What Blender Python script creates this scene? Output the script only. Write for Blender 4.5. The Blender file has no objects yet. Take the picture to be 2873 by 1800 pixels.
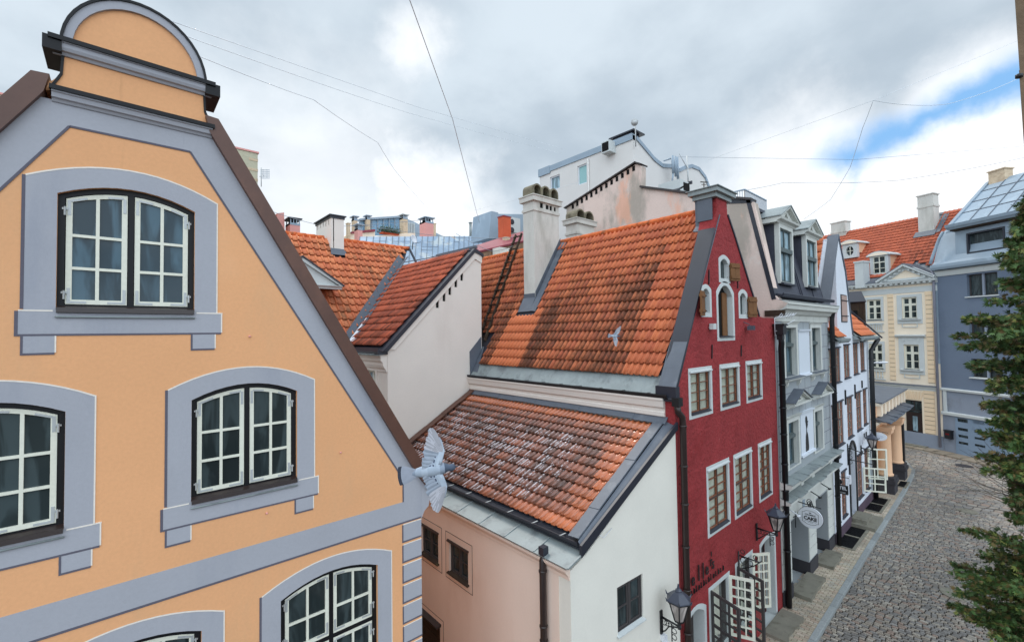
import bpy, bmesh, math, random
from mathutils import Vector, Matrix
from mathutils.geometry import tessellate_polygon
random.seed(7)
R = math.radians
PI = math.pi
C = bpy.context.scene.collection
scene = bpy.context.scene

# ---------------------------------------------------------------- camera
# world: X along the street (away to the right), Y into the block, Z up; the camera stands 8.5 m above the cobbles
FPX, AZ, PT, RL, CH = 1248.0, R(48.47), R(1.6), R(-0.79), 8.5
fwd = Vector((math.cos(AZ)*math.cos(PT), math.sin(AZ)*math.cos(PT), math.sin(PT)))
r0 = Vector((math.sin(AZ), -math.cos(AZ), 0)); u0 = r0.cross(fwd)
cr = math.cos(RL)*r0 + math.sin(RL)*u0; cu = -math.sin(RL)*r0 + math.cos(RL)*u0
cam = bpy.data.cameras.new('camera'); co = bpy.data.objects.new('camera', cam); C.objects.link(co)
mw = Matrix((( cr.x, cu.x, -fwd.x, 0), (cr.y, cu.y, -fwd.y, 0), (cr.z, cu.z, -fwd.z, CH), (0, 0, 0, 1)))
co.matrix_world = mw
cam.sensor_width = 36; cam.lens = 36*FPX/2873; cam.clip_start = 0.05; cam.clip_end = 2000
scene.camera = co
CAM = Vector((0, 0, CH))
def ray(x, y): return fwd + cr*((x-1436.5)/FPX) + cu*((900-y)/FPX)
def onplane(x, y, p, n):                       # measured point of the photograph -> point on a real surface
    d = ray(x, y); n = Vector(n); return CAM + d*((Vector(p)-CAM).dot(n)/d.dot(n))
def atdist(x, y, k): return CAM + ray(x, y)*k

# ---------------------------------------------------------------- colour helper
def c(r, g, b):
    f = lambda v: (v/255/12.92 if v/255 <= .04045 else ((v/255+.055)/1.055)**2.4)
    return (f(r), f(g), f(b), 1)

class G:                                       # small node graph helper
    def __init__(s, nt): s.nt = nt
    def n(s, t, **k):
        o = s.nt.nodes.new(t)
        for a, v in k.items():
            if a.startswith('_'): continue
            setattr(o, a, v)
        return o
    def l(s, a, b): s.nt.links.new(a, b)
    def put(s, sock, v):
        if hasattr(v, 'is_output') or hasattr(v, 'links'): s.l(v, sock)
        else: sock.default_value = v
    def math(s, op, a, b=0.0, c_=0.0, clamp=False):
        o = s.n('ShaderNodeMath', operation=op, use_clamp=clamp)
        s.put(o.inputs[0], a); s.put(o.inputs[1], b); s.put(o.inputs[2], c_); return o.outputs[0]
    def vm(s, op, a, b=None):
        o = s.n('ShaderNodeVectorMath', operation=op); s.put(o.inputs[0], a)
        if b is not None: s.put(o.inputs[1], b)
        return o.outputs[1] if op in ('DOT_PRODUCT', 'LENGTH', 'DISTANCE') else o.outputs[0]
    def noise(s, vec, scale, detail=4, rough=.55, dist=0):
        o = s.n('ShaderNodeTexNoise'); s.put(o.inputs['Vector'], vec)
        o.inputs['Scale'].default_value = scale; o.inputs['Detail'].default_value = detail
        o.inputs['Roughness'].default_value = rough; o.inputs['Distortion'].default_value = dist
        return o.outputs['Fac']
    def ramp(s, v, a, b, lo=0.0, hi=1.0, smooth=True):
        o = s.n('ShaderNodeMapRange', interpolation_type='SMOOTHSTEP' if smooth else 'LINEAR')
        s.put(o.inputs[0], v); o.inputs[1].default_value = a; o.inputs[2].default_value = b
        o.inputs[3].default_value = lo; o.inputs[4].default_value = hi; return o.outputs[0]
    def mix(s, f, a, b, mode='MIX'):
        o = s.n('ShaderNodeMix', data_type='RGBA', blend_type=mode)
        s.put(o.inputs[0], f); s.put(o.inputs[6], a); s.put(o.inputs[7], b); return o.outputs[2]

# ---------------------------------------------------------------- world: broken overcast over a Nishita sky
SUN_EL, SUN_AZ = R(55), R(75)                  # sun direction measured from +X towards +Y: high beyond the roofs, behind thin cloud
W = bpy.data.worlds.new('World'); scene.world = W; W.use_nodes = True
nt = W.node_tree; nt.nodes.clear(); g = G(nt)
tc = g.n('ShaderNodeTexCoord').outputs['Generated']
dv = g.vm('NORMALIZE', tc)
sky = g.n('ShaderNodeTexSky', sky_type='NISHITA', sun_disc=False, sun_elevation=SUN_EL, sun_rotation=PI/2-SUN_AZ)
sky.altitude = 0; sky.air_density = 1; sky.dust_density = 1; sky.ozone_density = 1.5
sep = g.n('ShaderNodeSeparateXYZ'); g.l(dv, sep.inputs[0])
zc = g.math('ADD', g.math('MAXIMUM', sep.outputs[2], 0.0), 0.22)
flat = g.n('ShaderNodeCombineXYZ'); g.put(flat.inputs[0], g.math('DIVIDE', sep.outputs[0], zc)); g.put(flat.inputs[1], g.math('DIVIDE', sep.outputs[1], zc)); flat.inputs[2].default_value = 3.1
fl = flat.outputs[0]
n1 = g.noise(fl, 1.1, 7, .52, .25); n2 = g.noise(fl, 2.6, 6, .55); n3 = g.noise(dv, 7.0, 6, .6)
def spot(px, py, rad, soft, warp=.22):         # soft-edged region of the cloud layer round one direction
    d = ray(px, py).normalized()
    dist = g.vm('DISTANCE', dv, tuple(d)); dist = g.math('ADD', dist, g.math('MULTIPLY', g.math('SUBTRACT', n3, .5), warp))
    return g.ramp(dist, rad-soft, rad+soft, 1, 0)
def add(*a):
    o = a[0]
    for b in a[1:]: o = g.math('MAXIMUM', o, b)
    return o
bright = add(spot(1190, 560, .10, .10, .3), g.math('MULTIPLY', spot(900, 600, .22, .16, .3), .55), g.math('MULTIPLY', spot(1180, 110, .03, .06, .2), .8),
             g.math('MULTIPLY', spot(1330, 620, .06, .08), .8), spot(2500, 500, .10, .06, .12), spot(2780, 410, .14, .05, .12), spot(2330, 480, .09, .07, .15), g.math('MULTIPLY', spot(2250, 590, .16, .1), .8))
blue = add(spot(2620, 400, .066, .025, .09), spot(2730, 352, .068, .025, .09), spot(2850, 300, .068, .025, .08), spot(2500, 425, .062, .025, .09), spot(2385, 478, .060, .025, .09))
low = add(spot(2700, 530, .10, .025, .12), spot(2830, 455, .075, .025, .10), spot(2500, 560, .08, .03, .10), spot(2330, 545, .06, .03, .12))
blue = g.math('MULTIPLY', blue, g.math('SUBTRACT', 1.0, low))
base = g.ramp(g.math('ADD', g.math('MULTIPLY', n1, .65), g.math('MULTIPLY', n2, .35)), .36, .62)
dark, pale = (4.2, 5.0, 5.8, 1), (6.2, 7.05, 7.8, 1)
cl = g.mix(base, dark, pale)
cl = g.mix(g.math('MULTIPLY', bright, .92, clamp=True), cl, (10.5, 10.6, 10.8, 1))
up = g.mix(.85, sky.outputs[0], (2.4, 5.0, 8.6, 1))
cl = g.mix(blue, cl, up)
back = g.math('MULTIPLY_ADD', g.ramp(g.vm('DOT_PRODUCT', dv, tuple(-Vector((fwd.x, fwd.y, -.35)).normalized())), -.2, .9), 1.5, 1.0)
sc_ = g.vm('SCALE', cl); scn = sc_.node; g.put(scn.inputs['Scale'], back)
below = g.ramp(sep.outputs[2], -.12, -.01)
fin = g.mix(below, (1.6, 1.6, 1.6, 1), sc_)
bg = g.n('ShaderNodeBackground'); g.l(fin, bg.inputs[0]); bg.inputs[1].default_value = 0.1
wo = g.n('ShaderNodeOutputWorld'); g.l(bg.outputs[0], wo.inputs[0])

sl = bpy.data.lights.new('sun', 'SUN'); sl.energy = 1.25; sl.angle = R(17); sl.color = (1, .95, .88)
so = bpy.data.objects.new('sun', sl); C.objects.link(so)
sd = Vector((math.cos(SUN_EL)*math.cos(SUN_AZ), math.cos(SUN_EL)*math.sin(SUN_AZ), math.sin(SUN_EL)))
so.rotation_euler = sd.to_track_quat('Z', 'Y').to_euler(); so.location = (0, 20, 40)
vs = scene.view_settings; vs.view_transform = 'Standard'; vs.look = 'None'; vs.exposure = 0.25; vs.gamma = 1; vs.use_curve_mapping = False
scene.render.engine = 'CYCLES'
scene.cycles.max_bounces = 6; scene.cycles.transparent_max_bounces = 8

# ---------------------------------------------------------------- materials
def principled(name):
    m = bpy.data.materials.new(name); m.use_nodes = True; nt = m.node_tree; nt.nodes.clear(); g = G(nt)
    b = g.n('ShaderNodeBsdfPrincipled'); o = g.n('ShaderNodeOutputMaterial'); g.l(b.outputs[0], o.inputs[0])
    return m, g, b
def mat(name, col, rough=.85, v=.10, vs=1.2, fine=.05, bump=.12, bs=45, stains=(), spec=.3, metal=0, bd=.02, streak=0):
    m, g, b = principled(name)
    co = g.n('ShaderNodeTexCoord').outputs['Object']
    geo = g.n('ShaderNodeNewGeometry').outputs['Position']
    f1 = g.ramp(g.noise(geo, vs, 6), .25, .75, 1-v, 1+v, False)
    f2 = g.ramp(g.noise(geo, 28, 3), .25, .75, 1-fine, 1+fine, False)
    f = g.math('MULTIPLY', f1, f2)
    cc = g.n('ShaderNodeVectorMath', operation='SCALE'); cc.inputs[0].default_value = col[:3]; g.l(f, cc.inputs['Scale'])
    k = cc.outputs[0]
    for (scol, lo, hi, scale, st, amt) in stains:     # weathering with a shape of its own
        mp = g.n('ShaderNodeMapping'); g.l(geo, mp.inputs[0]); mp.inputs['Scale'].default_value = (1, 1, st); mp.inputs['Location'].default_value = (sum(map(ord, name)) % 17, 3, lo*7)
        t = g.ramp(g.noise(mp.outputs[0], scale, 7, .62), lo, hi)
        k = g.mix(g.math('MULTIPLY', t, amt), k, scol)
    g.put(b.inputs['Base Color'], k); b.inputs['Roughness'].default_value = rough
    b.inputs['Specular IOR Level'].default_value = spec; b.inputs['Metallic'].default_value = metal
    if bump:
        bu = g.n('ShaderNodeBump'); bu.inputs['Strength'].default_value = bump; bu.inputs['Distance'].default_value = bd
        g.l(g.noise(geo, bs, 5, .6), bu.inputs['Height']); g.l(bu.outputs[0], b.inputs['Normal'])
    return m
def attrmat(name, rough=.8, spec=.3, v=.1, bump=.1, bs=60, attr='col'):
    m, g, b = principled(name); a = g.n('ShaderNodeAttribute', attribute_name=attr)
    geo = g.n('ShaderNodeNewGeometry').outputs['Position']
    f = g.ramp(g.noise(geo, 18, 4), .25, .75, 1-v, 1+v, False)
    s_ = g.n('ShaderNodeVectorMath', operation='SCALE'); g.l(a.outputs['Color'], s_.inputs[0]); g.l(f, s_.inputs['Scale'])
    g.l(s_.outputs[0], b.inputs['Base Color']); b.inputs['Roughness'].default_value = rough; b.inputs['Specular IOR Level'].default_value = spec
    if bump:
        bu = g.n('ShaderNodeBump'); bu.inputs['Strength'].default_value = bump; bu.inputs['Distance'].default_value = .01
        g.l(g.noise(geo, bs, 4, .6), bu.inputs['Height']); g.l(bu.outputs[0], b.inputs['Normal'])
    return m
def tilemat(name, a, b_, lich, wet=.0, rough=.65):
    m, g, b = principled(name); at = g.n('ShaderNodeAttribute', attribute_name='tile')
    sp = g.n('ShaderNodeSeparateColor'); g.l(at.outputs['Color'], sp.inputs[0])
    geo = g.n('ShaderNodeNewGeometry').outputs['Position']
    base = g.mix(sp.outputs[0], a, b_)
    st = g.noise(geo, 9, 6, .65); fi = g.noise(geo, 55, 4, .6)
    lo = g.noise(geo, 1.6, 4, .55)                 # lichen settles in the troughs, in drifts down the slope
    k = g.math('ADD', g.math('MULTIPLY', sp.outputs[1], 1.0), g.math('SUBTRACT', g.math('MULTIPLY_ADD', st, .8, g.math('MULTIPLY', fi, .6)), .82))
    k = g.math('ADD', k, g.math('MULTIPLY', g.math('SUBTRACT', lo, .5), .7)); k = g.math('ADD', k, g.math('MULTIPLY', g.math('SUBTRACT', sp.outputs[2], .62), .26))
    k = g.math('MULTIPLY', g.ramp(k, .08, .85), .86)
    colr = g.mix(k, base, lich)
    colr = g.mix(g.math('MULTIPLY', g.ramp(g.noise(geo, 90, 3, .6), .62, .75), .35), colr, c(150, 140, 105))
    if wet:                                        # pale streaks along each roll: wet glints painted into the tile colour
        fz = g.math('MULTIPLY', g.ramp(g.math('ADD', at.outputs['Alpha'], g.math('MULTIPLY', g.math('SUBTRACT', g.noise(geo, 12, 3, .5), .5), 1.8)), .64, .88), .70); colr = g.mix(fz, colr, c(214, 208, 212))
    g.l(colr, b.inputs['Base Color'])
    g.put(b.inputs['Roughness'], g.ramp(g.noise(geo, 14, 4), .3, .7, rough*.75, rough*1.15) if not wet else g.ramp(g.noise(geo, 9, 5, .65), .46, .66, wet, rough))
    b.inputs['Specular IOR Level'].default_value = .8 if wet else .3
    bu = g.n('ShaderNodeBump'); bu.inputs['Strength'].default_value = .25; bu.inputs['Distance'].default_value = .006
    g.l(fi, bu.inputs['Height']); g.l(bu.outputs[0], b.inputs['Normal'])
    return m
def glassmat(name, col=(.012, .017, .018, 1), rough=.05, spec=.32):
    m, g, b = principled(name); geo = g.n('ShaderNodeNewGeometry').outputs['Position']
    oi = g.n('ShaderNodeObjectInfo').outputs['Random']; mp = g.n('ShaderNodeMapping'); g.l(geo, mp.inputs[0]); mp.inputs['Scale'].default_value = (2.2, 2.2, .45)
    of = g.vm('ADD', mp.outputs[0], g.vm('MULTIPLY', (7.0, 3.0, 5.0), oi)) if False else mp.outputs[0]
    hint = g.math('ADD', g.ramp(g.noise(of, 2.6, 3, .5, .6), .42, .60), g.math('MULTIPLY', oi, .5))      # dim drapes behind, plus pale reflections painted into the pane colour
    k = g.mix(g.math('MULTIPLY', hint, .5), col, tuple(min(1, v*5.0+.012) for v in col[:3])+(1,))
    g.l(k, b.inputs['Base Color']); b.inputs['Roughness'].default_value = rough; b.inputs['Specular IOR Level'].default_value = spec
    bu = g.n('ShaderNodeBump'); bu.inputs['Strength'].default_value = .04; bu.inputs['Distance'].default_value = .02
    g.l(g.noise(geo, 3, 2), bu.inputs['Height']); g.l(bu.outputs[0], b.inputs['Normal'])
    return m
def clearglass(name):
    m = bpy.data.materials.new(name); m.use_nodes = True; nt = m.node_tree; nt.nodes.clear(); g = G(nt)
    t = g.n('ShaderNodeBsdfTransparent'); gl = g.n('ShaderNodeBsdfGlossy'); gl.inputs['Roughness'].default_value = .05
    fr_ = g.n('ShaderNodeLayerWeight'); fr_.inputs[0].default_value = .5
    mx = g.n('ShaderNodeMixShader'); g.l(g.math('MULTIPLY_ADD', g.math('POWER', fr_.outputs['Facing'], 4.0), .5, .03), mx.inputs[0]); g.l(t.outputs[0], mx.inputs[1]); g.l(gl.outputs[0], mx.inputs[2])
    t.inputs[0].default_value = (.96, .98, .97, 1)
    o = g.n('ShaderNodeOutputMaterial'); g.l(mx.outputs[0], o.inputs[0]); return m

M = {}
M['orange'] = mat('orange_render', c(233, 172, 124), v=.05, vs=.7, fine=.04, bump=.16, bs=55, stains=[(c(212, 168, 128), .52, .72, .8, .30, .45), (c(190, 140, 100), .66, .74, 1.8, .12, .35), (c(240, 184, 138), .58, .74, .6, 1, .4)])
M['mauve'] = mat('grey_mauve_paint', c(170, 170, 177), v=.04, fine=.03, bump=.12, bs=60, stains=[(c(142, 146, 160), .54, .75, 1.1, .2, .45), (c(124, 126, 138), .68, .75, 3.0, .15, .4)])
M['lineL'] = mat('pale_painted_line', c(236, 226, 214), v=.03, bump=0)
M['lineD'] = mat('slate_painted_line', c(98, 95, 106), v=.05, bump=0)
M['black'] = mat('black_paint', c(20, 20, 24), rough=.5, v=.1, bump=0)
M['brown'] = mat('brown_sheet_metal', c(92, 60, 48), rough=.42, v=.16, vs=2.2, bump=.15, bs=2.5, bd=.03, spec=.5, stains=[(c(120, 80, 62), .5, .7, 1.5, .6, .5)])
M['whitepvc'] = mat('cream_sash_paint', c(228, 226, 210), rough=.55, v=.03, bump=0, spec=.4)
M['bracket'] = mat('pewter_fittings', c(186, 188, 188), rough=.5, v=.1, bump=0, spec=.5, metal=.3)
M['glass'] = glassmat('dark_pane'); M['glassB'] = glassmat('blue_grey_pane', (.020, .038, .050, 1))
M['glassG'] = glassmat('pale_pane', (.10, .14, .16, 1), .12)
M['clear'] = clearglass('clear_pane')
M['redroof'] = tilemat('bright_orange_tiles', c(224, 132, 88), c(192, 104, 76), c(72, 52, 42))
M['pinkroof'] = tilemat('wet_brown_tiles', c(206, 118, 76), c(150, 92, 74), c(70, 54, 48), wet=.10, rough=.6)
M['creamroof'] = tilemat('rust_orange_tiles', c(204, 106, 74), c(156, 80, 62), c(60, 42, 36))
M['backroof'] = tilemat('patchy_orange_tiles', c(230, 142, 96), c(206, 114, 78), c(102, 78, 56))
M['cream'] = mat('cream_render', c(226, 217, 208), v=.03, fine=.02, bump=.06, bs=50, stains=[(c(205, 192, 182), .55, .8, .8, .3, .4)])
M['pink'] = mat('pink_render', c(232, 206, 190), v=.04, vs=.7, fine=.02, bump=.08, bs=50, stains=[(c(212, 176, 156), .50, .75, .8, .35, .45)])
M['offwhite'] = mat('offwhite_render', c(230, 225, 214), v=.04, fine=.02, bump=.08, bs=50, stains=[(c(196, 190, 184), .52, .8, .9, .3, .5)])
M['red'] = mat('crimson_rough_render', c(152, 55, 57), v=.18, vs=1.6, fine=.12, bump=.8, bs=9, bd=.08, stains=[(c(126, 34, 34), .52, .72, 1.3, 1, .45), (c(196, 120, 112), .68, .78, 5, .6, .5)])
M['trimw'] = mat('white_lime_trim', c(200, 204, 203), v=.05, bump=.1, stains=[(c(150, 150, 150), .6, .8, 4, 1, .4)])
M['lead'] = mat('slate_grey_sheet', c(92, 98, 108), rough=.5, v=.12, vs=2, bump=.08, bs=4, spec=.45, stains=[(c(128, 132, 138), .55, .75, 2.5, .7, .5)])
M['leadD'] = mat('dark_sheet_metal', c(42, 44, 54), rough=.42, v=.15, bump=.05, bs=6, spec=.5)
M['zinc'] = mat('weathered_zinc', c(138, 146, 146), rough=.45, v=.15, vs=2.5, bump=.08, bs=5, spec=.5, stains=[(c(84, 88, 92), .5, .72, 3, .8, .6)])
M['chim'] = mat('limewashed_brick', c(206, 202, 194), v=.07, bump=.25, bs=22, bd=.03, stains=[(c(150, 146, 134), .52, .75, 1.1, .25, .6), (c(96, 92, 84), .64, .8, 1.6, .25, .5)])
M['mossy'] = mat('mossy_mortar', c(124, 116, 98), v=.2, vs=3, bump=.4, bs=18, bd=.04, stains=[(c(70, 64, 52), .48, .7, 3, 1, .7), (c(104, 108, 70), .55, .7, 5, 1, .5)])
M['wood'] = mat('brown_boards', c(120, 82, 50), rough=.7, v=.2, vs=4, bump=.25, bs=30)
M['darkwood'] = mat('dark_weathered_wood', c(60, 46, 36), rough=.8, v=.25, vs=4, bump=.3, bs=25, stains=[(c(96, 92, 60), .55, .7, 4, 1, .4)])
M['peel'] = mat('peeling_peach_render', c(226, 202, 190), v=.06, bump=.2, bs=14, bd=.04, stains=[(c(158, 150, 138), .47, .60, .55, .45, .75), (c(238, 176, 146), .56, .66, .8, .4, .7), (c(116, 108, 96), .63, .74, 1.3, .5, .6), (c(230, 224, 216), .6, .7, 1.0, .8, .5)])
M['greyf'] = mat('pale_grey_render', c(160, 165, 168), v=.04, bump=.05, stains=[(c(132, 136, 140), .55, .8, 1.2, .3, .4)])
M['greytrim'] = mat('pale_stone_trim', c(205, 206, 200), v=.05, bump=.08, stains=[(c(158, 158, 152), .54, .78, 2.2, .5, .5)])
M['panelw'] = mat('white_board', c(214, 220, 228), rough=.6, v=.02, bump=0)
M['white'] = mat('white_render', c(216, 220, 228), v=.03, bump=.12, bs=16, stains=[(c(186, 190, 198), .55, .8, 1.2, .4, .4)])
M['iron'] = mat('black_iron', c(22, 23, 27), rough=.45, v=.15, bump=.05, spec=.5)
M['pipe'] = mat('dark_brown_pipe', c(46, 34, 32), rough=.35, v=.2, vs=5, bump=.05, spec=.55)
M['yellow'] = mat('pale_yellow_render', c(244, 228, 206), v=.03, bump=.06, stains=[(c(214, 184, 150), .55, .8, 1, .3, .4)])
M['yellowD'] = mat('ochre_rustication', c(237, 211, 178), v=.03, bump=.05)
M['peach'] = mat('peach_render', c(230, 186, 150), v=.05, bump=.06, stains=[(c(214, 150, 112), .55, .8, 2, .3, .4)])
M['blueg'] = mat('slate_blue_render', c(108, 120, 138), v=.06, vs=.5, bump=.12, bs=12, stains=[(c(84, 95, 114), .5, .75, .5, .6, .5)])
M['bluel'] = mat('light_blue_grey_render', c(138, 146, 160), v=.05, bump=.06, stains=[(c(112, 112, 112), .55, .75, 1.2, .5, .5)])
M['bluem'] = mat('blue_grey_sheet', c(146, 162, 176), rough=.45, v=.07, vs=1, bump=.03, bs=3, spec=.5, stains=[(c(178, 194, 206), .55, .7, .8, .5, .5)])
M['plinth'] = mat('dark_plinth', c(62, 60, 64), v=.15, bump=.2)
M['salmon'] = mat('salmon_render', c(226, 160, 152), v=.04, bump=.05, stains=[(c(196, 190, 170), .6, .72, .6, .4, .5)])
M['tan'] = mat('tan_brick', c(208, 186, 158), v=.12, vs=3, bump=.2, bs=12, stains=[(c(180, 156, 130), .5, .6, 4, 2, .6)])
M['beige'] = mat('beige_block', c(190, 184, 160), v=.1, vs=1, bump=.3, bs=6, bd=.05, stains=[(c(160, 150, 126), .5, .7, 2, 2, .5)])
M['brickred'] = mat('red_brick', c(206, 98, 66), v=.14, bump=.2, bs=10)
M['maroon'] = mat('maroon_sheet', c(142, 62, 74), rough=.5, v=.08, bump=.03)
M['rubble'] = mat('rubble_brick', c(150, 120, 98), v=.3, vs=4, bump=.5, bs=8, bd=.06, stains=[(c(60, 50, 44), .5, .65, 6, 1, .7)])
M['palewall'] = mat('pale_tower_render', c(218, 214, 210), v=.03, bump=.03)
M['curtain'] = mat('lace_curtain', c(206, 204, 190), rough=.9, v=.12, vs=8, bump=.1)
M['muntin'] = mat('brown_muntin', c(134, 84, 62), rough=.5, v=.1, bump=0)
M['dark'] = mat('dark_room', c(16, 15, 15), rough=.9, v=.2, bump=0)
M['stone'] = mat('worn_stone', c(128, 124, 112), v=.15, vs=3, bump=.3, bs=14, bd=.03, stains=[(c(90, 84, 70), .5, .7, 3, 1, .6)])
M['lampglass'] = glassmat('smoked_lantern_glass', (.16, .14, .13, 1), .2)
M['lampmetal'] = mat('blue_black_metal', c(58, 62, 76), rough=.35, v=.1, bump=0, spec=.6)
M['signw'] = mat('white_enamel', c(222, 224, 230), rough=.35, v=.02, bump=0, spec=.5)
M['signr'] = mat('dark_red_enamel', c(110, 16, 20), rough=.4, v=.05, bump=0)
M['cable'] = mat('grey_cable', c(214, 220, 226), rough=.5, v=.1, bump=0)
M['cabled'] = mat('dark_cable', c(128, 134, 144), rough=.5, v=.1, bump=0)
M['col'] = attrmat('tinted_surface')
M['feather'] = attrmat('feathers', rough=.75, v=.08, bump=.15, bs=90)
M['leaf'] = attrmat('scale_leaves', rough=.6, spec=.35, v=.2, bump=0)
M['setts'] = attrmat('granite_setts', rough=.75, v=.16, bump=.35, bs=45)

# ---------------------------------------------------------------- frames, meshes, things
class Fr:                                      # a facade's own coordinates: s along it, z up, d out of it
    def __init__(s, ox, oy, az):
        a = R(az); s.o = Vector((ox, oy, 0)); s.e = Vector((math.cos(a), math.sin(a), 0)); s.n = Vector((math.sin(a), -math.cos(a), 0)); s.az = az
    def w(s, a, z, d=0.0): return s.o + s.e*a + s.n*d + Vector((0, 0, z))
    def p(s, x, y, d=0.0):
        P = onplane(x, y, s.o+s.n*d, s.n); return ((P-s.o).dot(s.e), P.z)
    def at(s, a, d=0.0, rot=0): q = s.w(a, 0, d); return Fr(q.x, q.y, s.az+rot)
def arc(op, s):
    h = (op[1]-op[0])/2; k = (s-(op[0]+op[1])/2)/h; return op[3] + (op[4] if len(op) > 4 else 0)*max(0, 1-k*k)
def outl(op, inset=0, n=10, ext=(0, 0, 0)):    # outline of an opening (flat or segmental head)
    s0, s1, z0, z1 = op[0]+inset, op[1]-inset, op[2]+inset, op[3]-inset
    if len(op) < 5 or not op[4]: return [(s0, z0), (s1, z0), (s1, z1), (s0, z1)]
    return [(s0, z0), (s1, z0)] + [(s1+(s0-s1)*i/n, arc(op, s1+(s0-s1)*i/n)-inset) for i in range(n+1)]
def rect(a, b, z0, z1): return [(a, z0), (b, z0), (b, z1), (a, z1)]

class MB:
    def __init__(s, smooth=False): s.v = []; s.f = []; s.c = []; s.sm = smooth; s.mi = []; s.m = 0; s.col = (1, 1, 1, 1)
    def add(s, vs_, fs):
        b = len(s.v); s.v += [Vector(v) for v in vs_]
        for f in fs: s.f.append(tuple(b+i for i in f)); s.c.append(s.col); s.mi.append(s.m)
        return s
    def slab(s, fr, out, holes=(), d0=-.2, d1=0.0):
        loops = [out]+list(holes); flat = [p for l in loops for p in l]; n = len(flat)
        tris = tessellate_polygon([[Vector((p[0], p[1], 0)) for p in l] for l in loops])
        vs_ = [fr.w(p[0], p[1], d1) for p in flat] + [fr.w(p[0], p[1], d0) for p in flat]
        fs = []
        for t in tris:
            a, b_, e = (flat[i] for i in t)
            cr_ = (b_[0]-a[0])*(e[1]-a[1])-(b_[1]-a[1])*(e[0]-a[0])
            if abs(cr_) < 1e-10: continue
            t = tuple(t) if cr_ > 0 else tuple(reversed(t))
            fs += [t, tuple(i+n for i in reversed(t))]
        k = 0
        for li, l in enumerate(loops):
            ar = sum(l[i][0]*l[(i+1) % len(l)][1]-l[(i+1) % len(l)][0]*l[i][1] for i in range(len(l)))
            for i in range(len(l)):
                a, b_ = k+i, k+(i+1) % len(l)
                q = (a, a+n, b_+n, b_)
                fs.append(q if (ar > 0) == (li == 0) else tuple(reversed(q)))
            k += len(l)
        return s.add(vs_, fs)
    def box(s, fr, a, b, z0, z1, d0, d1): return s.slab(fr, rect(a, b, z0, z1), (), d0, d1)
    def prof(s, fr, a, b, pts):                # a moulding: profile (d, z) swept from a to b
        n = len(pts); vs_ = [fr.w(a, z, d) for d, z in pts]+[fr.w(b, z, d) for d, z in pts]
        fs = [(i, (i+1) % n, (i+1) % n+n, i+n) for i in range(n)]+[tuple(range(n))[::-1], tuple(range(n, 2*n))]
        return s.add(vs_, fs)
    def quad(s, *p): return s.add(p, [tuple(range(len(p)))])
    def plate(s, pts, t=.03, up=None):         # polygon given thickness along its normal
        pts = [Vector(p) for p in pts]; nn = (pts[1]-pts[0]).cross(pts[2]-pts[0]).normalized() if up is None else Vector(up)
        n = len(pts); tr = tessellate_polygon([pts])
        fs = [tuple(t_) for t_ in tr]+[tuple(i+n for i in reversed(t_)) for t_ in tr]+[(i, (i+1) % n, (i+1) % n+n, i+n) for i in range(n)]
        return s.add(pts+[p-nn*t for p in pts], fs)
    def tube(s, pts, r, n=8, r1=None, cap=True):
        pts = [Vector(p) for p in pts]; m = len(pts); rs = r if isinstance(r, (list, tuple)) else [r+((r1 if r1 is not None else r)-r)*i/max(1, m-1) for i in range(m)]
        vs_, fs = [], []; pa = None
        for i, p in enumerate(pts):
            t = (pts[min(i+1, m-1)]-pts[max(i-1, 0)]).normalized()
            if pa is None: pa = t.cross(Vector((0, 0, 1))) if abs(t.z) < .9 else t.cross(Vector((1, 0, 0)))
            pa = (pa-t*pa.dot(t)).normalized(); q = t.cross(pa)
            vs_ += [p+(pa*math.cos(2*PI*k/n)+q*math.sin(2*PI*k/n))*rs[i] for k in range(n)]
        for i in range(m-1):
            fs += [(i*n+k, i*n+(k+1) % n, (i+1)*n+(k+1) % n, (i+1)*n+k) for k in range(n)]
        if cap: fs += [tuple(range(n))[::-1], tuple(range((m-1)*n, m*n))]
        return s.add(vs_, fs)
    def lathe(s, o, prof_, n=12, ax=None, sx=1, sy=1):
        o = Vector(o); vs_ = []; m = len(prof_)
        for r, z in prof_: vs_ += [o+Vector((r*sx*math.cos(2*PI*(k+.5)/n), r*sy*math.sin(2*PI*(k+.5)/n), z)) for k in range(n)]
        fs = [(i*n+k, i*n+(k+1) % n, (i+1)*n+(k+1) % n, (i+1)*n+k) for i in range(m-1) for k in range(n)]
        return s.add(vs_, fs+[tuple(range(n))[::-1], tuple(range((m-1)*n, m*n))])
    def build(s, name, m, parent=None, off=(0, 0, 0), attr='col'):
        me = bpy.data.meshes.new(name); off = Vector(off)
        me.from_pydata([v-off for v in s.v], [], s.f)
        for x in (m if isinstance(m, (list, tuple)) else [m]): me.materials.append(M[x] if isinstance(x, str) else x)
        me.polygons.foreach_set('material_index', s.mi)
        if s.sm: me.polygons.foreach_set('use_smooth', [True]*len(s.f))
        if any(cc != (1, 1, 1, 1) for cc in s.c):
            a = me.color_attributes.new(attr, 'FLOAT_COLOR', 'CORNER'); buf = []
            for p, cc in zip(me.polygons, s.c): buf += list(cc)*p.loop_total
            a.data.foreach_set('color', buf)
        me.update(); o = bpy.data.objects.new(name, me); C.objects.link(o)
        if parent is not None: o.parent = parent
        return o
def tag(o, label=None, cat=None, group=None, kind=None):
    if label: o['label'] = label
    if cat: o['category'] = cat
    if group: o['group'] = group
    if kind: o['kind'] = kind
    return o
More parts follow.
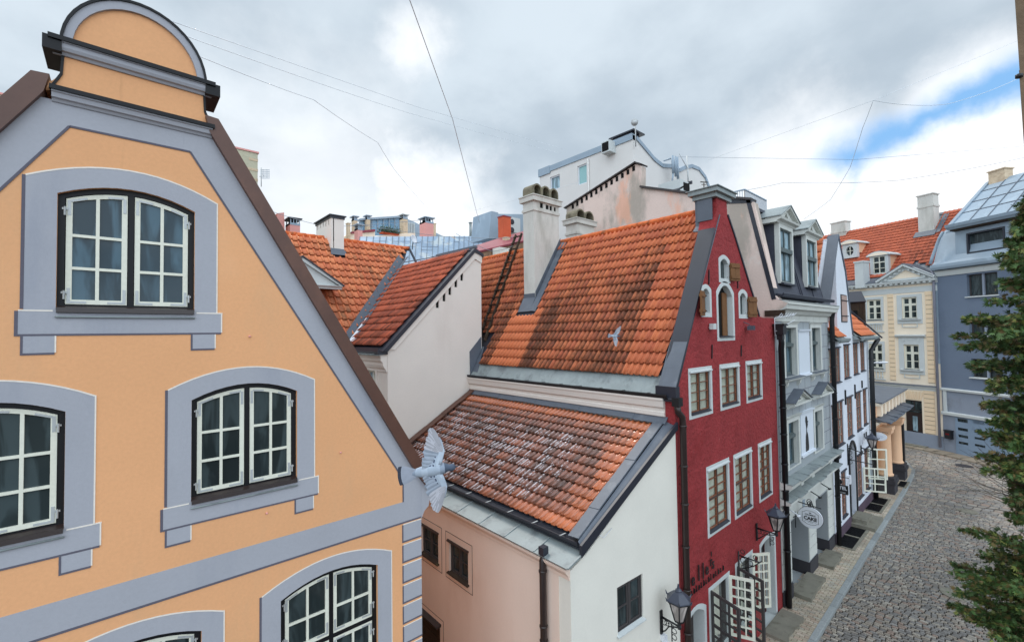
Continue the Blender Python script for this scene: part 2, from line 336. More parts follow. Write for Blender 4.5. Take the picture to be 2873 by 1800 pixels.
class T:                                       # a thing: an Empty at its base, parts as children
    def __init__(s, name, label, cat, loc=(0, 0, 0), group=None):
        s.o = bpy.data.objects.new(name, None); C.objects.link(s.o); s.loc = Vector(loc); s.o.location = s.loc
        s.o.empty_display_size = .2; tag(s.o, label, cat, group)
    def part(s, name, mb, m, parent=None, label=None, attr='col'):
        o = mb.build(name, m, parent or s.o, s.loc, attr)
        if label: o['label'] = label
        return o
def single(name, mb, m, label, cat, group=None, attr='col'):
    loc = Vector((sum(v.x for v in mb.v)/len(mb.v), sum(v.y for v in mb.v)/len(mb.v), min(v.z for v in mb.v)))
    o = mb.build(name, m, None, loc, attr); o.location = loc; return tag(o, label, cat, group)
def structure(name, mb, m, kind='structure', attr='col'):
    o = mb.build(name, m, None, (0, 0, 0), attr); return tag(o, kind=kind)

def window(t, fr, op, d=-.1, fw=.05, fm='black', sm='whitepvc', sashes=2, cols=2, rows=3, sw=.05, mw_=.022, gl='glass', gap=.012, tr=None, curtain=False, mid=None, name='window', label=None, muntm=None, back=.25):
    """frame set in its reveal, opening leaves with glazing bars, glass; returns the part"""
    s0, s1, z0, z1 = op[:4]
    f = MB(); inn = (s0+fw, s1-fw, z0+fw, z1-fw)+((op[4],) if len(op) > 4 else ())
    fins = outl(op, fw); mid = fw if mid is None else mid
    bands = [(z0+fw, z1-fw, True)] if not tr else [(z0+fw, z0+tr-mid/2, False), (z0+tr+mid/2, z1-fw, True)]
    f.slab(fr, outl(op), [fins], d-(.05 if curtain else .07), d)
    if sashes == 2: f.box(fr, (s0+s1)/2-mid/2, (s0+s1)/2+mid/2, z0+fw+.001, arc(op, (s0+s1)/2)-fw, d-.06, d-.003)
    if tr: f.box(fr, s0+fw+.001, s1-fw-.001, z0+tr-mid/2, z0+tr+mid/2, d-.065, d-.005)
    w = t.part(name, f, fm, label=label)
    W_ = (s1-s0-2*fw-(mid if sashes == 2 else 0))/sashes
    for i in range(sashes):
        a = s0+fw+i*(W_+mid)+gap*.5; b = a+W_-gap
        for (za, zb, top) in bands:
            za += gap*.5; zb -= gap*.5
            r_ = rows if isinstance(rows, int) else rows[1 if top and tr else 0]
            tz = (lambda s_: arc(op, s_)-fw-gap*.5) if (top and len(op) > 4 and op[4]) else (lambda s_: zb)
            n = 6; out = [(a, za), (b, za)]+[(b+(a-b)*k/n, tz(b+(a-b)*k/n)) for k in range(n+1)]
            holes = []; cw = (b-a-2*sw-(cols-1)*mw_)/cols; zt = min(tz(a), tz(b)); ch = (zt-za-2*sw-(r_-1)*mw_)/r_
            for x in range(cols):
                for y in range(r_):
                    ha = a+sw+x*(cw+mw_); hb = ha+cw; la = za+sw+y*(ch+mw_); lb = la+ch
                    holes.append([(ha, la), (hb, la)]+([(hb+(ha-hb)*k/3, tz(hb+(ha-hb)*k/3)-sw) for k in range(4)] if y == r_-1 else [(hb, lb), (ha, lb)]))
            t.part('sash', MB().slab(fr, out, holes, d-.055, d-.012), sm, w)
            g_ = MB().slab(fr, [(a+.01, za+.01), (b-.01, za+.01)]+[(b-.01+(a-b+.02)*k/n, tz(b+(a-b)*k/n)-.01) for k in range(n+1)], (), d-.042, d-.036)
            t.part('pane', g_, gl, w)
    if curtain:
        cb = MB(True); n = int((s1-s0)/.014); A, B = [], []
        ph = random.random()*6
        for k in range(n+1):
            x = s0+.03+(s1-s0-.06)*k/n; dd = d-.085+.016*math.sin(x*75+ph+1.2*math.sin(x*9+ph))
            A.append(fr.w(x, z0+.03, dd)); B.append(fr.w(x, arc(op, x)-.02, dd))
        cb.add(A+B, [(k, k+1, k+n+2, k+n+1) for k in range(n)]); t.part('curtain', cb, 'curtain', w)
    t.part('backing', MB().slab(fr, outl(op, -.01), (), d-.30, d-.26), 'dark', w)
    return w

def tiles(t, name, o, eu, ev, L, S, pitch, rowp, m, inside=None, amp=.028, step=.03, patch=None, sub=6, parent=None, ribs=1, jit=.004):
    """pantiles: every tile its own curved piece, lapped over the row below"""
    o, eu, ev = Vector(o), Vector(eu).normalized(), Vector(ev).normalized(); nn = eu.cross(ev).normalized()
    if nn.z < 0: nn = -nn
    mb = MB(True); nc, nr = int(L/pitch+.5), int(S/rowp+.5)
    KS = [0, .04, .12, .21, .29, .33, .40, .66, .86, 1.0] if sub > 4 else [0, .08, .2, .34, .66, 1.0]
    HS = [-.1, .55, 1.0, 1.0, .62, -.75, -.22, -.28, -.2, -.1] if sub > 4 else [0, 1, 1, .0, -.2, 0]
    sub = len(KS)-1
    for r_ in range(nr):
        for q in range(nc):
            u0_, v0_ = q*pitch, r_*rowp; uc, vc = u0_+pitch/2, v0_+rowp/2
            if inside and not inside(uc, vc): continue
            a = patch(uc, vc) if patch else (random.random(), .3, 0)
            j = random.uniform(-jit, jit); sk = random.uniform(-.004, .004); vs_ = []
            for k in range(sub+1):
                h = amp*HS[k]; u = u0_+pitch*KS[k]*.995
                vs_ += [o+eu*u+ev*(v0_+sk)+nn*(h+step*1.35+j-.016), o+eu*u+ev*(v0_+sk)+nn*(h+step*1.35+j), o+eu*u+ev*(v0_+rowp*1.22)+nn*(h+j*.5-.004)]
            b0 = len(mb.v); mb.v += vs_
            for k in range(sub):
                for f in ((3*k, 3*k+3, 3*k+4, 3*k+1), (3*k+1, 3*k+4, 3*k+5, 3*k+2)):
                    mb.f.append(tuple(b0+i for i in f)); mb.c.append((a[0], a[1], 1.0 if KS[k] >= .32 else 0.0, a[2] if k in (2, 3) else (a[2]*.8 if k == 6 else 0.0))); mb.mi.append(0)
    ob = t.part(name, mb, m, parent, attr='tile')
    me = ob.data; sm_ = [True]*len(me.polygons)
    for i in range(0, len(sm_), 2): sm_[i] = False
    me.polygons.foreach_set('use_smooth', sm_)
    return ob
def lerp(a, b, k): return a+(b-a)*k
def text_mesh(txt, size, name='lettering', depth=.006, bold=0.0):
    cu_ = bpy.data.curves.new('tmp', 'FONT'); cu_.body = txt; cu_.size = size; cu_.align_x = 'CENTER'; cu_.align_y = 'CENTER'; cu_.extrude = depth; cu_.offset = bold; cu_.resolution_u = 3
    ob = bpy.data.objects.new('tmp', cu_); me = bpy.data.meshes.new_from_object(ob); bpy.data.objects.remove(ob); bpy.data.curves.remove(cu_); me.name = name; return me
def put_text(t, txt, size, fr, s, z, d, m, parent=None, sx=1.0, bold=0.0, mirror=False, curve=None):
    me = text_mesh(txt, size, bold=bold); mb = MB()
    vs_ = []
    for v in me.vertices:
        x, y = v.co.x*sx, v.co.y
        if curve: y += curve*x*x
        vs_.append(fr.w(s+(-x if mirror else x), z+y, d+v.co.z))
    mb.add(vs_, [tuple(p.vertices) for p in me.polygons]); bpy.data.meshes.remove(me)
    return t.part('lettering', mb, m, parent)

# ================================================================ ground, street
def curve_y(x, pts):
    for (a, ya), (b, yb) in zip(pts, pts[1:]):
        if a <= x <= b: return ya+(yb-ya)*(x-a)/(b-a)
    return pts[0][1] if x < pts[0][0] else pts[-1][1]
KERB = [(-20, 3.95), (14, 3.95), (23, 4.05), (31, 4.12), (35.2, 4.25), (37.3, 4.9), (40, 6.0), (42.2, 7.0)]
gb = MB(); gb.quad((-120, -160, -.12), (260, -160, -.12), (260, 260, -.12), (-120, 260, -.12)); structure('ground', gb, mat('earth', c(96, 92, 84), v=.2))
M['pave'] = attrmat('clinker_pavers', rough=.85, v=.14, bump=.2, bs=50)
# cobbled carriageway: every sett its own domed block
mb = MB(); rx = .112; X = 6.0; row = 0
pal = [c(140, 133, 125), c(148, 139, 129), c(126, 122, 118), c(154, 144, 132), c(140, 136, 132), c(150, 132, 120), c(132, 128, 124), c(166, 158, 147)]
while X < 47:
    y = -7.0 + random.uniform(0, .2)
    near = X > 8
    yk = curve_y(X, KERB)-.12
    while y < yk:
        L = random.uniform(.13, .22) if X < 30 else random.uniform(.22, .36)
        skew = (y-4)*.16                              # the courses run slightly askew to the kerb
        x0, x1 = X+skew, X+skew+rx*(1 if X < 30 else 1.6)
        if y > -3.5 or X > 25:
            e = .012; h = random.uniform(-.004, .004)+.012; j = random.uniform(-.002, .002)+.012*math.sin(y*1.7+X*.4); y1 = min(y+L-.012, yk+.02)
            p_ = pal[random.randrange(8)]; k = random.uniform(.86, 1.08)*(.92+.05*math.sin(X*.7+y*1.3)+.05*math.sin(y*2.1+1)); mb.col = (p_[0]*k, p_[1]*k, p_[2]*k, 1)
            a = [(x0+j, y, -.04), (x1-.014+j, y, -.04), (x1-.014+j, y1, -.04), (x0+j, y1, -.04)]
            b_ = [(x0+e+j, y+e, h-.012), (x1-.014-e+j, y+e, h-.012), (x1-.014-e+j, y1-e, h-.012), (x0+e+j, y1-e, h-.012)]
            m_ = [(x0+.033+j, y+.033, h), (x1-.045+j, y+.033, h), (x1-.045+j, y1-.033, h), (x0+.033+j, y1-.033, h)]
            mb.add(a+b_+m_, [(0, 1, 5, 4), (1, 2, 6, 5), (2, 3, 7, 6), (3, 0, 4, 7), (4, 5, 9, 8), (5, 6, 10, 9), (6, 7, 11, 10), (7, 4, 8, 11), (8, 9, 10, 11)])
        y += L
    X += rx*(1 if X < 30 else 1.6)
structure('road', mb, 'setts')
jb = MB(); jb.quad((-30, -30, -.022), (60, -30, -.022), (60, 12, -.022), (-30, 12, -.022)); structure('road_bed', jb, mat('joint_grit', c(62, 56, 50), v=.25, bump=.2))
# pavement of small clinker pavers, laid between kerb and house fronts
mb = MB(); PZ = .12
pp = [c(182, 169, 150), c(186, 174, 155), c(174, 162, 144), c(190, 175, 158), c(178, 170, 156), c(184, 164, 146)]
x = 2.0; i = 0
while x < 41.5:
    w = .105 if x < 30 else .2
    yk = curve_y(x, KERB); y = yk+.005+(i % 2)*-.09; top_ = 5.1 if x < 27 else 6.9
    while y < top_:
        a0 = max(y, yk+.004); a1 = min(y+.195 if x < 30 else y+.38, top_)
        if a1-a0 > .02:
            p_ = pp[random.randrange(6)]; k = random.uniform(.84, 1.1)*(.92+.1*math.sin(x*.9+y*2.3)); mb.col = (p_[0]*k, p_[1]*k, p_[2]*k, 1); h = PZ+random.uniform(-.002, .003)
            mb.add([(x, a0, h-.02), (x+w-.006, a0, h-.02), (x+w-.006, a1-.006, h-.02), (x, a1-.006, h-.02), (x+.005, a0+.005, h), (x+w-.011, a0+.005, h), (x+w-.011, a1-.011, h), (x+.005, a1-.011, h)],
                   [(0, 1, 5, 4), (1, 2, 6, 5), (2, 3, 7, 6), (3, 0, 4, 7), (4, 5, 6, 7)])
        y += .2 if x < 30 else .385
    x += w; i += 1
structure('pavement', mb, 'pave')
jb = MB()
vs_ = [(px_, curve_y(px_, KERB)+.002, z_) for z_ in (-.1, PZ-.012) for px_ in (-20, 14, 23, 31, 35.2, 37.3, 40, 42.2)]+[(px_, 8.2, z_) for z_ in (-.1, PZ-.012) for px_ in (-20, 14, 23, 31, 35.2, 37.3, 40, 42.2)]
fs_ = [(8+i, 9+i, 25+i, 24+i) for i in range(7)]+[(i, i+1, 9+i, 8+i) for i in range(7)]
jb.add(vs_, fs_); structure('pavement_bed', jb, mat('sandy_joint', c(104, 92, 74), v=.2, bump=.2))
# kerb stones
mb = MB(); x = 4.0
while x < 41.5:
    L = random.uniform(.9, 1.15); x1 = x+L; ya, yb = curve_y(x, KERB), curve_y(x1, KERB); k = random.uniform(.8, 1.12); b_ = c(146, 150, 150); mb.col = (b_[0]*k, b_[1]*k, b_[2]*k, 1)
    e = .012; z = PZ+random.uniform(0, .006); w = .15
    vs_ = []
    for (q, yy) in ((x+.008, ya), (x1-.008, yb)):
        vs_ += [(q, yy-w, -.05), (q, yy-w, z-e), (q, yy-w+e, z), (q, yy, z), (q, yy, -.05)]
    mb.add(vs_, [(i, i+5, i+6, i+1) for i in range(4)]+[(0, 1, 2, 3, 4), (9, 8, 7, 6, 5)]); x = x1
structure('kerb', mb, 'setts')
# far pavement along the yellow and blue fronts
FY = Fr(43.34, 6.28, -108.4); FB = Fr(42.46, 3.61, -122.3)
mb = MB(); pts = [FY.w(-3, 0, 1.0), FY.w(2.9, 0, 1.0), FB.w(.2, 0, 1.1), FB.w(9, 0, 1.1)]; pin = [FY.w(-3, 0, 0), FY.w(2.9, 0, 0), FB.w(.1, 0, 0), FB.w(9, 0, 0)]
for a in range(3):
    n_ = 10
    for q in range(n_):
        o_, o2 = pts[a].lerp(pts[a+1], q/n_), pts[a].lerp(pts[a+1], (q+1)/n_-.006); i_, i2 = pin[a].lerp(pin[a+1], q/n_), pin[a].lerp(pin[a+1], (q+1)/n_-.006)
        k = random.uniform(.85, 1.1); b_ = c(150, 138, 122); mb.col = (b_[0]*k, b_[1]*k, b_[2]*k, 1); U = Vector((0, 0, .1)); D_ = Vector((0, 0, -.05))
        mb.add([o_+D_, o2+D_, o2+U, o_+U, i_+U, i2+U], [(0, 1, 2, 3), (3, 2, 5, 4)])
structure('far_pavement', mb, 'pave')

def stroke(mb, fr, p, q, w, d0, d1):           # a painted or raised line between two points of a facade
    p, q = Vector((p[0], p[1])), Vector((q[0], q[1])); t = (q-p).normalized(); n = Vector((-t.y, t.x))*w/2
    mb.slab(fr, [tuple(p-n), tuple(q-n), tuple(q+n), tuple(p+n)], (), d0, d1)

# ================================================================ orange gabled house
FO = Fr(0, 6.5, 0)
ho = T('gabled_house', 'orange gabled house with grey-mauve painted window surrounds and a rounded gable top', 'house', (1, 6.5, 0))
CX = .115
wins = [(-.48, .68, 8.81, 10.01, .15), (.66, 1.83, 6.57, 7.76, .15), (-1.57, -.40, 6.57, 7.76, .15), (1.63, 2.97, 3.05, 5.03, .16), (-.57, .77, 3.05, 5.03, .16)]
wall = [(-3.47, 0), (3.72, 0), (3.72, 6.14), (.84, 10.97), (-.62, 10.97), (-3.47, 6.14)]
ho.part('wall', MB().slab(FO, wall, [outl(w) for w in wins], -.32, 0), 'orange')
mb = MB(); mb.slab(Fr(3.72, 6.8, 90), rect(0, 6, 0, 6.0), (), -.3, 0); mb.slab(Fr(-3.47, 12.8, -90), rect(0, 6, 0, 6.0), (), -.3, 0); ho.part('side_wall', mb, 'orange')
field = [(-3.17, 5.86), (3.40, 5.86), (3.40, 6.21), (3.28, 6.42), (.63, 10.73), (-.40, 10.73), (-3.05, 6.42), (-3.17, 6.21)]
mb = MB(); mb.slab(FO, [(-3.47, 5.55), (3.72, 5.55), (3.72, 6.14), (.84, 10.97), (-.62, 10.97), (-3.47, 6.14)], [field], .0005, .005)
mb.slab(FO, [(3.722, 5.5), (3.78, 5.62), (3.86, 5.68), (3.88, 5.80), (3.96, 5.82), (3.96, 5.92), (3.722, 6.2)], (), -.3, .004)
ho.part('gable_band', mb, 'mauve')
mb = MB()
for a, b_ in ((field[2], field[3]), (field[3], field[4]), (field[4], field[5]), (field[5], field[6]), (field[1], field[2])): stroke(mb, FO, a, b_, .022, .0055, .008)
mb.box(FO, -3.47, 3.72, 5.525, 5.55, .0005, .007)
q0 = 5.50; qs = []
while q0 > .4:
    qs.append(q0); q0 -= .3155
ho.part('shade_line', mb, 'lineD')
for q0 in qs:
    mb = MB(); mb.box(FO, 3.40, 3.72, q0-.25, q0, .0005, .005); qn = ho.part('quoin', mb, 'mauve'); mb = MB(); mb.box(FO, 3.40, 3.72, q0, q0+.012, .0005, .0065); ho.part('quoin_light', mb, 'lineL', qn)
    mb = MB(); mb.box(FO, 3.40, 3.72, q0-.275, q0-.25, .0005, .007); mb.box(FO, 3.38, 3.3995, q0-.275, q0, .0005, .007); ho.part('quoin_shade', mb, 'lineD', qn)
def painted_surround(w):
    s0, s1, z0, z1, ri = w; o_ = (s0-.225, s1+.22, z0-.02, z1+.14, .22)
    mb = MB(); mb.slab(FO, outl(o_, 0, 14), [outl(w, -.001)], .0005, .005); mb.slab(FO, rect(s0-.26, s1+.27, z0-.25, z0-.0205), (), .0005, .0055)
    sr = ho.part('window_surround', mb, 'mauve'); mb = MB()
    oo = [(p_, q_) for p_, q_ in outl(o_, 0, 14)][2:]
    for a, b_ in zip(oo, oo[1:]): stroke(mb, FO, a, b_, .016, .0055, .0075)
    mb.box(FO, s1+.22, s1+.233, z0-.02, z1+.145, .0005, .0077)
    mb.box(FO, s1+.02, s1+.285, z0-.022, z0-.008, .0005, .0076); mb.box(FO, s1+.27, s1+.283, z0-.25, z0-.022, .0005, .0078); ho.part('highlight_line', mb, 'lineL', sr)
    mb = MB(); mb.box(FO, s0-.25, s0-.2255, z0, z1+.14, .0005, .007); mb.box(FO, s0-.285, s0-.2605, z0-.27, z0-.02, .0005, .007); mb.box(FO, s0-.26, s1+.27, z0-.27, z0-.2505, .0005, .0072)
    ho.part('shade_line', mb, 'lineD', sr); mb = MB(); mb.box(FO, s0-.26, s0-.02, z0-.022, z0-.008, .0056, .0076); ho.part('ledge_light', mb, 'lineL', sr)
    for a in (s0-.225, s1-.015):
        mb = MB(); mb.box(FO, a, a+.22, z0-.44, z0-.2505, .0005, .005); cb_ = ho.part('painted_corbel', mb, 'mauve')
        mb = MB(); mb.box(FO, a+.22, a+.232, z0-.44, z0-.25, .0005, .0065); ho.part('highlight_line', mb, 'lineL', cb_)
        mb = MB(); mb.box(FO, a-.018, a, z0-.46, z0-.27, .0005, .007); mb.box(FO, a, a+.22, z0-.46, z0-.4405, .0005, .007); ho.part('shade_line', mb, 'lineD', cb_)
for w in wins: painted_surround(w)
for i, w in enumerate(wins):
    low = w[2] < 5
    g_ = window(ho, FO, w, d=-.05, fw=.055 if not low else .06, fm='black', sashes=2, cols=2, rows=3 if not low else (3, 2), sw=.048, mw_=.03, tr=1.19 if low else None, mid=.05, gl='glassB' if i == 0 else 'glass')
    s0, s1, z0, z1 = w[:4]
    sb = MB(); sb.prof(FO, s0+.004, s1-.004, [(-.06, z0+.045), (.035, z0+.02), (.04, z0-.03), (.025, z0-.035), (-.05, z0-.03)]); ho.part('sill', sb, 'pipe', g_)
    sb = MB(True); sb.tube([FO.w(s0-.005, z0-.075, .02), FO.w(s1+.005, z0-.075, .02)], .011, 6); ho.part('drip_rail', sb, 'zinc', g_)
    mid = (s0+s1)/2
    zt = (lambda x: arc(w, x)-.07)
    levels = [(z0+.06, None)] if not low else [(z0+1.24, None), (z0+.06, z0+1.15)]
    for zb, cap in levels:
        for a, b_, sg in ((s0+.062, mid-.032, 1), (s1-.062, mid+.032, -1)):
            tA = (cap or zt(a+.06*sg)); tB = (cap or zt(b_-.06*sg))
            for (x, sx) in ((a, sg), (b_, -sg)):
                tt = tA if x == a else tB
                for top_, (za, zb2) in enumerate(((zb+.01, zb+.17), (tt-.19, tt-.03))):
                    br = MB()
                    lo, hi = min(x+sx*.010, x+sx*.036), max(x+sx*.010, x+sx*.036)
                    br.box(FO, lo, hi, za, zb2, -.0615, -.058)
                    zt2 = (lambda q_: cap) if cap else (lambda q_: zt(q_)); zz = (lambda q_: zb+.022) if not top_ else (lambda q_: zt2(q_)-.026)
                    stroke(br, FO, (x+sx*.034, zz(x+sx*.034)), (x+sx*.16, zz(x+sx*.16)), .022, -.0615, -.0577); ho.part('corner_plate', br, 'bracket', g_)
    for (x, sg) in ((s0+.052, -1), (s1-.052, 1)):
        for zc in ((z0+.16, z1-.16) if not low else (z0+.16, z0+1.0, z0+1.4, z1-.12)):
            hb = MB(True); hb.tube([FO.w(x, zc-.05, -.038), FO.w(x, zc+.04, -.038)], .009, 6); hb.box(FO, x-.022, x+.022, zc+.01, zc+.03, -.06, -.047); hb.sm = False
            ho.part('hinge', hb, 'bracket', g_)
# gable head
head = [(-.62, 11.06), (-.60, 11.13), (-.53, 11.17), (-.48, 11.24), (-.46, 11.34), (-.45, 11.47), (.76, 11.47), (.765, 11.34), (.775, 11.24), (.80, 11.18), (.85, 11.10), (.86, 11.06)]
N_ = 22; cxh = .155
dome = [(cxh-.615*math.cos(PI*i/N_), 11.58+.70*math.sin(PI*i/N_)) for i in range(N_+1)][::-1]
inner = [(cxh-.545*math.cos(PI*i/N_), 11.581+.61*math.sin(PI*i/N_)) for i in range(N_+1)][::-1]
mb = MB(); mb.slab(FO, head, (), -.34, 0); mb.slab(FO, inner, (), -.33, -.02); ho.part('gable_head', mb, 'orange')
mb = MB(); mb.slab(FO, dome+[(cxh-.545, 11.58), ][:0]+inner[::-1], (), -.34, .012); ho.part('head_arch', mb, 'mauve')
mb = MB(); o2 = [(cxh-.64*math.cos(PI*i/N_), 11.58+.725*math.sin(PI*i/N_)) for i in range(N_+1)][::-1]; mb.slab(FO, o2+[p_ for p_ in dome[::-1]], (), -.38, .03)
for s_, e_ in ((-.60, -.46), (.77, .92)): mb.slab(FO, rect(s_, e_, 11.46, 11.60), (), -.42, .09)
mb.box(FO, -.56, .87, 11.572, 11.618, -.38, .11); mb.box(FO, -.545, .865, 11.05, 11.095, -.38, .105)
for sx in (-1, 1):                              # sheet metal capping of the concave shoulders
    pts = [(cxh-.0+sx*v_, z_) for v_, z_ in ((.70, 11.08), (.66, 11.17), (.62, 11.26), (.61, 11.46))]
    for a, b_ in zip(pts, pts[1:]): stroke(mb, FO, a, b_, .022, -.36, .015)
ho.part('coping', mb, 'black')
mb = MB(); mb.prof(FO, -.53, .84, [(-.01, 11.455), (.02, 11.455), (.035, 11.48), (.06, 11.49), (.075, 11.52), (.075, 11.56), (.09, 11.565), (.09, 11.598), (-.01, 11.598)])
mb.prof(FO, -.53, .845, [(-.01, 10.95), (.02, 10.95), (.035, 10.975), (.06, 10.985), (.07, 11.03), (.085, 11.035), (.085, 11.068), (-.01, 11.068)]); ho.part('cornice', mb, 'mauve')
# verges and roof
mb = MB()
for sx in (-1, 1):
    P = lambda a, z: (CX+sx*a, z)
    poly = [P(.70, 11.01), P(3.50, 6.27), P(3.86, 5.78), P(3.98, 5.86), P(3.62, 6.40), P(.79, 11.19), P(.66, 11.20)]
    if sx < 0: poly = poly[::-1]
    mb.slab(FO, poly, (), -.45, .075)
ho.part('verge', mb, 'brown')
mb = MB()
for sx in (-1, 1):
    P = lambda a, z, d: FO.w(CX+sx*a, z, d)
    mb.plate([P(.0, 12.3*0+11.6, -.4), P(3.75, 6.2, -.4), P(3.75, 6.2, -7), P(.0, 11.6, -7)], .06)
ho.part('roof', mb, 'brown')
for px_, py_ in ((955, 1268), (700, 943), (748, 1438)):
    s_, z_ = FO.p(px_, py_); sb = MB(True); sb.lathe(FO.w(s_, z_-.012, .012), [(.006, 0), (.014, .006), (.014, .018), (.005, .024)], 8); ho.part('wall_stud', sb, 'salmon')

# ================================================================ pink and white corner house
FP = Fr(5.72, 12.38, -90); FW = Fr(5.72, 5.07, -3); YC = 5.07
hp = T('corner_house', 'low pink and white corner house under wet brown tiles beside the red gable', 'house', (5.72, 5.07, 0))
pw = [(2.41, 3.18, 3.09, 3.79), (3.65, 4.38, 3.09, 3.79)]
dw = (2.2, 3.22, .1, 1.66)
hp.part('wall', MB().slab(FP, [(0, 0), (7.03, 0), (7.03, 4.56), (0, 4.56)], [rect(*w) for w in pw]+[rect(*dw)], -.3, 0), 'pink')
sw_ = FW.p(1731, 1648)+FW.p(1805, 1732)
ww = (sw_[0], sw_[2], sw_[3], sw_[1])
hp.part('street_wall', MB().slab(FW, [(0, 0), (3.27, 0), (3.27, 6.38), (.45, 4.68), (0, 4.50)], [rect(*ww)], -.28, 0), 'offwhite', label='plain off-white street wall')
for w in pw+[dw]:
    mb = MB(); a, b_, z0, z1 = w[0]-.15, w[1]+.15, w[2]-.17, w[3]+.17
    for p_, q_ in (((a, z1), (b_, z1)), ((b_, z1), (b_, z0)), ((b_, z0), (a, z0)), ((a, z0), (a, z1))): stroke(mb, FP, p_, q_, .012, 0, .003)
    hp.part('scored_line', mb, 'pipe')
mb = MB()
for w in pw: mb.slab(FP, rect(w[0]-.14, w[1]+.14, w[2]-.16, w[3]+.16), [rect(*w)], .0005, .004)
hp.part('window_band', mb, mat('pale_pink_band', c(224, 198, 182), v=.03, bump=.05))
M['sashd'] = mat('dark_grey_sash', c(70, 66, 66), rough=.5, v=.1, bump=0)
for w in pw:
    g_ = window(hp, FP, w, d=-.04, fw=.03, fm='sashd', sm='sashd', sashes=2, cols=1, rows=2, sw=.03, mw_=.02, mid=.03)
    sb = MB(); sb.prof(FP, w[0]-.04, w[1]+.04, [(-.04, w[2]+.02), (.06, w[2]-.01), (.06, w[2]-.035), (-.04, w[2]-.03)]); hp.part('sill', sb, 'darkwood', g_)
    sb = MB(); sb.prof(FP, w[0]-.05, w[1]+.03, [(-.03, w[3]+.03), (.05, w[3]+.01), (.05, w[3]-.02), (-.03, w[3]-.012)]); hp.part('drip_board', sb, 'pipe', g_)
g_ = window(hp, FW, ww, d=-.03, fw=.035, fm='sashd', sm='sashd', sashes=2, cols=1, rows=2, sw=.035, mw_=.025, mid=.04, label='small dark casement in the white wall')
sb = MB(); sb.prof(FW, ww[0]-.03, ww[1]+.03, [(-.04, ww[2]+.02), (.05, ww[2]-.01), (.05, ww[2]-.03), (-.04, ww[2]-.03)]); hp.part('sill', sb, 'trimw', g_)
db = MB(); db.box(FP, dw[0], dw[1], dw[2], dw[3], -.12, -.08)
for k in range(1, 8): db.box(FP, dw[0]+.02, dw[1]-.02, dw[2]+.19*k, dw[2]+.19*k+.012, -.08, -.07)
hp.part('shutter_door', db, 'darkwood'); db = MB(); db.prof(FP, dw[0]-.05, dw[1]+.05, [(0, dw[3]+.06), (.12, dw[3]+.02), (.12, dw[3]-.02), (0, dw[3])]); hp.part('door_hood', db, 'pipe')
mb = MB(); mb.prof(FP, 0, 7.30, [(0, 4.34), (.02, 4.34), (.03, 4.40), (.07, 4.45), (.11, 4.50), (.12, 4.545), (0, 4.545)]); hp.part('cornice', mb, 'pink')
# roof of the corner house
E0, E1 = (6.15, 4.85), (9.0, 6.47); sl_ = Vector((E1[0]-E0[0], 0, E1[1]-E0[1])); SL = sl_.length
rnd = random.Random(3)
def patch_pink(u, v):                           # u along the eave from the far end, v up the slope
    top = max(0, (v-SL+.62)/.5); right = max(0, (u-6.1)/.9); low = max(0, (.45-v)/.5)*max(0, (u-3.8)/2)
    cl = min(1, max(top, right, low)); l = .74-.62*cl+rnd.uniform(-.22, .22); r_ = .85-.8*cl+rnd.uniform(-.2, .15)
    fz = min(1, max(0, 1.5-1.5*((u-3.2)/3.7)**2))*min(1, max(0, 1.6-1.6*((v-1.2)/1.55)**2))*(1-min(1, cl)); return (min(1, max(0, r_)), min(1, max(0, l)), min(1, fz*1.1)*(rnd.random()**.45))  # third value: strength of the painted glint streaks
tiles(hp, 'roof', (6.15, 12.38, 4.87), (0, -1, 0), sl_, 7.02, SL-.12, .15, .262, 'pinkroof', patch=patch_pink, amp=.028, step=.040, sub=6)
mb = MB(); mb.plate([(6.0, 12.4, 4.77), (6.0, 5.1, 4.77), (9.0, 5.1, 6.44), (9.0, 12.4, 6.44)], .05, up=(-.49, 0, .87)); hp.part('roof_deck', mb, 'leadD')
mb = MB(); V = Vector
def strip(mb, p, q, w, t=.02, n=4, lift=.012, jog=.0):        # folded sheet strip in lapped lengths
    p, q, w = Vector(p), Vector(q), Vector(w)
    for i in range(n):
        a, b_ = p.lerp(q, i/n), p.lerp(q, (i+1)/n+.004); L_ = Vector((0, 0, lift*(i % 2)))
        mb.plate([a+L_, b_+L_, b_+w+L_, a+w+L_], t)
strip(mb, (6.02, 5.36, 4.89), (8.98, 5.36, 6.53), (0, -.235, .02), .03, 5)
strip(mb, (8.86, 12.38, 6.50), (8.86, 5.1, 6.50), (.13, 0, .13), .02, 9)
mb.plate([(6.0, 5.125, 4.875), (9.0, 5.125, 6.515), (9.0, 4.895, 6.44), (6.0, 5.045, 4.80)], .02); hp.part('verge_flashing', mb, 'lead')
mb = MB(); mb.plate([(5.95, 5.055, 4.66), (9.0, 4.89, 6.40), (9.0, 4.89, 6.55), (5.95, 5.055, 4.86)], .05, up=(0, 1, 0)); hp.part('bargeboard', mb, 'leadD')
mb = MB(); strip(mb, (6.0, 12.30, 4.93), (9.0, 12.30, 6.63), (0, -.22, -.02), .02, 5); hp.part('abutment_flashing', mb, 'brown')
mb = MB(); n = 9
for i in range(n):
    a, b_ = 12.3-7.27*i/n, 12.3-7.27*(i+1)/n
    mb.plate([(5.60, b_+.012, 4.585), (6.12, b_+.012, 4.72), (6.12, a, 4.72), (5.60, a, 4.585)], .015)
    mb.plate([(5.61, b_-.012, 4.60), (6.10, b_-.012, 4.74), (6.10, b_+.02, 4.74), (5.61, b_+.02, 4.60)], .03)
hp.part('eaves_apron', mb, 'zinc')
mb = MB(True); pr_ = [(.0, .07), (.012, .0), (.06, -.035), (.11, -.03), (.14, .05), (.128, .05), (.10, -.018), (.062, -.022), (.024, .006), (.012, .07)]
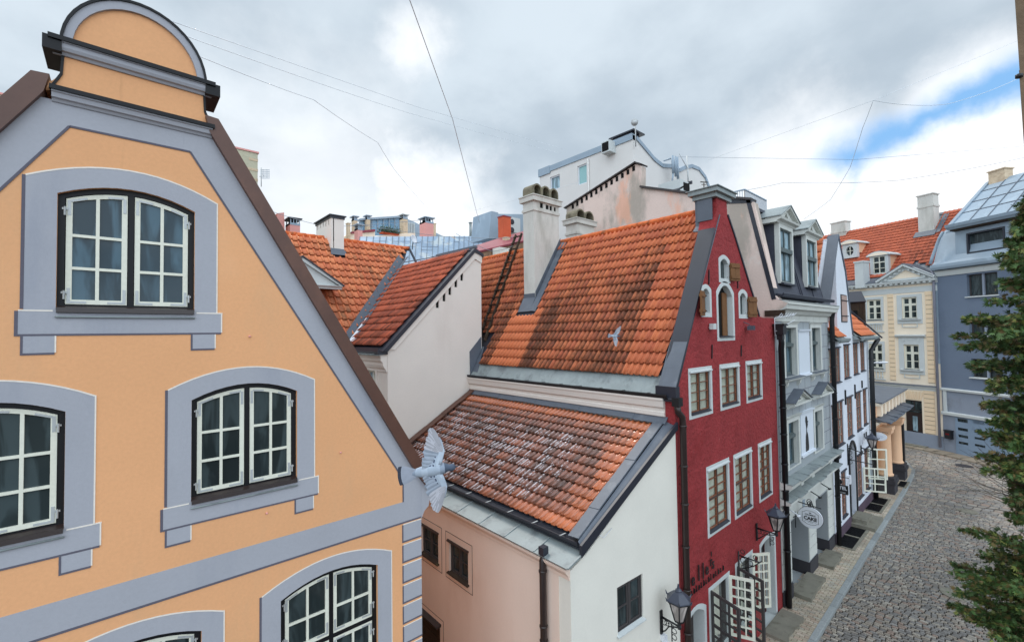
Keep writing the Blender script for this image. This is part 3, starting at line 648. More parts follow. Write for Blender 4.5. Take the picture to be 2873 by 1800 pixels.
vs_ = [Vector((5.965+a, yy, 4.80+b_)) for yy in (12.3, 5.12) for a, b_ in pr_]; n = len(pr_)
mb.add(vs_, [(i, (i+1) % n, (i+1) % n+n, i+n) for i in range(n)]+[tuple(range(n)), tuple(range(n, 2*n))[::-1]]); hp.part('gutter', mb, 'leadD')
for k in range(10): yy = 12.0-.72*k; hp.part('gutter_bracket', MB().box(Fr(5.96, yy, 0), 0, .16, 4.862, 4.87, -.012, .012), 'bracket')
sp_, zp_ = FP.p(1521, 1560, .1)
mb = MB(); mb.box(FP, sp_-.06, sp_+.06, 4.60, 4.74, .0, .13); hp.part('hopper_head', mb, 'leadD')
mb = MB(True); mb.tube([FP.w(sp_, 4.62, .03), FP.w(sp_, 4.50, .09), FP.w(sp_, 0.1, .09)], .062, 10)
for z_ in (4.3, 3.35, 3.1, 2.2, 1.2): mb.tube([FP.w(sp_, z_, .09), FP.w(sp_, z_+.035, .09)], .075, 10)
hp.part('downpipe', mb, 'pipe')
mb = MB(); strip(mb, (9.0-.001, 12.4, 6.0), (9.0, 5.1, 6.0), (0, 0, .4), .01, 2)
mb = MB(True); mb.tube([FW.w(.62, 4.98, .03), FW.w(.8, 4.84, .06), FW.w(1.05, 4.93, .04)], .006, 5); hp.part('loose_cable', mb, 'signw')

# ================================================================ cream wing with the leaning gable and the roof behind it
YG = 12.38; FG = Fr(6.0, YG, 0)
hc = T('gable_wing', 'cream house wing with a half gable wall and five small dark vent holes', 'house', (6, YG, 0))
gw = [(0, 0), (3.0, 0), (3.0, 6.95), (3.53, 8.0), (3.55, 11.22), (3.22, 11.36), (.0, 8.10)]
S_ = 3.024; holes = []
for (x_, y_) in ((1443, 914), (1500, 858), (1549, 804), (1600, 740), (1650, 685)):
    s_, z_ = FG.p(750+x_/S_, 550+y_/S_); holes.append((s_-.055, s_+.055, z_-.13, z_+.13))
hc.part('wall', MB().slab(FG, gw, [rect(*h) for h in holes], -.3, 0), 'cream')
for h in holes: hc.part('vent_hole', MB().box(FG, h[0]-.01, h[1]+.01, h[2]-.01, h[3]+.01, -.29, -.04), 'dark')
mb = MB(); mb.slab(FG, [(.0, 8.08), (.22, 8.06), (3.25, 11.10), (3.55, 10.98), (3.55, 11.225), (3.22, 11.375)], (), .0, .045); hc.part('verge_band', mb, 'cream')
mb = MB(); mb.slab(FG, [(-.18, 8.03), (-.02, 8.02), (3.24, 11.33), (3.60, 11.20), (3.60, 11.30), (3.22, 11.46)], (), -.34, .09); hc.part('verge_coping', mb, 'leadD')
mb = MB(); strip(mb, FG.w(3.0, 6.95, .03), FG.w(3.53, 8.02, .03), (0.05, 0, 0), .02, 2)
FGs = Fr(6.0, 15.3, -90)                        # side of the wing, facing the alley
sw2 = (1.36, 1.98, 5.9, 7.42)
a_, za_ = FGs.p(1030, 1035); b_, zb_ = FGs.p(1055, 1040); sw2 = (b_-.75, b_, za_-1.5, za_)
hc.part('side_wall', MB().slab(FGs, [(0, 0), (2.61, 0), (2.61, 8.0), (0, 8.0)], [rect(*sw2)], -.3, 0), 'cream')
g_ = window(hc, FGs, sw2, d=-.08, fw=.04, fm='trimw', sm='whitepvc', sashes=2, cols=1, rows=2, sw=.04, gl='glassG')
mb = MB(); mb.slab(FGs, rect(sw2[0]-.14, sw2[1]+.14, sw2[2]-.12, sw2[3]+.14), [rect(*sw2)], 0, .03); hc.part('window_surround', mb, 'cream', g_)
mb = MB(); mb.prof(FGs, 0, 2.90, [(0, 7.40), (.03, 7.40), (.04, 7.47), (.09, 7.52), (.13, 7.6), (.14, 7.68), (.20, 7.74), (.21, 7.86), (.24, 7.88), (.24, 7.93), (0, 7.93)]); hc.part('cornice', mb, 'cream')
mb = MB(); mb.prof(FGs, -.2, 2.95, [(.0, 7.93), (.30, 7.93), (.32, 8.02), (.30, 8.12), (.28, 8.12), (.27, 8.03), (.16, 8.00), (0.05, 8.14), (0, 8.14)]); hc.part('gutter', mb, 'leadD')
mb = MB()
for k in range(10): mb.box(FGs, -.1+.3*k, .0+.3*k, 7.935, 7.95, .30, .42)
mb.prof(FGs, -.2, 2.95, [(.02, 7.932), (.34, 7.90), (.34, 7.915), (.02, 7.945)]); hc.part('eaves_sheet', mb, 'zinc')
eu = Vector((0, -1, 0)); ev = Vector((3.26, 0, 3.27)).normalized(); O_ = Vector((5.92, 18.1, 8.16))
VA, VB = Vector((6.04, 15.24, 8.21)), Vector((9.46, 17.95, 11.66))
def in_cream(u, v):
    y = 18.1-u; x = 5.92+v*ev.x; ymax = 15.24+(x-6.04)*(17.95-15.24)/(9.46-6.04)
    return y < ymax-.13 and y > YG+.12
rc = random.Random(5)
def patch_cream(u, v):
    l = .42+.25*max(0, 1-v/2.5)+rc.uniform(-.25, .25); return (rc.random()*.8, max(0, min(1, l)), 0)
tiles(hc, 'roof', O_, eu, ev, 5.8, 4.66, .15, .33, 'creamroof', inside=in_cream, patch=patch_cream, amp=.040, step=.044)
mb = MB(); mb.plate([(5.9, YG+.05, 8.08), (9.25, YG+.05, 11.36), (9.46, 17.95, 11.6), (6.04, 15.24, 8.14)], .05, up=(-.7, 0, .7)); hc.part('roof_deck', mb, 'leadD')
mb = MB(); strip(mb, (9.12, YG+.1, 11.40), (9.40, 17.9, 11.66), (.2, 0, .06), .03, 4); strip(mb, (9.28, YG, 11.50), (9.46, 15.2, 11.60), (.12, 0, 0), .08, 1); hc.part('ridge_flashing', mb, 'lead')
mb = MB(); mb.slab(Fr(9.55, YG, 90), [(.31, 6), (5.5, 6), (5.5, 11.5), (.31, 11.2)], (), -.3, 0); hc.part('party_wall', mb, 'rubble')

hb_ = T('tiled_house', 'house behind the orange gable with a patchy orange roof and pedimented dormer', 'house', (4, 15.24, 0))
n3 = Vector((0, 3.38, 4.31)).normalized()
def in_back(u, v):
    x = 1.0+u; y = 15.24+v*n3.y
    if x > 10.02: return False
    yv = 15.24+(x-6.04)*(17.95-15.24)/(9.46-6.04)
    if x > 5.95 and y < yv+.14: return False
    if 6.30 < x < 6.95 and y > 17.85: return False
    return True
rb = random.Random(9)
def patch_back(u, v):
    l = .22+.3*math.sin(u*1.3+v*.7)**2*rb.random()+rb.uniform(-.1, .15); return (rb.random(), max(0, min(1, l)), 0)
tiles(hb_, 'roof', (1.0, 15.24, 8.21), (1, 0, 0), n3, 9.1, 5.47, .245, .36, 'backroof', inside=in_back, patch=patch_back, amp=.055, step=.055)
mb = MB(); mb.plate([(1, 15.24, 8.13), (6.04, 15.24, 8.13), (9.46, 17.95, 11.58), (10.05, 18.62, 12.46), (1, 18.62, 12.44)], .06, up=(0, -.79, .62))
mb.plate([(1, 18.7, 12.46), (10.05, 18.7, 12.46), (10.05, 22, 8.4), (1, 22, 8.4)], .06, up=(0, .7, .7)); hb_.part('roof_deck', mb, 'leadD')
M['ridge'] = mat('ridge_clay', c(214, 110, 62), v=.15, vs=5, stains=[(c(90, 70, 50), .5, .65, 5, 1, .6)])
for ks in ([k for k in range(26) if 1.2+.35*k <= 6.25], [k for k in range(26) if 1.2+.35*k >= 6.9]):
    mb = MB(True)
    for k in ks: x0 = 1.0+.35*k; mb.tube([(x0, 18.62, 12.50), (x0+.37, 18.62, 12.505)], [.085, .10], 8)
    hb_.part('ridge_tiles', mb, 'ridge')
mb = MB(); strip(mb, (10.06, 17.2, 10.9), (10.06, 18.64, 12.58), (.09, 0, 0), .05, 1); hb_.part('verge_coping', mb, 'leadD')
mb = MB(); d_ = (VB-VA); sd_ = Vector((-d_.y, d_.x, 0)).normalized()*.17
for i in range(6):
    a, b2 = VA.lerp(VB, i/6), VA.lerp(VB, (i+1)/6+.004); z_ = Vector((0, 0, .10+.012*(i % 2)))
    mb.plate([a-sd_*1.5+z_+Vector((0, 0, .23)), b2-sd_*1.5+z_+Vector((0, 0, .23)), b2+z_, a+z_], .02); mb.plate([a+z_, b2+z_, b2+sd_*1.1+z_+Vector((0, 0, .30)), a+sd_*1.1+z_+Vector((0, 0, .30))], .02)
hb_.part('valley_flashing', mb, 'lead')
mb = MB(); mb.plate([VA+Vector((.02, -.35, .10)), VA+Vector((.16, -.35, .22)), VA.lerp(VB, .33)+Vector((.06, -.12, .14)), VA.lerp(VB, .33)+Vector((0, -.10, .12)), VA+Vector((-.12, -.05, .10))], .01); hb_.part('bare_sheet', mb, 'signw')
mb = MB(); mb.box(Fr(1, 15.3, 0), 0, 9, 0, 8.1, -.3, 0); mb.box(Fr(10.0, 15.4, 90), 0, 6.5, 0, 8.4, -.3, 0); hb_.part('wall', mb, 'cream')
# its dormer (pediment over a casement)
FD = Fr(0, 15.75, 0)
w0 = FD.p(878, 815); w1 = FD.p(914, 930)
pedi = [FD.p(770, 800), FD.p(843, 722), FD.p(958, 803)]
ax_, az_ = pedi[1]; rx_, rz_ = pedi[2]; lx_ = 2*ax_-rx_
dm = T('dormer', 'white pedimented dormer on the orange roof behind the brown verge', 'dormer', (ax_, 15.75, rz_-1.6)); dm.o['category'] = 'dormer'
mb = MB(); wd = (ax_-.42, ax_+.42, rz_-1.55, rz_-.30); mb.slab(FD, rect(ax_-.66, ax_+.62, rz_-1.8, rz_), [rect(*wd)], -.3, 0)
dmp = dm
hbd = hb_.part('dormer', mb, 'trimw')
bpy.data.objects.remove(dm.o)
def sub(t, name, mb, m, par): return t.part(name, mb, m, par)
mb = MB(); mb.slab(FD, [(lx_+.12, rz_), (rx_-.12, rz_), (ax_, az_-.10)], (), -1.6, .02); mb.prof(FD, lx_, rx_, [(0, rz_-.12), (.04, rz_-.12), (.06, rz_-.05), (.12, rz_-.03), (.13, rz_+.0), (0, rz_+.0)])
for s0_, s1_ in ((lx_, ax_), (rx_, ax_)): stroke(mb, FD, (s0_, rz_+.01), (s1_, az_-.05), .10, .02, .13)
sub(hb_, 'pediment', mb, 'trimw', hbd)
mb = MB()
for s0_ in (lx_-.04, rx_+.04):
    a, b2 = FD.w(s0_, rz_-.02, .17), FD.w(ax_, az_+.02, .17); mb.plate([a, b2, b2+Vector((0, 1.9, 0)), a+Vector((0, 1.9, 0))], .045)
sub(hb_, 'dormer_roof', mb, 'leadD', hbd)
mb = MB(); inn = (wd[0]+.08, wd[1]-.08, wd[2]+.05, wd[3]-.07); mb.slab(FD, rect(*wd), [rect(*inn)], -.12, -.04); mb.box(FD, ax_-.03, ax_+.03, inn[2], inn[3], -.11, -.05); sub(hb_, 'casement', mb, 'whitepvc', hbd)
sub(hb_, 'pane', MB().box(FD, inn[0], inn[1], inn[2], inn[3], -.10, -.09), 'glassG', hbd)
mb = MB(); mb.slab(Fr(ax_+.62, 15.78, 90), [(0, rz_-1.8), (1.3, rz_-.2), (1.3, rz_), (0, rz_)], (), -.05, 0); sub(hb_, 'cheek', mb, 'trimw', hbd)
# tall rendered chimney on that roof
cp = onplane(929, 706, VA, Vector((0, -4.31, 3.38))); FC = Fr(cp.x, cp.y, 0); cw_, _ = FC.p(965, 690); FCs = Fr(cp.x, cp.y, -90)
cl_, _ = FCs.p(887, 650); zt_ = FC.p(929, 604)[1]
mb = MB(); hs = []
for k in range(5):
    px_, py_ = 750+(428+23*k)/S_, 550+(268-11*k)/S_; s_, z_ = FCs.p(px_, py_); hs.append(rect(s_-.05, s_+.05, z_-.10, z_+.10))
mb.slab(FCs, rect(cl_, 0, cp.z-.5, zt_), hs, -.08, 0); mb.box(FCs, cl_, 0, cp.z-.5, zt_, -cw_, -.12); ch = hb_.part('chimney', mb, 'cream')
mb = MB(); mb.box(FCs, cl_-.03, .03, zt_-.10, zt_, -cw_-.03, .03); mb.box(FCs, cl_-.08, .08, zt_, zt_+.045, -cw_-.08, .08)
hb_.part('chimney_cap', mb, 'leadD', ch)
mb = MB(); mb.box(FCs, cl_+.01, -.01, zt_-1, zt_-.02, -.118, -.085); hb_.part('flue', mb, 'dark', ch)
mb = MB(); mb.plate([FC.w(-.03, cp.z+.14, .02), FC.w(cw_+.03, cp.z+.14, .02), FC.w(cw_+.06, cp.z-.13, .16), FC.w(-.06, cp.z-.13, .16)], .02); hb_.part('chimney_flashing', mb, 'lead', ch)

# ================================================================ red gabled house
FR = Fr(0, 4.9, 0)
hr = T('red_gabled_house', 'crimson gabled house with wooden attic shutters, lattice windows and bright tiled roof', 'house', (9, 4.9, 0))
row1 = [(9.61, 10.79), (11.21, 12.41), (12.83, 14.00)]; row2 = [(10.36, 11.62), (11.88, 13.08), (13.53, 14.57)]
att = [(11.42, 11.88, 9.82, 10.22, .12), (11.24, 12.09, 8.34, 9.38, .28), (10.40, 10.77, 8.93, 9.40, .12), (12.58, 12.99, 8.92, 9.40, .12)]
shops = [(10.42, 11.37, .9, 2.42), (11.91, 12.85, .9, 2.46)]
archd = (9.30, 10.09, .12, 2.10, .18); doorr = (13.55, 14.56, .12, 2.40, .10)
ins = .095
ops = [(a+ins, b-ins, 6.6, 7.56) for a, b in row1]+[(a+ins, b-ins, 3.74, 5.20) for a, b in row2]
redw = [(9.0, 0), (15.12, 0), (15.12, 8.86), (14.25, 8.86), (13.9, 8.9), (12.32, 11.05), (11.93, 11.52), (11.90, 11.86), (11.30, 11.86), (11.27, 11.45), (11.1, 11.05), (9.0, 7.15)]
hr.part('wall', MB().slab(FR, redw, [outl(o) for o in ops+att+shops+[archd, doorr]], -.40, 0), 'red')
def band(mb, fr, op, w, d=.006, n=10, wt=None, wb=None):
    wt = w if wt is None else wt; wb = w if wb is None else wb
    o = (op[0]-w, op[1]+w, op[2]-wb, op[3]+wt)+((op[4],) if len(op) > 4 else ())
    mb.slab(fr, outl(o, 0, n), [outl(op, -.001, n)], .0005, d)
for o, w_, wb_ in [(o, .095, None) for o in ops]+[(o, .10, None) for o in att+shops]+[(archd, .10, 0), (doorr, .11, 0)]:
    mb = MB(); band(mb, FR, o, w_, wb=wb_); wb2 = hr.part('window_band', mb, 'trimw'); mb = MB(); mb.slab(FR, outl(o, .002), [outl(o, .012)], -.26, -.001); hr.part('reveal_lining', mb, 'trimw', wb2)
for i, o in enumerate(ops):
    up = i < 3
    g_ = window(hr, FR, o, d=-.025, fw=.035, fm='sashd', sm='muntin', sashes=2, cols=1, rows=4 if up else (3, 3), sw=.016, mw_=.013, tr=None if up else .74, mid=.026, gl='clear', curtain=True)
    sb = MB(); sb.prof(FR, o[0]+.01, o[1]-.01, [(-.02, o[2]+.03), (.03, o[2]+.005), (.03, o[2]-.012), (-.02, o[2]-.005)]); hr.part('sill', sb, 'leadD', g_)
    sb = MB(); sb.prof(FR, o[0]-.06, o[1]+.05, [(0, o[3]+.035), (.05, o[3]+.01), (.045, o[3]-.02), (0, o[3]-.005)]); hr.part('drip_ledge', sb, 'trimw', g_)
# attic openings: deep reveals, boards and brown shutters
for i, o in enumerate(att):
    mb = MB()
    if i == 1:
        mb.slab(FR, rect(o[0]+.50, o[0]+.78, o[2]+.03, o[3]+.1), (), -.135, -.11); g_ = hr.part('hatch_door', mb, 'wood'); mb = MB(); mb.prof(FR, o[0]+.013, o[1]-.013, [(-.13, o[2]+.03), (.05, o[2]+.008), (.05, o[2]-.012), (-.13, o[2]-.0)]); hr.part('hatch_sill', mb, 'leadD', g_)
    mb = MB(); mb.slab(FR, outl(o, .003), (), -.39, -.14 if i == 1 else -.10); hr.part('attic_opening', mb, 'dark' if i == 1 else 'glass')
for (s, zc, h_, sg, lbl) in ((11.90, 10.02, .46, 1, 'shutter of the topmost attic window'), (10.38, 9.14, .58, -1, 'left shutter beside the small attic window'), (13.01, 9.14, .56, 1, 'right shutter beside the small attic window')):
    fr_ = FR.at(s, .05, (-14 if sg > 0 else 180+14)); mb = MB(); wd_ = .36
    for k in range(2): mb.box(fr_, k*wd_/2+.004, (k+1)*wd_/2-.004, zc-h_/2, zc+h_/2, -.018, .018)
    for z_ in (zc-h_*.3, zc+h_*.32): mb.box(fr_, .01, wd_-.01, z_-.035, z_+.035, -.04, .04)
    sh = hr.part('shutter', mb, 'wood', label=lbl); mb = MB()
    for z_ in (zc-h_*.3, zc+h_*.32): mb.box(fr_, -.05, .05, z_-.012, z_+.012, -.055, -.046)
    hr.part('hinge', mb, 'iron', sh)
for (s, z0_, z1_) in ((10.72, 9.62, 9.98), (12.42, 9.62, 9.95), (10.78, 7.82, 8.16), (12.52, 7.80, 8.10)):
    mb = MB(); stroke(mb, FR, (s, z0_), (s+.03, z1_), .022, .005, .03); hr.part('wall_tie', mb, 'iron')
mb = MB(); mb.box(FR, 10.66, 10.82, 8.53, 8.67, .03, .13); mb.box(FR, 10.70, 10.74, 8.56, 8.60, 0, .04); hr.part('floodlight', mb, 'trimw')
mb = MB(); mb.box(FR.at(12.80, 0, 10), 0, .20, 8.50, 8.62, .08, .24); mb.tube([FR.w(12.78, 8.72, 0), FR.w(12.82, 8.66, .12), FR.w(12.88, 8.58, .16)], .012, 6); hr.part('floodlight', mb, 'lampmetal')
# roof
e0, e1 = Vector((9.0, 0, 7.10)), Vector((12.05, 0, 11.75)); ev = (e1-e0); SR = ev.length; ev.normalize()
CHX0, CHY0, CHY1 = 10.60, 10.62, 11.36
rr = random.Random(11)
def in_red(u, v):
    y = 15.5-u; p = e0+ev*(v+.42)
    if y < 5.32: return False
    if y > 12.42 and p.x < 9.95: return False
    if y > 12.05 and p.x < 9.95 and v < 2.2: return False
    if y > 12.0-.0*v and v < .8: return False
    if 10.40 < y < 11.50 and 10.36 < p.x < 11.9: return False
    return True
def patch_red(u, v):
    y = 15.5-u; l = .45; n_ = rr.random()
    d_ = math.sin(y*1.1+1.5)*.5+math.sin(y*2.7+v*.9)*.3+math.sin(v*1.7+y*.5)*.35
    l += .16*d_+.20*max(0, 1-v/3.0)+(.12 if 5.9 < y < 9.8 and v < 3.6 else 0)
    if y < 6.4: l = .12+.1*rr.random()
    if y > 11.6: l += .1
    if v > 4.1: l -= .22
    if 10.2-(.0) < y < 11.62 and v < 2.25: l = .02+.12*rr.random(); n_ *= .25
    elif 9.4 < y < 10.3 and v < 2.6: l += .25
    return (n_*.9, max(0, min(1, l+rr.uniform(-.12, .16))), 0)
tiles(hr, 'roof', (9.0+ev.x*.42, 15.5, 7.10+ev.z*.42), (0, -1, 0), ev, 10.3, SR-.46, .163, .318, 'redroof', inside=in_red, patch=patch_red, amp=.046, step=.050)
mb = MB(); mb.plate([(8.95, 15.6, 7.0), (8.95, 5.0, 7.0), (12.05, 5.0, 11.70), (12.05, 15.6, 11.70)], .06, up=(-.83, 0, .55)); mb.plate([(12.05, 15.6, 11.7), (12.05, 5.25, 11.5), (13.75, 5.25, 8.7), (13.75, 15.6, 8.7)], .06, up=(.8, 0, .6)); hr.part('roof_deck', mb, 'leadD')
mb = MB(True)
for k in range(27): mb.tube([(12.07, 15.4-.37*k, 11.79), (12.07, 15.4-.37*k-.40, 11.795)], [.10, .085], 8)
hr.part('ridge_tiles', mb, 'ridge')
mb = MB(); n = 9
a_, b_ = Vector((9.02, 5.21, 7.16)), Vector((11.45, 5.21, 11.32))
for i in range(n+1):
    a, b2 = a_.lerp(b_, i/(n+1)), a_.lerp(b_, (i+1)/(n+1)+.004); L_ = Vector((0, 0, .10+.005*(i % 2)))
    mb.plate([a+L_, b2+L_, b2+Vector((0, -.33, .10)), a+Vector((0, -.33, .10))], .03)
    mb.plate([a+Vector((-.02, .09, .045)), b2+Vector((-.02, .09, .045)), b2+L_, a+L_], .02)
mb.plate([(11.15, 5.45, 11.05), (11.45, 5.32, 11.50), (11.45, 4.93, 11.50), (11.12, 4.93, 10.95)], .03)
mb.box(Fr(11.22, 5.0, 0), 0, .05, 11.1, 11.86, -.42, -.0); mb.box(Fr(11.22, 5.35, -90), 0, .38, 11.30, 11.86, 0, .04)
hr.part('gable_flashing', mb, 'lead')
mb = MB()
for a, b2 in (((9.0, 7.15), (11.1, 11.05)), ((11.93, 11.52), (12.32, 11.05)), ((12.32, 11.05), (13.9, 8.9))): stroke(mb, FR, a, b2, .05, -.38, .03)
hr.part('gable_edge', mb, 'leadD')
mb = MB(); mb.box(FR, 8.93, 9.10, 6.98, 7.30, -.42, .06); mb.plate([(8.93, 5.32, 7.02), (9.12, 5.32, 7.26), (9.12, 4.86, 7.26), (8.93, 4.86, 7.02)], .02); hr.part('kneeler', mb, 'leadD')
mb = MB(); mb.box(FR, 11.14, 12.06, 11.86, 11.97, -.55, .06); mb.box(FR, 11.04, 12.16, 11.97, 12.08, -.62, .14); mb.box(FR, 11.0, 12.2, 12.08, 12.10, -.66, .18); hr.part('gable_cap', mb, 'zinc')
mb = MB(); n = 9
for i in range(n):
    ya, yb = 12.3-7.0*i/n, 12.3-7.0*(i+1)/n; mb.plate([(8.98, ya, 7.10+.004*(i % 2)), (8.98, yb-.01, 7.10+.004*(i % 2)), (9.27, yb-.01, 7.50), (9.27, ya, 7.50)], .015)
hr.part('eaves_sheet', mb, 'zinc')
mb = MB(True); vs_ = [Vector((8.86+a, yy, 7.06+b_)) for yy in (12.35, 5.02) for a, b_ in pr_]; n = len(pr_)
mb.add(vs_, [(i, (i+1) % n, (i+1) % n+n, i+n) for i in range(n)]+[tuple(range(n)), tuple(range(n, 2*n))[::-1]]); hr.part('gutter', mb, 'iron')
for k in range(11): hr.part('gutter_bracket', MB().box(Fr(8.84, 12.1-.66*k, 0), 0, .17, 7.125, 7.133, -.012, .012), 'iron')
FRs = Fr(9.0, 12.38, -90)
mb = MB(); mb.prof(FRs, 0, 7.25, [(-.05, 6.50), (.0, 6.50), (.02, 6.56), (.02, 6.62), (.05, 6.64), (.05, 6.72), (.03, 6.74), (.03, 6.80), (.08, 6.84), (.10, 6.96), (.12, 7.0), (.12, 7.04), (-.05, 7.04)]); hr.part('cornice', mb, 'cream')
mb = MB(); mb.box(FRs, 0, 7.28, 4.6, 6.5, -.3, -.004); mb.box(Fr(9.0, 16, -90), 0, 3.7, 0, 7.0, -.3, 0); hr.part('side_wall', mb, 'offwhite')
mb = MB(); strip(mb, (9.05, 12.02, 7.22), (9.60, 12.35, 8.05), (0.02, .30, .0), .02, 3); mb.plate([(9.0, 12.33, 7.1), (9.5, 12.36, 7.95), (9.5, 12.36, 8.4), (9.0, 12.36, 7.9)], .02, up=(0, -1, 0)); hr.part('valley_flashing', mb, 'lead')
mb = MB(); mb.box(FR, 8.86, 9.04, 6.90, 7.08, .0, .16); hr.part('hopper_head', mb, 'iron')
mb = MB(True); mb.tube([FR.w(8.94, 6.95, .08), FR.w(8.95, 6.78, .09), FR.w(9.07, 6.66, .12), FR.w(9.09, 6.50, .12), FR.w(9.09, .1, .12)], .07, 10)
for z_ in (6.45, 5.6, 4.8, 3.9, 3.0, 2.1): mb.tube([FR.w(9.09, z_, .12), FR.w(9.09, z_+.03, .12)], .084, 10)
hr.part('downpipe', mb, 'pipe')
# big chimney
def arch_chimney(t, fx, fy, X0, Y0, wx, wy, zb, z1, z2, zt, narch, lbl, slots=()):
    """shaft with moulded collars and a head of round-arched flues facing the street"""
    a = Fr(X0, Y0, 0); mb = MB(); hs = [rect(*q) for q in slots]
    mb.slab(a, rect(0, wx, z1+.05, z2), hs, -.10, 0); mb.box(a, 0, wx, z1+.05, z2, -wy, -.101); mb.box(a, .0, wx, zb, z1+.05, -wy+.001, .001)
    mb.box(a, -.035, wx+.035, z1, z1+.09, -wy-.035, .035); ch = t.part('chimney', mb, 'chim', label=lbl)
    mb = MB(); mb.box(a, -.09, wx+.09, z2-.02, z2+.15, -wy-.09, .09); mb.box(a, -.12, wx+.12, z2+.15, z2+.185, -wy-.12, .12); t.part('chimney_collar', mb, 'chim', ch)
    mb = MB(); w = wx/narch; z0 = z2+.185
    for k in range(narch):
        x0, x1 = k*w, (k+1)*w; ro = w/2; oh = (zt-z0)-ro
        out = [(x0, z0), (x1, z0)]+[((x0+x1)/2+ro*math.cos(PI*i/10), z0+oh+ro*math.sin(PI*i/10)) for i in range(11)]
        ri = ro-.055; hole = [((x0+x1)/2-ri, z0+.02), ((x0+x1)/2+ri, z0+.02)]+[((x0+x1)/2+ri*math.cos(PI*i/10), z0+oh+ri*math.sin(PI*i/10)) for i in range(11)]
        mb.slab(a, out, [hole], -wy, 0)
        mb2 = MB(); mb2.slab(a, hole, (), -wy+.12, -wy+.14); t.part('flue', mb2, 'dark', ch)
    t.part('chimney_head', mb, 'mossy', ch); return ch
rn = Vector((-(11.75-7.05)/(12.05-9), 0, 1)).normalized(); rp = Vector((9, 0, 7.05))
cc_ = onplane(1501, 843, rp, rn); a = Fr(cc_.x, cc_.y, 0)
cwx = a.p(1568, 640)[0]; cz = [a.p(1500, y)[1] for y in (590, 557, 512)]; cwy = -Fr(cc_.x, cc_.y, -90).p(1469, 700)[0]
zs = [a.p(px_, py_) for px_, py_ in ((1515, 568), (1524, 585), (1531, 574), (1540, 589), (1542, 577), (1549, 592), (1554, 581), (1560, 594))]
sl4 = [(zs[2*i][0], zs[2*i+1][0], zs[2*i+1][1], zs[2*i][1]) for i in range(4)]
ch = arch_chimney(hr, 0, 0, cc_.x, cc_.y, cwx, cwy, cc_.z-.3, cz[0], cz[1]-.05, cz[2], 3, 'tall chimney with three arches', sl4)
mb = MB(); mb.slab(a, rect(.02, cwx-.02, cz[0]+.06, cz[1]-.06), (), -.099, -.03); hr.part('slot_backing', mb, 'dark', ch)  # dark sheet set close behind the chimney slots
mb = MB(); k = ev/ev.x
def rz(x): return rp.z+(x-9)*(11.75-7.05)/(12.05-9)
x0, x1 = cc_.x, cc_.x+cwx; y0, y1 = cc_.y, cc_.y+cwy
mb.plate([(x0-.30, y1+.03, rz(x0-.30)+.09), (x0-.30, y0-.05, rz(x0-.30)+.09), (x0-.01, y0-.03, rz(x0)+.12), (x0-.01, y1+.03, rz(x0)+.12)], .02)
mb.plate([(x0-.012, y1+.01, rz(x0)-.1), (x0-.012, y0-.01, rz(x0)-.1), (x0-.012, y0-.01, rz(x0)+.26), (x0-.012, y1+.01, rz(x0)+.26)], .01)
n = 5
for i in range(n):
    xa, xb = x0-.30+(x1+.35-x0)*i/n, x0-.30+(x1+.35-x0)*(i+1)/n+.01
    mb.plate([(xa, y0-.30, rz(xa)+.08), (xb, y0-.30, rz(xb)+.08), (xb, y0-.05, rz(xb)+.11), (xa, y0-.05, rz(xa)+.11)], .02)
    if xa > x0-.02: mb.plate([(xa, y0-.012, rz(xa)), (xb, y0-.012, rz(xb)), (xb, y0-.012, rz(xb)+.28), (xa, y0-.012, rz(xa)+.28)], .01)
hr.part('chimney_flashing', mb, 'lead', ch)
# second chimney beyond the ridge
F2 = Fr(0, 11.2, 0); s_, z_ = F2.p(1618, 640)
A2 = Fr(s_, 11.2, 0); w2 = A2.p(1667, 660)[0]; z2 = [A2.p(1620, y)[1] for y in (655, 622, 583)]; wy2 = -Fr(s_, 11.2, -90).p(1588, 655)[0]
arch_chimney(hr, 0, 0, s_, 11.2, w2, wy2, 9, z2[0], z2[1]-.03, z2[2], 2, 'lower chimney with two sooty arches behind the ridge')
# roof ladder
mb = MB(); la, lb = onplane(1350, 985, rp, rn), onplane(1462, 668, rp, rn); dirl = (lb-la)
P0, P1 = onplane(1349, 960, rp, rn), onplane(1440, 700, rp, rn); up_ = rn*.12; sd2 = Vector((0, -.36, 0))
for o_ in (Vector(), sd2):
    q0, q1 = P0+up_+o_, P0+up_+o_+(P1-P0)*1.16
    t_ = (q1-q0).normalized(); nn_ = rn*.045; ww_ = t_.cross(rn)*.025
    mb.add([q0+ww_-nn_, q0-ww_-nn_, q0-ww_+nn_, q0+ww_+nn_, q1+ww_-nn_, q1-ww_-nn_, q1-ww_+nn_, q1+ww_+nn_], [(0, 1, 2, 3), (7, 6, 5, 4), (0, 4, 5, 1), (1, 5, 6, 2), (2, 6, 7, 3), (3, 7, 4, 0)])
ld = hr_ld = T('roof_ladder', 'dark weathered wooden ladder lying on the tiles left of the chimney', 'ladder', P0)
ld.part('rail', mb, 'darkwood')
for k in range(15):
    q_ = P0+up_*1.3+(P1-P0)*(.03+.078*k); mb = MB(); mb.box(Fr(q_.x, q_.y, -90), -.04, .41, q_.z-.022, q_.z+.022, -.025, .03); ld.part('rung', mb, 'darkwood')
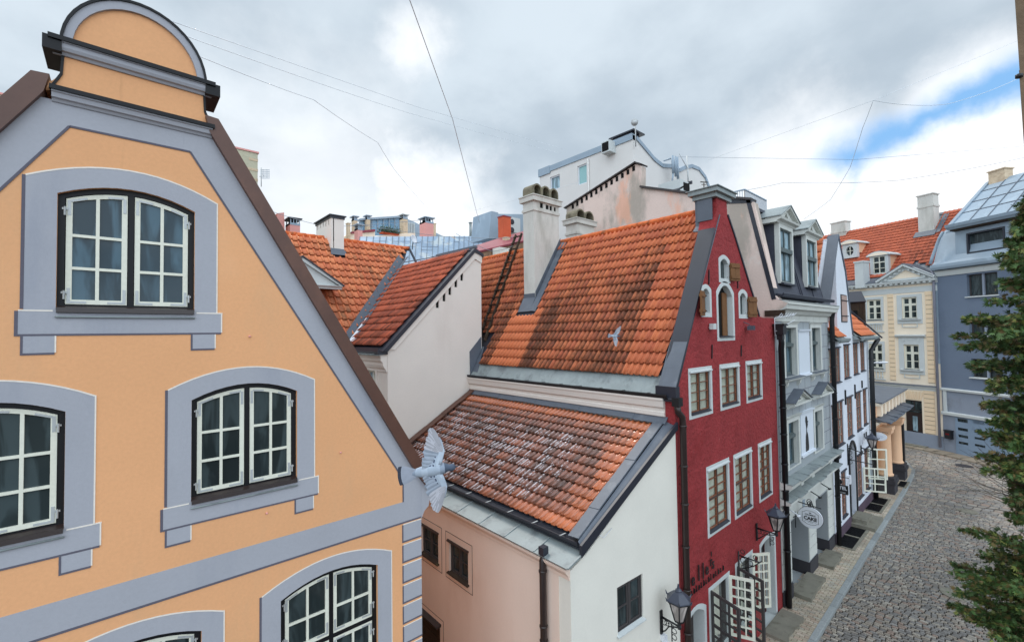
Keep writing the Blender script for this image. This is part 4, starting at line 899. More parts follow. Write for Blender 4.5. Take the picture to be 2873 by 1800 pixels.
# street floor: arched door, shop windows with open casements, side door
mb = MB(); mb.slab(FR, outl(archd, .01), (), -.34, -.26); dd = hr.part('door', mb, 'pipe', label='dark arched door')
mb = MB(); mb.slab(FR, [(archd[0]+.1, 1.55), (archd[0]+.40, 1.55), (archd[0]+.40, 2.05), (archd[0]+.1, 1.95)], (), -.26, -.25); hr.part('pane', mb, 'lampglass', dd)
mb = MB(); mb.slab(FR, outl(doorr, .01), (), -.36, -.28); hr.part('door', mb, 'iron', label='recessed side door')
for o in shops:
    mb = MB(); mb.slab(FR, outl(o, .005), [outl(o, .06)], -.14, -.05); g_ = hr.part('window', mb, 'sashd', label='open shop window')
    cb = MB(True); n = 60; A, B = [], []
    for k in range(n+1):
        x = o[0]+.06+(o[1]-o[0]-.12)*k/n; dd_ = -.22+.03*math.sin(x*48)
        A.append(FR.w(x, o[2]+.05, dd_)); B.append(FR.w(x, o[3]-.05, dd_))
    cb.add(A+B, [(k, k+1, k+n+2, k+n+1) for k in range(n)]); hr.part('curtain', cb, 'curtain', g_)
    hr.part('backing', MB().slab(FR, outl(o, 0), (), -.39, -.34), 'dark', g_)
def casement(t, fr, W_, z0, z1, cols, rows, m, par, split=True, th=.022, sw=.065, mw_=.032, lbl=None):
    """an opened leaf: fr runs along the leaf from its hinge"""
    holes = []; mid = (z0+z1)/2; bands = [(z0+sw, mid-sw*.45), (mid+sw*.45, z1-sw)] if split else [(z0+sw, z1-sw)]
    for za, zb in bands:
        cw = (W_-2*sw-(cols-1)*mw_)/cols; ch_ = (zb-za-(rows-1)*mw_)/rows
        for x in range(cols):
            for y in range(rows): holes.append(rect(sw+x*(cw+mw_), sw+x*(cw+mw_)+cw, za+y*(ch_+mw_), za+y*(ch_+mw_)+ch_))
    w = t.part('casement', MB().slab(fr, rect(0, W_, z0, z1), holes, -th, th), m, par, label=lbl)
    t.part('glazing', MB().box(fr, sw*.6, W_-sw*.6, z0+sw*.6, z1-sw*.6, -.004, .004), 'clear', par); return w
wA = Vector(onplane(2046, 1612, FR.w(11.42, 0, .0), FR.n)); fA = FR.at(11.44, .0, -67)
WA = fA.p(2117, 1700)[0]; zA1 = fA.p(2046, 1612)[1]; zA0 = fA.p(2050, 1780)[1]
casement(hr, fA, WA, zA0, zA1, 3, 3, 'whitepvc', None, lbl='large white casement swung out')
fB = FR.at(12.90, .0, -35); zB1 = fB.p(2113, 1552)[1]; zB0 = fB.p(2120, 1705)[1]; WB = fB.p(2160, 1600)[0]
casement(hr, fB, WB, zB0, zB1, 3, 3, 'whitepvc', None, lbl='farther white casement swung out')
fC = FR.at(10.44, .0, -108); casement(hr, fC, .78, .92, fC.p(1995, 1655)[1], 3, 3, 'sashd', None, lbl='near dark casement seen from its back')
fD = FR.at(11.93, .0, -108); casement(hr, fD, .74, .92, fD.p(2069, 1588)[1], 3, 3, 'sashd', None, lbl='farther dark casement')
# wrought lettering on the red wall, seen edge-on: blackletter word with a smaller line under it
FRl = FR
for (ch_, px_, py_, h_) in (('J', 1929, 1630, .40), ('e', 1945, 1626, .30), ('l', 1961, 1608, .40), ('l', 1973, 1602, .40), ('e', 1984, 1596, .30), ('r', 1995, 1574, .24), ("'", 1996, 1566, .3), ('s', 2001, 1580, .28)):
    s_, z_ = FR.p(px_, py_, .04); put_text(hr, ch_, h_*1.25, FR, s_, z_, .04, 'iron', bold=.006, sx=.9)
mb = MB()
for k in range(14):
    px_, py_ = 1942+(2030-1942)*k/13, 1662+(1592-1662)*k/13; s_, z_ = FR.p(px_, py_, .03)
    mb.box(FR, s_-.035, s_+.03, z_-.05, z_-.03, .02, .035); mb.box(FR, s_-.03, s_-.012, z_-.05, z_+.05+.02*(k % 3), .02, .035)
    if k % 2: mb.box(FR, s_+.01, s_+.026, z_-.05, z_+.04, .02, .035)
hr.part('small_lettering', mb, 'iron')

# ================================================================ grey house with slate mansard
hg = T('mansard_house', 'narrow pale grey house with a black mansard roof and two pedimented dormers', 'house', (15.15, 4.9, 0))
up = [(15.92, 17.02, 6.98, 8.56), (18.75, 19.79, 6.98, 8.55)]; lo = [(15.97, 16.95, 4.07, 5.52), (18.80, 19.70, 4.07, 5.52)]
gf = [(15.96, 17.74, .12, 2.42), (18.60, 20.10, .12, 2.40)]
GX0, GX1 = 15.14, 20.92
hg.part('wall', MB().slab(FR, rect(GX0, GX1, 0, 9.2), [rect(*o) for o in up+lo+gf], -.6, .01), 'greyf')
mb = MB()
for k in range(4, 13):                         # scored ashlar joints
    z_ = 4.05+.48*k-1.92
    if z_ > 9.0: break
for j, z_ in enumerate([4.15+.46*k for k in range(11)]):
    cuts = sorted([(a-.14, b+.14) for a, b, z0, z1 in up+lo if z0-.1 < z_ < z1+.1]); x = GX0+.02
    for a, b in cuts+[(GX1, GX1)]:
        if a > x: mb.box(FR, x, a, z_-.008, z_+.008, .0105, .013)
        x = b
    x = GX0+.3+(.35 if j % 2 else 0)
    while x < GX1:
        if not any(a-.1 < x < b+.1 and z0-.4 < z_+.2 < z1+.1 for a, b, z0, z1 in up+lo): mb.box(FR, x-.007, x+.007, z_, z_+.46, .0105, .0125)
        x += .7
hg.part('ashlar_joint', mb, 'lineD')
for o in up+lo:
    a, b, z0, z1 = o; mb = MB(); mb.slab(FR, rect(a-.15, b+.15, z0-.02, z1+.13), [rect(*o)], .011, .05); mb.prof(FR, a-.18, b+.18, [(.0, z1+.1305), (.07, z1+.1305), (.09, z1+.17), (.12, z1+.20), (0, z1+.20)]); sr = hg.part('window_surround', mb, 'greytrim')
    hg.part('jamb', MB().box(FR, b-.008, b+.10, z0, z1, -.55, -.0), 'greytrim', sr); hg.part('jamb', MB().box(FR, a-.10, a+.008, z0, z1, -.55, -.0), 'greytrim', sr)
M['greensash'] = mat('grey_green_sash', c(88, 98, 98), rough=.5, v=.06, bump=0)
for o in up+lo:
    a, b, z0, z1 = o
    g_ = window(hg, FR, (a+.005, b-.005, z0+.002, z1-.003), d=-.11, fw=.05, fm='greensash', sm='greensash', sashes=2, cols=1, rows=1, sw=.05, tr=(z1-z0)*.64, mid=.06, gl='glassB')
    mb = MB(); mb.prof(FR, a+.01, b-.01, [(-.12, z0+(z1-z0)*.64-.07), (-.04, z0+(z1-z0)*.64-.05), (-.04, z0+(z1-z0)*.64+.04), (-.12, z0+(z1-z0)*.64+.07)]); hg.part('transom', mb, 'greensash', g_)
for o in up:
    a, b, z0, z1 = o; mb = MB(); mb.prof(FR, a-.26, b+.26, [(0, z0-.16), (.08, z0-.16), (.12, z0-.10), (.20, z0-.08), (.20, z0-.045), (0, z0-.0)]); sl2 = hg.part('sill', mb, 'greytrim')
    for x in (a-.12, b+.02): mb = MB(); mb.prof(FR, x, x+.12, [(0, z0-.36), (.04, z0-.34), (.10, z0-.26), (.12, z0-.1605), (0, z0-.1605)]); hg.part('sill_bracket', mb, 'greytrim', sl2)
    mb = MB(); mb.prof(FR, o[0]-.28, o[1]+.28, [(-.2, o[2]+.03), (.22, o[2]-.03), (.22, o[2]-.045), (-.2, o[2]+.0)]); hg.part('sill_sheet', mb, 'lead', sl2)
for k, (a, b) in enumerate(((15.62, 17.82), (18.44, 20.56))):
    cx = (a+b)/2; mb = MB(); a, b = cx-.88, cx+.88
    mb.prof(FR, a, b, [(0, 5.98), (.10, 5.98), (.16, 6.06), (.28, 6.09), (.28, 6.14), (0, 6.14)])
    mb.slab(FR, [(a+.05, 6.141), (b-.05, 6.141), (cx, 6.46)], [[(cx-.36, 6.18), (cx+.36, 6.18), (cx, 6.34)]], 0.012, .12)
    for s_ in (a, b): stroke(mb, FR, (s_, 6.17), (cx, 6.50), .06, .012, .26)
    mb.prof(FR, a+.12, b-.12, [(0, 5.74), (.05, 5.74), (.06, 5.98), (0, 5.98)]) if 0 else None
    pd = hg.part('pediment', mb, 'greytrim'); mb = MB()
    for s_ in (a-.04, b+.04): mb.plate([FR.w(s_, 6.20, 0), FR.w(s_, 6.20, .32), FR.w(cx, 6.56, .32), FR.w(cx, 6.56, 0)], .02, up=(0, 0, 1))
    hg.part('pediment_sheet', mb, 'lead', pd); mb = MB(); mb.slab(FR, [(cx-.35, 6.185), (cx+.35, 6.185), (cx, 6.335)], (), .012, .02); hg.part('pediment_recess', mb, 'dark', pd)
for (a, b, z0, z1, lb) in ((17.26, 18.44, 6.97, 8.44, 'blank white upper panel'), (17.2, 18.6, 4.28, 5.66, 'white panel with a dark standing figure')):
    mb = MB(); mb.slab(FR, rect(a, b, z0, z1), (), .011, .04); mb.prof(FR, a-.04, b+.04, [(0, z1), (.09, z1), (.10, z1+.06), (0, z1+.06)]); mb.prof(FR, a-.04, b+.04, [(0, z0-.07), (.10, z0-.07), (.09, z0), (0, z0)])
    pn = hg.part('wall_panel', mb, 'panelw', label=lb); mb = MB()
    for k in range(5): mb.box(FR, a-.05, a-.02, z0+.1+.3*k, z0+.13+.3*k, .011, .03); mb.box(FR, b+.02, b+.05, z0+.1+.3*k, z0+.13+.3*k, .011, .03)
    hg.part('panel_clip', mb, 'iron', pn)
cx, b_ = 17.80, 4.32                            # the dark figure: hat, neck and long dress in profile
fig = [(-.16, 0), (.20, 0), (.24, .12), (.20, .38), (.15, .55), (.10, .62), (.05, .66), (.04, .76), (.10, .80), (.13, .85), (.18, .90), (.14, .93), (.20, .98), (.23, 1.0), (.12, 1.02), (.12, 1.10), (.06, 1.18), (-.04, 1.20), (-.12, 1.14), (-.13, 1.02), (-.08, .93), (-.06, .84), (-.03, .74), (-.05, .64), (-.12, .52), (-.15, .30)]
mb = MB(); mb.slab(FR, [(cx+p_*.9, b_+q_) for p_, q_ in fig], (), .041, .046); hg.part('figure_motif', mb, 'iron')
mb = MB()                                       # balcony-like ledge and cornice over the ground floor
mb.prof(FR, GX0, GX1, [(0, 3.05), (.03, 3.05), (.03, 3.14), (.12, 3.18), (.30, 3.20), (.30, 3.27), (.02, 3.36), (.02, 3.62), (.16, 3.66), (.34, 3.70), (.36, 3.80), (0, 3.86)])
for x in (15.35, 17.0, 18.2, 20.5): mb.box(FR, x-.14, x+.14, 3.36, 3.66, .02, .10)
for a, b in ((15.55, 16.8), (17.2, 18.0), (18.45, 20.3)): mb.slab(FR, rect(a, b, 3.39, 3.61), [rect(a+.06, b-.06, 3.43, 3.57)], .021, .05)
mb.prof(FR, GX0, GX1, [(0, 2.46), (.02, 2.46), (.03, 2.5), (.03, 2.98), (.08, 3.02), (.1, 3.049), (0, 3.049)])
hg.part('string_course', mb, 'greytrim')
n = 8
for (z0, z1, d_) in ((3.87, 3.83, .37), (3.375, 3.30, .31)):
    mb = MB()
    for i in range(n):
        a, b = GX0+(GX1-GX0)*i/n, GX0+(GX1-GX0)*(i+1)/n; dd_ = d_+(.05 if i % 3 == 1 else 0)
        mb.plate([FR.w(a, z0, .03), FR.w(a, z1, dd_), FR.w(b+.01, z1, dd_), FR.w(b+.01, z0, .03)], .015, up=(0, 0, 1)); mb.box(FR, b-.015, b+.015, z1+.005, z1+.03, .06, dd_)
    hg.part('ledge_sheet', mb, 'zinc')
for (a, b) in ((GX0, 15.96), (17.74, 18.60), (20.10, GX1)):
    mb = MB()
    for k in range(5): mb.box(FR, a+.01, b-.01, .62+.38*k, .62+.38*k+.355, .011, .035)
    hg.part('pier_rustication', mb, 'greytrim')
for (a, b) in ((GX0-.0, 15.98), (17.72, 18.62), (20.08, GX1)): hg.part('plinth', MB().box(FR, a, b, 0, .55, -.58, .05), 'plinth')
for o in gf: hg.part('shop_doorway', MB().box(FR, o[0], o[1], .1, o[3], -.95, -.6), 'dark')
mb = MB(); mb.prof(FR, GX0-.0, GX1+.1, [(0, 8.76), (.04, 8.76), (.05, 8.95), (.14, 9.0), (.20, 9.1), (.34, 9.14), (.36, 9.26), (.40, 9.28), (.40, 9.38), (0, 9.42)]); hg.part('cornice', mb, 'greytrim')
mb = MB(); mb.plate([FR.w(GX0, 9.50, -.15), FR.w(GX0, 9.39, .42), FR.w(GX1+.1, 9.39, .42), FR.w(GX1+.1, 9.50, -.15)], .02, up=(0, 0, 1)); hg.part('cornice_sheet', mb, 'zinc')
mb = MB(); mb.prof(FR, GX0+.1, GX1+.12, [(.0, 9.56), (.24, 9.52), (.26, 9.62), (.24, 9.64), (.20, 9.58), (.02, 9.64)]); hg.part('gutter', mb, 'leadD')
# mansard slope, side wall
Y1, Z1, Y2, Z2 = 4.95, 9.55, 5.62, 12.55
M['slate'] = mat('black_slate', c(58, 60, 72), rough=.5, v=.2, vs=4, bump=.3, bs=14, spec=.5)
mb = MB(); mb.plate([(GX0+.3, Y1, Z1), (GX1, Y1, Z1), (GX1, Y2, Z2), (GX0+.3, Y2, Z2)], .1, up=(0, -1, .2)); mb.plate([(GX0+.3, Y2-.08, Z2+.02), (GX1, Y2-.08, Z2+.02), (GX1, 9, 13.6), (GX0+.3, 9, 13.6)], .1, up=(0, 0, 1))
mb.plate([(GX1, Y1, Z1), (GX1, 9, Z1), (GX1, 9, 13.6), (GX1, Y2, Z2)], .1, up=(1, 0, 0))
md = hg.part('mansard_roof', mb, 'slate')
mb = MB()
for x in (18.05, 18.25, 19.6): mb.plate([(x, Y1-.03, Z1), (x+.03, Y1-.03, Z1), (x+.03, Y2-.03, Z2), (x, Y2-.03, Z2)], .03, up=(0, -1, .2))
hg.part('standing_seam', mb, 'slate', md)
mb = MB(); mb.plate([(GX0-.02, 4.83, 9.45), (GX0+.34, 4.83, 9.45), (GX0+.34, 5.50, 12.70), (GX0-.02, 5.50, 12.70)], .12, up=(0, -1, .2)); mb.plate([(GX0-.02, 5.45, 12.66), (GX0+.34, 5.45, 12.66), (GX0+.34, 6.4, 12.84), (GX0-.02, 6.4, 12.84)], .1, up=(0, 0, 1)); hg.part('mansard_verge', mb, 'leadD')
FS = Fr(GX0-.004, 0, -90)
sidep = [(-13.3, 6), (-4.91, 6), (-4.91, 9.0), (-4.60, 9.20), (-4.52, 9.30), (-4.75, 9.42), (-4.86, 9.56), (-5.39, 12.58), (-6.22, 12.78), (-6.98, 13.13), (-9.45, 14.10), (-9.42, 14.93), (-9.63, 15.06), (-13.27, 14.12)]
hg.part('side_wall', MB().slab(FS, sidep, (), -.35, 0), 'peel')
mb = MB(); mb.box(FS, -5.15, -4.6, 8.92, 9.1, -.05, .06); hg.part('side_sheet', mb, 'darkwood')
mb = MB(); stroke(mb, FS, (-13.35, 14.13), (-9.62, 15.12), .05, -.4, .10); stroke(mb, FS, (-9.64, 15.11), (-9.38, 14.97), .05, -.4, .10); stroke(mb, FS, (-9.44, 14.11), (-6.9, 13.16), .07, -.4, .10); stroke(mb, FS, (-7.0, 13.17), (-5.45, 12.68), .07, -.4, .10); hg.part('wall_coping', mb, 'pipe')
for k in range(13):
    a = -12.95+.262*k; z_ = 14.13+(a+13.3)*.255; hg.part('vent_hole', MB().box(FS, a, a+.12, z_-.21, z_-.01, .001, .01), 'dark')
# dormers
FDg = Fr(0, 5.0, 0)
for k, (a, b) in enumerate(((17.15, 18.45), (19.85, 20.95))):
    P_ = [((2184, 628), (2187, 795), (2226, 800), (2224, 640)), ((2258, 660), (2264, 805), (2293, 810), (2291, 672))][k]
    q = [FDg.p(*p_) for p_ in P_]; a = (q[0][0]+q[1][0])/2; b = (q[2][0]+q[3][0])/2; z0 = (q[1][1]+q[2][1])/2; z1 = (q[0][1]+q[3][1])/2; wo_ = (a+.12, b-.12, z0+.06, z1-.14)
    mb = MB(); mb.slab(FDg, rect(a, b, z0, z1), [rect(*wo_)], -.12, .02); D_ = hg.part('dormer', mb, 'greytrim', label=('near ', 'far ')[k]+'dormer of the mansard')
    for x_, u_ in ((a+.01, -1), (b-.01, 1)): hg.part('dormer_cheek', MB().plate([FDg.w(x_, z0+.02, 0), FDg.w(x_, z0+.02, -.1), FDg.w(x_, z1, -1.1), FDg.w(x_, z1, 0)], .06, up=(u_, 0, 0)), 'slate', D_)
    cx = (a+b)/2; hw = (b-a)/2+.24; mb = MB(); mb.prof(FDg, cx-hw, cx+hw, [(-1.1, z1), (.03, z1), (.06, z1+.05), (.16, z1+.09), (.18, z1+.15), (-1.1, z1+.15)])
    mb.slab(FDg, [(cx-hw+.06, z1+.151), (cx+hw-.06, z1+.151), (cx, z1+.56)], [[(cx-.26, z1+.19), (cx+.26, z1+.19), (cx, z1+.42)]], -1.1, .04)
    for s_ in (cx-hw, cx+hw): stroke(mb, FDg, (s_, z1+.18), (cx, z1+.60), .07, -.3, .17)
    hg.part('pediment', mb, 'greytrim', D_); mb = MB()
    for s_ in (cx-hw-.04, cx+hw+.04): mb.plate([FDg.w(s_, z1+.20, .20), FDg.w(cx, z1+.67, .20), FDg.w(cx, z1+.67, -1.6), FDg.w(s_, z1+.20, -1.4)], .03, up=(0, 0, 1))
    hg.part('dormer_roof', mb, 'zinc', D_)
    mb = MB(); i_ = (wo_[0]+.06, wo_[1]-.06, wo_[2]+.06, wo_[3]-.04); zt_ = lerp(wo_[2], wo_[3], .60); mb.slab(FDg, rect(*wo_), [rect(i_[0], i_[1], i_[2], zt_-.06), rect(i_[0], i_[1], zt_+.06, i_[3])], -.11, -.04); mb.box(FDg, wo_[0], wo_[1], zt_-.07, zt_+.07, -.04, .03); mb.box(FDg, (i_[0]+i_[1])/2-.025, (i_[0]+i_[1])/2+.025, i_[2], i_[3], -.10, -.045); hg.part('casement', mb, 'greensash', D_)
    hg.part('pane', MB().box(FDg, i_[0], i_[1], i_[2], i_[3], -.095, -.085), 'glassG', D_); mb = MB(); mb.prof(FDg, a+.06, b-.06, [(0, z0+.06), (.10, z0+.02), (.10, z0-.04), (0, z0-.04)]); hg.part('sill', mb, 'leadD', D_)
# railing on the roof behind
def pipe(t, name, s, z1, z0, d, r, m, top=None, rings=()):
    mb = MB(True); pts = ([FR.w(*q) for q in top] if top else [])+[FR.w(s, z1, d), FR.w(s, z0, d)]; mb.tube(pts, r, 10)
    for z_ in rings: mb.tube([FR.w(s, z_, d), FR.w(s, z_+.035, d)], r*1.2, 10)
    return t.part(name, mb, m)
pipe(hg, 'downpipe', 15.22, 7.9, .15, .14, .085, 'iron', top=[(15.05, 8.45, .18), (15.08, 8.1, .2)], rings=(6.8, 6.1, 5.3, 4.4, 3.6, 2.9, 1.8))
mb = MB(); mb.box(FR, 14.93, 15.22, 8.35, 8.62, .05, .30); mb.box(FR, 14.90, 15.26, 8.62, 8.68, .02, .34); mb.box(FR, 14.98, 15.17, 8.2, 8.35, .1, .26); hg.part('hopper_head', mb, 'iron')
pipe(hg, 'downpipe', 20.95, 8.9, .15, .16, .085, 'iron', top=[(20.85, 9.4, .3), (20.92, 9.1, .2)], rings=(8, 7, 6, 5, 4, 3, 2))
mb = MB(True)
for k in range(7):
    q = FR.w(14.95+.05*k, 8.84, .12+.05*k); mb.tube([q, q+V((.10, -.12, .16))], .008, 5)
mb.tube([FR.w(14.85, 8.3, .1), FR.w(14.85, 8.85, .1), FR.w(15.3, 8.95, .5)], .010, 5); mb.tube([FR.w(14.9, 8.45, .1), FR.w(15.35, 8.80, .5)], .008, 5)
single('television_aerial', mb, 'signw', 'white comb-shaped aerial above the pipe head between red and grey houses', 'aerial')

# ================================================================ white house with the hostel
M['muntin2'] = mat('faded_brown_muntin', c(164, 122, 108), rough=.6, v=.1, bump=0)
hh = T('white_hostel_house', 'white stepped-gable house with rows of brown lattice windows', 'house', (20.95, 4.9, 0))
r1 = [(20.99, 21.60, 6.32, 7.69), (21.84, 22.72, 6.29, 7.72), (23.32, 24.35, 6.35, 7.80), (25.00, 25.99, 6.40, 7.82), (26.40, 27.35, 6.46, 7.86)]
r2 = [(21.14, 21.67, 3.85, 5.45), (21.88, 22.91, 3.72, 5.50), (23.57, 24.56, 3.76, 5.52), (25.23, 26.26, 3.82, 5.56), (26.62, 27.45, 3.88, 5.58)]
g3 = [(21.25, 21.85, .75, 2.3), (22.24, 23.0, .75, 2.60)]; ad = (23.62, 24.68, .3, 3.1, .40); g4 = (25.05, 26.0, .8, 2.75); g5 = (26.5, 27.4, .8, 2.75)
HX1 = 28.1
whole = [(20.93, 0), (HX1, 0), (HX1, 8.2), (24.95, 8.25), (24.55, 9.4), (24.0, 11.0), (23.05, 12.4), (22.55, 11.6), (22.45, 8.25), (20.93, 8.2)]
sh_ = (23.35, 24.15, 9.1, 10.35)
q0_, q1_ = FR.p(2358, 828), FR.p(2375, 901); sh_ = (q0_[0], q1_[0], q1_[1], q0_[1])
hh.part('wall', MB().slab(FR, whole, [outl(o) for o in r1+r2+g3+[ad, g4, g5]]+[rect(*sh_)], -.4, .004), 'white')
for i, o in enumerate(r1+r2+g3+[g4, g5]):
    g_ = window(hh, FR, o, d=-.025, fw=.04, fm='sashd', sm='muntin2', sashes=2 if o[1]-o[0] > .7 else 1, cols=1, rows=4 if i < 5 else (3, 2), tr=None if i < 5 else (o[3]-o[2])*.58, sw=.022, mw_=.018, mid=.04, gl='clear', curtain=True)
    mb = MB(); mb.prof(FR, o[0]-.03, o[1]+.03, [(-.03, o[2]+.04), (.06, o[2]+.01), (.06, o[2]-.02), (-.06, o[2]-.01)]); hh.part('sill', mb, 'leadD', g_)
    mb = MB(); mb.prof(FR, o[0]-.04, o[1]+.04, [(0, o[3]+.05), (.05, o[3]+.03), (.05, o[3]-.01), (0, o[3]-.005)]); hh.part('drip_ledge', mb, 'leadD', g_)
mb = MB()
for k in range(2): mb.box(FR, sh_[0]+k*(sh_[1]-sh_[0])/2, sh_[0]+(k+1)*(sh_[1]-sh_[0])/2-.01, sh_[2], sh_[3], .0, .05)
s3 = hh.part('shutter', mb, mat('faded_boards', c(176, 150, 140), v=.1)); mb = MB()
for z_ in (.2, .8): zz = lerp(sh_[2], sh_[3], z_); mb.box(FR, sh_[0]-.05, sh_[1]+.08, zz-.02, zz+.02, .05, .07)
mb.slab(FR, rect(sh_[0]-.04, sh_[1]+.04, sh_[2]-.04, sh_[3]+.04), [rect(*sh_)], .0045, .03); hh.part('strap_hinge', mb, 'iron', s3)
mb = MB(); mb.slab(FR, outl(ad, .003), (), -.36, -.2); hh.part('door', mb, 'iron', label='tall pointed dark doorway')
mb = MB(); mb.slab(FR, outl((ad[0]-.12, ad[1]+.12, ad[2], ad[3]+.1, .42)), [outl(ad, 0)], .0045, .05); hh.part('door_frame', mb, 'iron')
for (px_, py_, py2) in ((2343, 1106, 1152), (2369, 1093, 1135), (2396, 1078, 1118), (2416, 1067, 1088)):
    s_, z1_ = FR.p(px_, py_); z0_ = FR.p(px_, py2)[1]; mb = MB(); mb.box(FR, s_-.025, s_+.025, z0_, z1_, .005, .06); hh.part('wall_tie', mb, 'iron')
M['plinthp'] = mat('purple_grey_plinth', c(86, 70, 82), v=.15)
for a, b in ((20.97, 23.5), (24.8, HX1)): hh.part('plinth', MB().box(FR, a, b, 0, .50, .005, .05), 'plinthp')
# main roof side slope and gable flashing
ev2 = Vector((2.1, 0, 4.2)).normalized(); rh = random.Random(2)
a0 = onplane(2296, 897*0+893, Vector((20.95, 0, 0)), Vector((1, 0, 0)))
def ph(u, v): return (rh.random()*.5, max(0, .16+rh.uniform(-.15, .35)*(1 if rh.random() < .4 else .2)), 0)
tiles(hh, 'roof', (20.98, 12.0, 8.9), (0, -1, 0), Vector((2.02, 0, 3.55)), 6.6, 4.05, .30, .42, 'redroof', patch=ph, amp=.05, step=.05)
mb = MB(); mb.plate([(20.95, 12, 8.85), (20.95, 4.95, 8.85), (23.0, 4.95, 12.4), (23.0, 12, 12.4)], .06, up=(-.8, 0, .5)); mb.plate([(23, 12, 12.4), (23, 4.95, 12.4), (25, 4.95, 8.3), (25, 12, 8.3)], .06, up=(.8, 0, .5)); mb.box(Fr(20.97, 12, -90), 0, 7.1, 8, 8.9, -.2, 0); hh.part('roof_deck', mb, 'white')
mb = MB(); mb.plate([(20.9, 5.25, 8.90), (20.9, 4.86, 8.90), (23.02, 4.86, 12.55), (23.02, 5.25, 12.55)], .08, up=(-.8, 0, .5)); stroke(mb, FR, (23.03, 12.48), (24.03, 11.05), .06, -.4, .05); stroke(mb, FR, (24.03, 11.05), (24.95, 8.3), .06, -.4, .05); hh.part('gable_flashing', mb, 'lead')
for (a, b, n_) in ((20.97, 22.5, 5), (24.98, HX1+.3, 10)):          # small side roofs at the foot of the gable
    tiles(hh, 'eaves_roof', (a, 4.62, 8.16), (1, 0, 0), (0, 1.0, 1.15), b-a, 1.4, .30, .36, 'redroof', patch=lambda u, v: (rh.random()*.4, .05+.2*rh.random(), 0), amp=.035, step=.04)
    mb = MB(); mb.plate([(a, 4.5, 7.98), (b, 4.5, 7.98), (b, 5.75, 9.2), (a, 5.75, 9.2)], .06, up=(0, -.7, .7)); mb.prof(FR, a, b+.04, [(0, 7.98), (.32, 8.02), (.42, 8.0), (.44, 8.1), (.40, 8.12), (.2, 8.14), (0, 8.2)]); hh.part('eaves_gutter', mb, 'zinc')
mb = MB(); mb.plate([(HX1+.3, 4.4, 8.0), (HX1+.3, 5.8, 9.6), (HX1+.42, 5.8, 9.6), (HX1+.42, 4.4, 8.0)], .06); hh.part('verge_flashing', mb, 'leadD')
pipe(hh, 'downpipe', 27.86, 7.4, .2, .16, .10, 'iron', top=[(28.2, 8.0, .42), (28.1, 7.75, .30)], rings=(7, 6, 5, 4, 3, 2))
fO = FR.at(26.95, .02, -60)
for (s_, w_, z0_, z1_, r_, az_) in ((26.05, .85, .95, 2.05, 3, -62), (27.0, .8, 1.3, 2.75, 3, -55)):
    f_ = FR.at(s_, .03, az_); casement(hh, f_, w_, z0_, z1_, 2, r_, 'whitepvc', None, split=False, sw=.06, mw_=.04, lbl='white casement swung out over the pavement')
mb = MB(); mb.box(FR, 23.15, 23.35, 1.95, 2.3, .005, .12); hh.part('meter_box', mb, 'signw')
for k in range(5):                              # short wrought letters on the white wall above the low window
    px_, py_ = 2344+3.6*k, 1284-3*k; s_, z_ = FR.p(px_, py_, .03); put_text(hh, 'Hostel'[k], .55, FR, s_, z_, .03, 'iron', bold=.01)
mb = MB(); s_, z_ = FR.p(2424, 1222); mb.box(FR, s_-.5, s_+.5, z_-.28, z_+.28, .005, .05); wp = hh.part('wall_plate', mb, 'signw'); put_text(hh, 'PUB', .42, FR, s_, z_, .055, 'iron', parent=wp, bold=.008)

# ================================================================ small peach building with the columned porch
ht = T('columned_house', 'low peach building with two thick columns beyond the white hostel house', 'house', (28.4, 4.9, 0))
mb = MB(); mb.box(FR, 28.42, 36.6, 0, 4.2, -.9, -.5); mb.box(FR, 28.42, 36.2, 3.45, 4.62, -.5, .12); ht.part('wall', mb, 'peach')
mb = MB()
mb.prof(FR, 28.42, 36.2, [(.12, 3.60), (.18, 3.62), (.26, 3.70), (.26, 3.76), (.12, 3.80)])
for k in range(8): mb.box(FR, 28.9+1.0*k, 29.25+1.0*k, 4.05, 4.60, .12, .32)
for k in range(7): mb.box(FR, 29.4+1.0*k, 29.75+1.0*k, 4.15, 4.50, .12, .17)
mb.prof(FR, 28.42, 36.2, [(.12, 4.60), (.34, 4.62), (.40, 4.72), (.12, 4.78)]); ht.part('entablature', mb, 'yellow')
mb = MB(); mb.plate([(28.42, 4.45, 4.80), (36.25, 4.45, 4.80), (36.25, 9, 5.05), (28.42, 9, 5.05)], .05, up=(0, 0, 1)); ht.part('roof', mb, 'lead')
mb = MB()
for k in range(7):
    a = 28.5+1.1*k; mb.plate([FR.w(a, 3.98-.03*(k % 2), .12), FR.w(a, 3.80-.03*(k % 2), .72), FR.w(a+1.12, 3.80-.03*(k % 2), .72), FR.w(a+1.12, 3.98-.03*(k % 2), .12)], .03, up=(0, 0, 1)); mb.box(FR, a-.02, a+.02, 3.83, 3.87, .14, .72)
ht.part('canopy_sheet', mb, 'lead')
for cx in (29.75, 32.9):
    mb = MB(True); o_ = FR.w(cx, 0, .22); mb.lathe(o_, [(.36, .95), (.37, 1.02), (.33, 1.06), (.315, 1.1), (.30, 3.1), (.32, 3.14)], 20); cl_ = ht.part('column', mb, 'peach')
    mb = MB(); mb.box(FR, cx-.38, cx+.38, 3.14, 3.30, -.18, .60); mb.box(FR, cx-.42, cx+.42, 3.30, 3.45, -.22, .64); ht.part('capital', mb, 'peach', cl_)
    mb = MB(); mb.box(FR, cx-.45, cx+.45, .0, .95, -.24, .66); mb.box(FR, cx-.5, cx+.5, .62, .80, -.28, .71); ht.part('column_plinth', mb, 'plinth', cl_)
mb = MB(); mb.box(FR, 30.3, 32.3, .1, 3.2, -.55, -.48); ht.part('doorway', mb, 'iron')
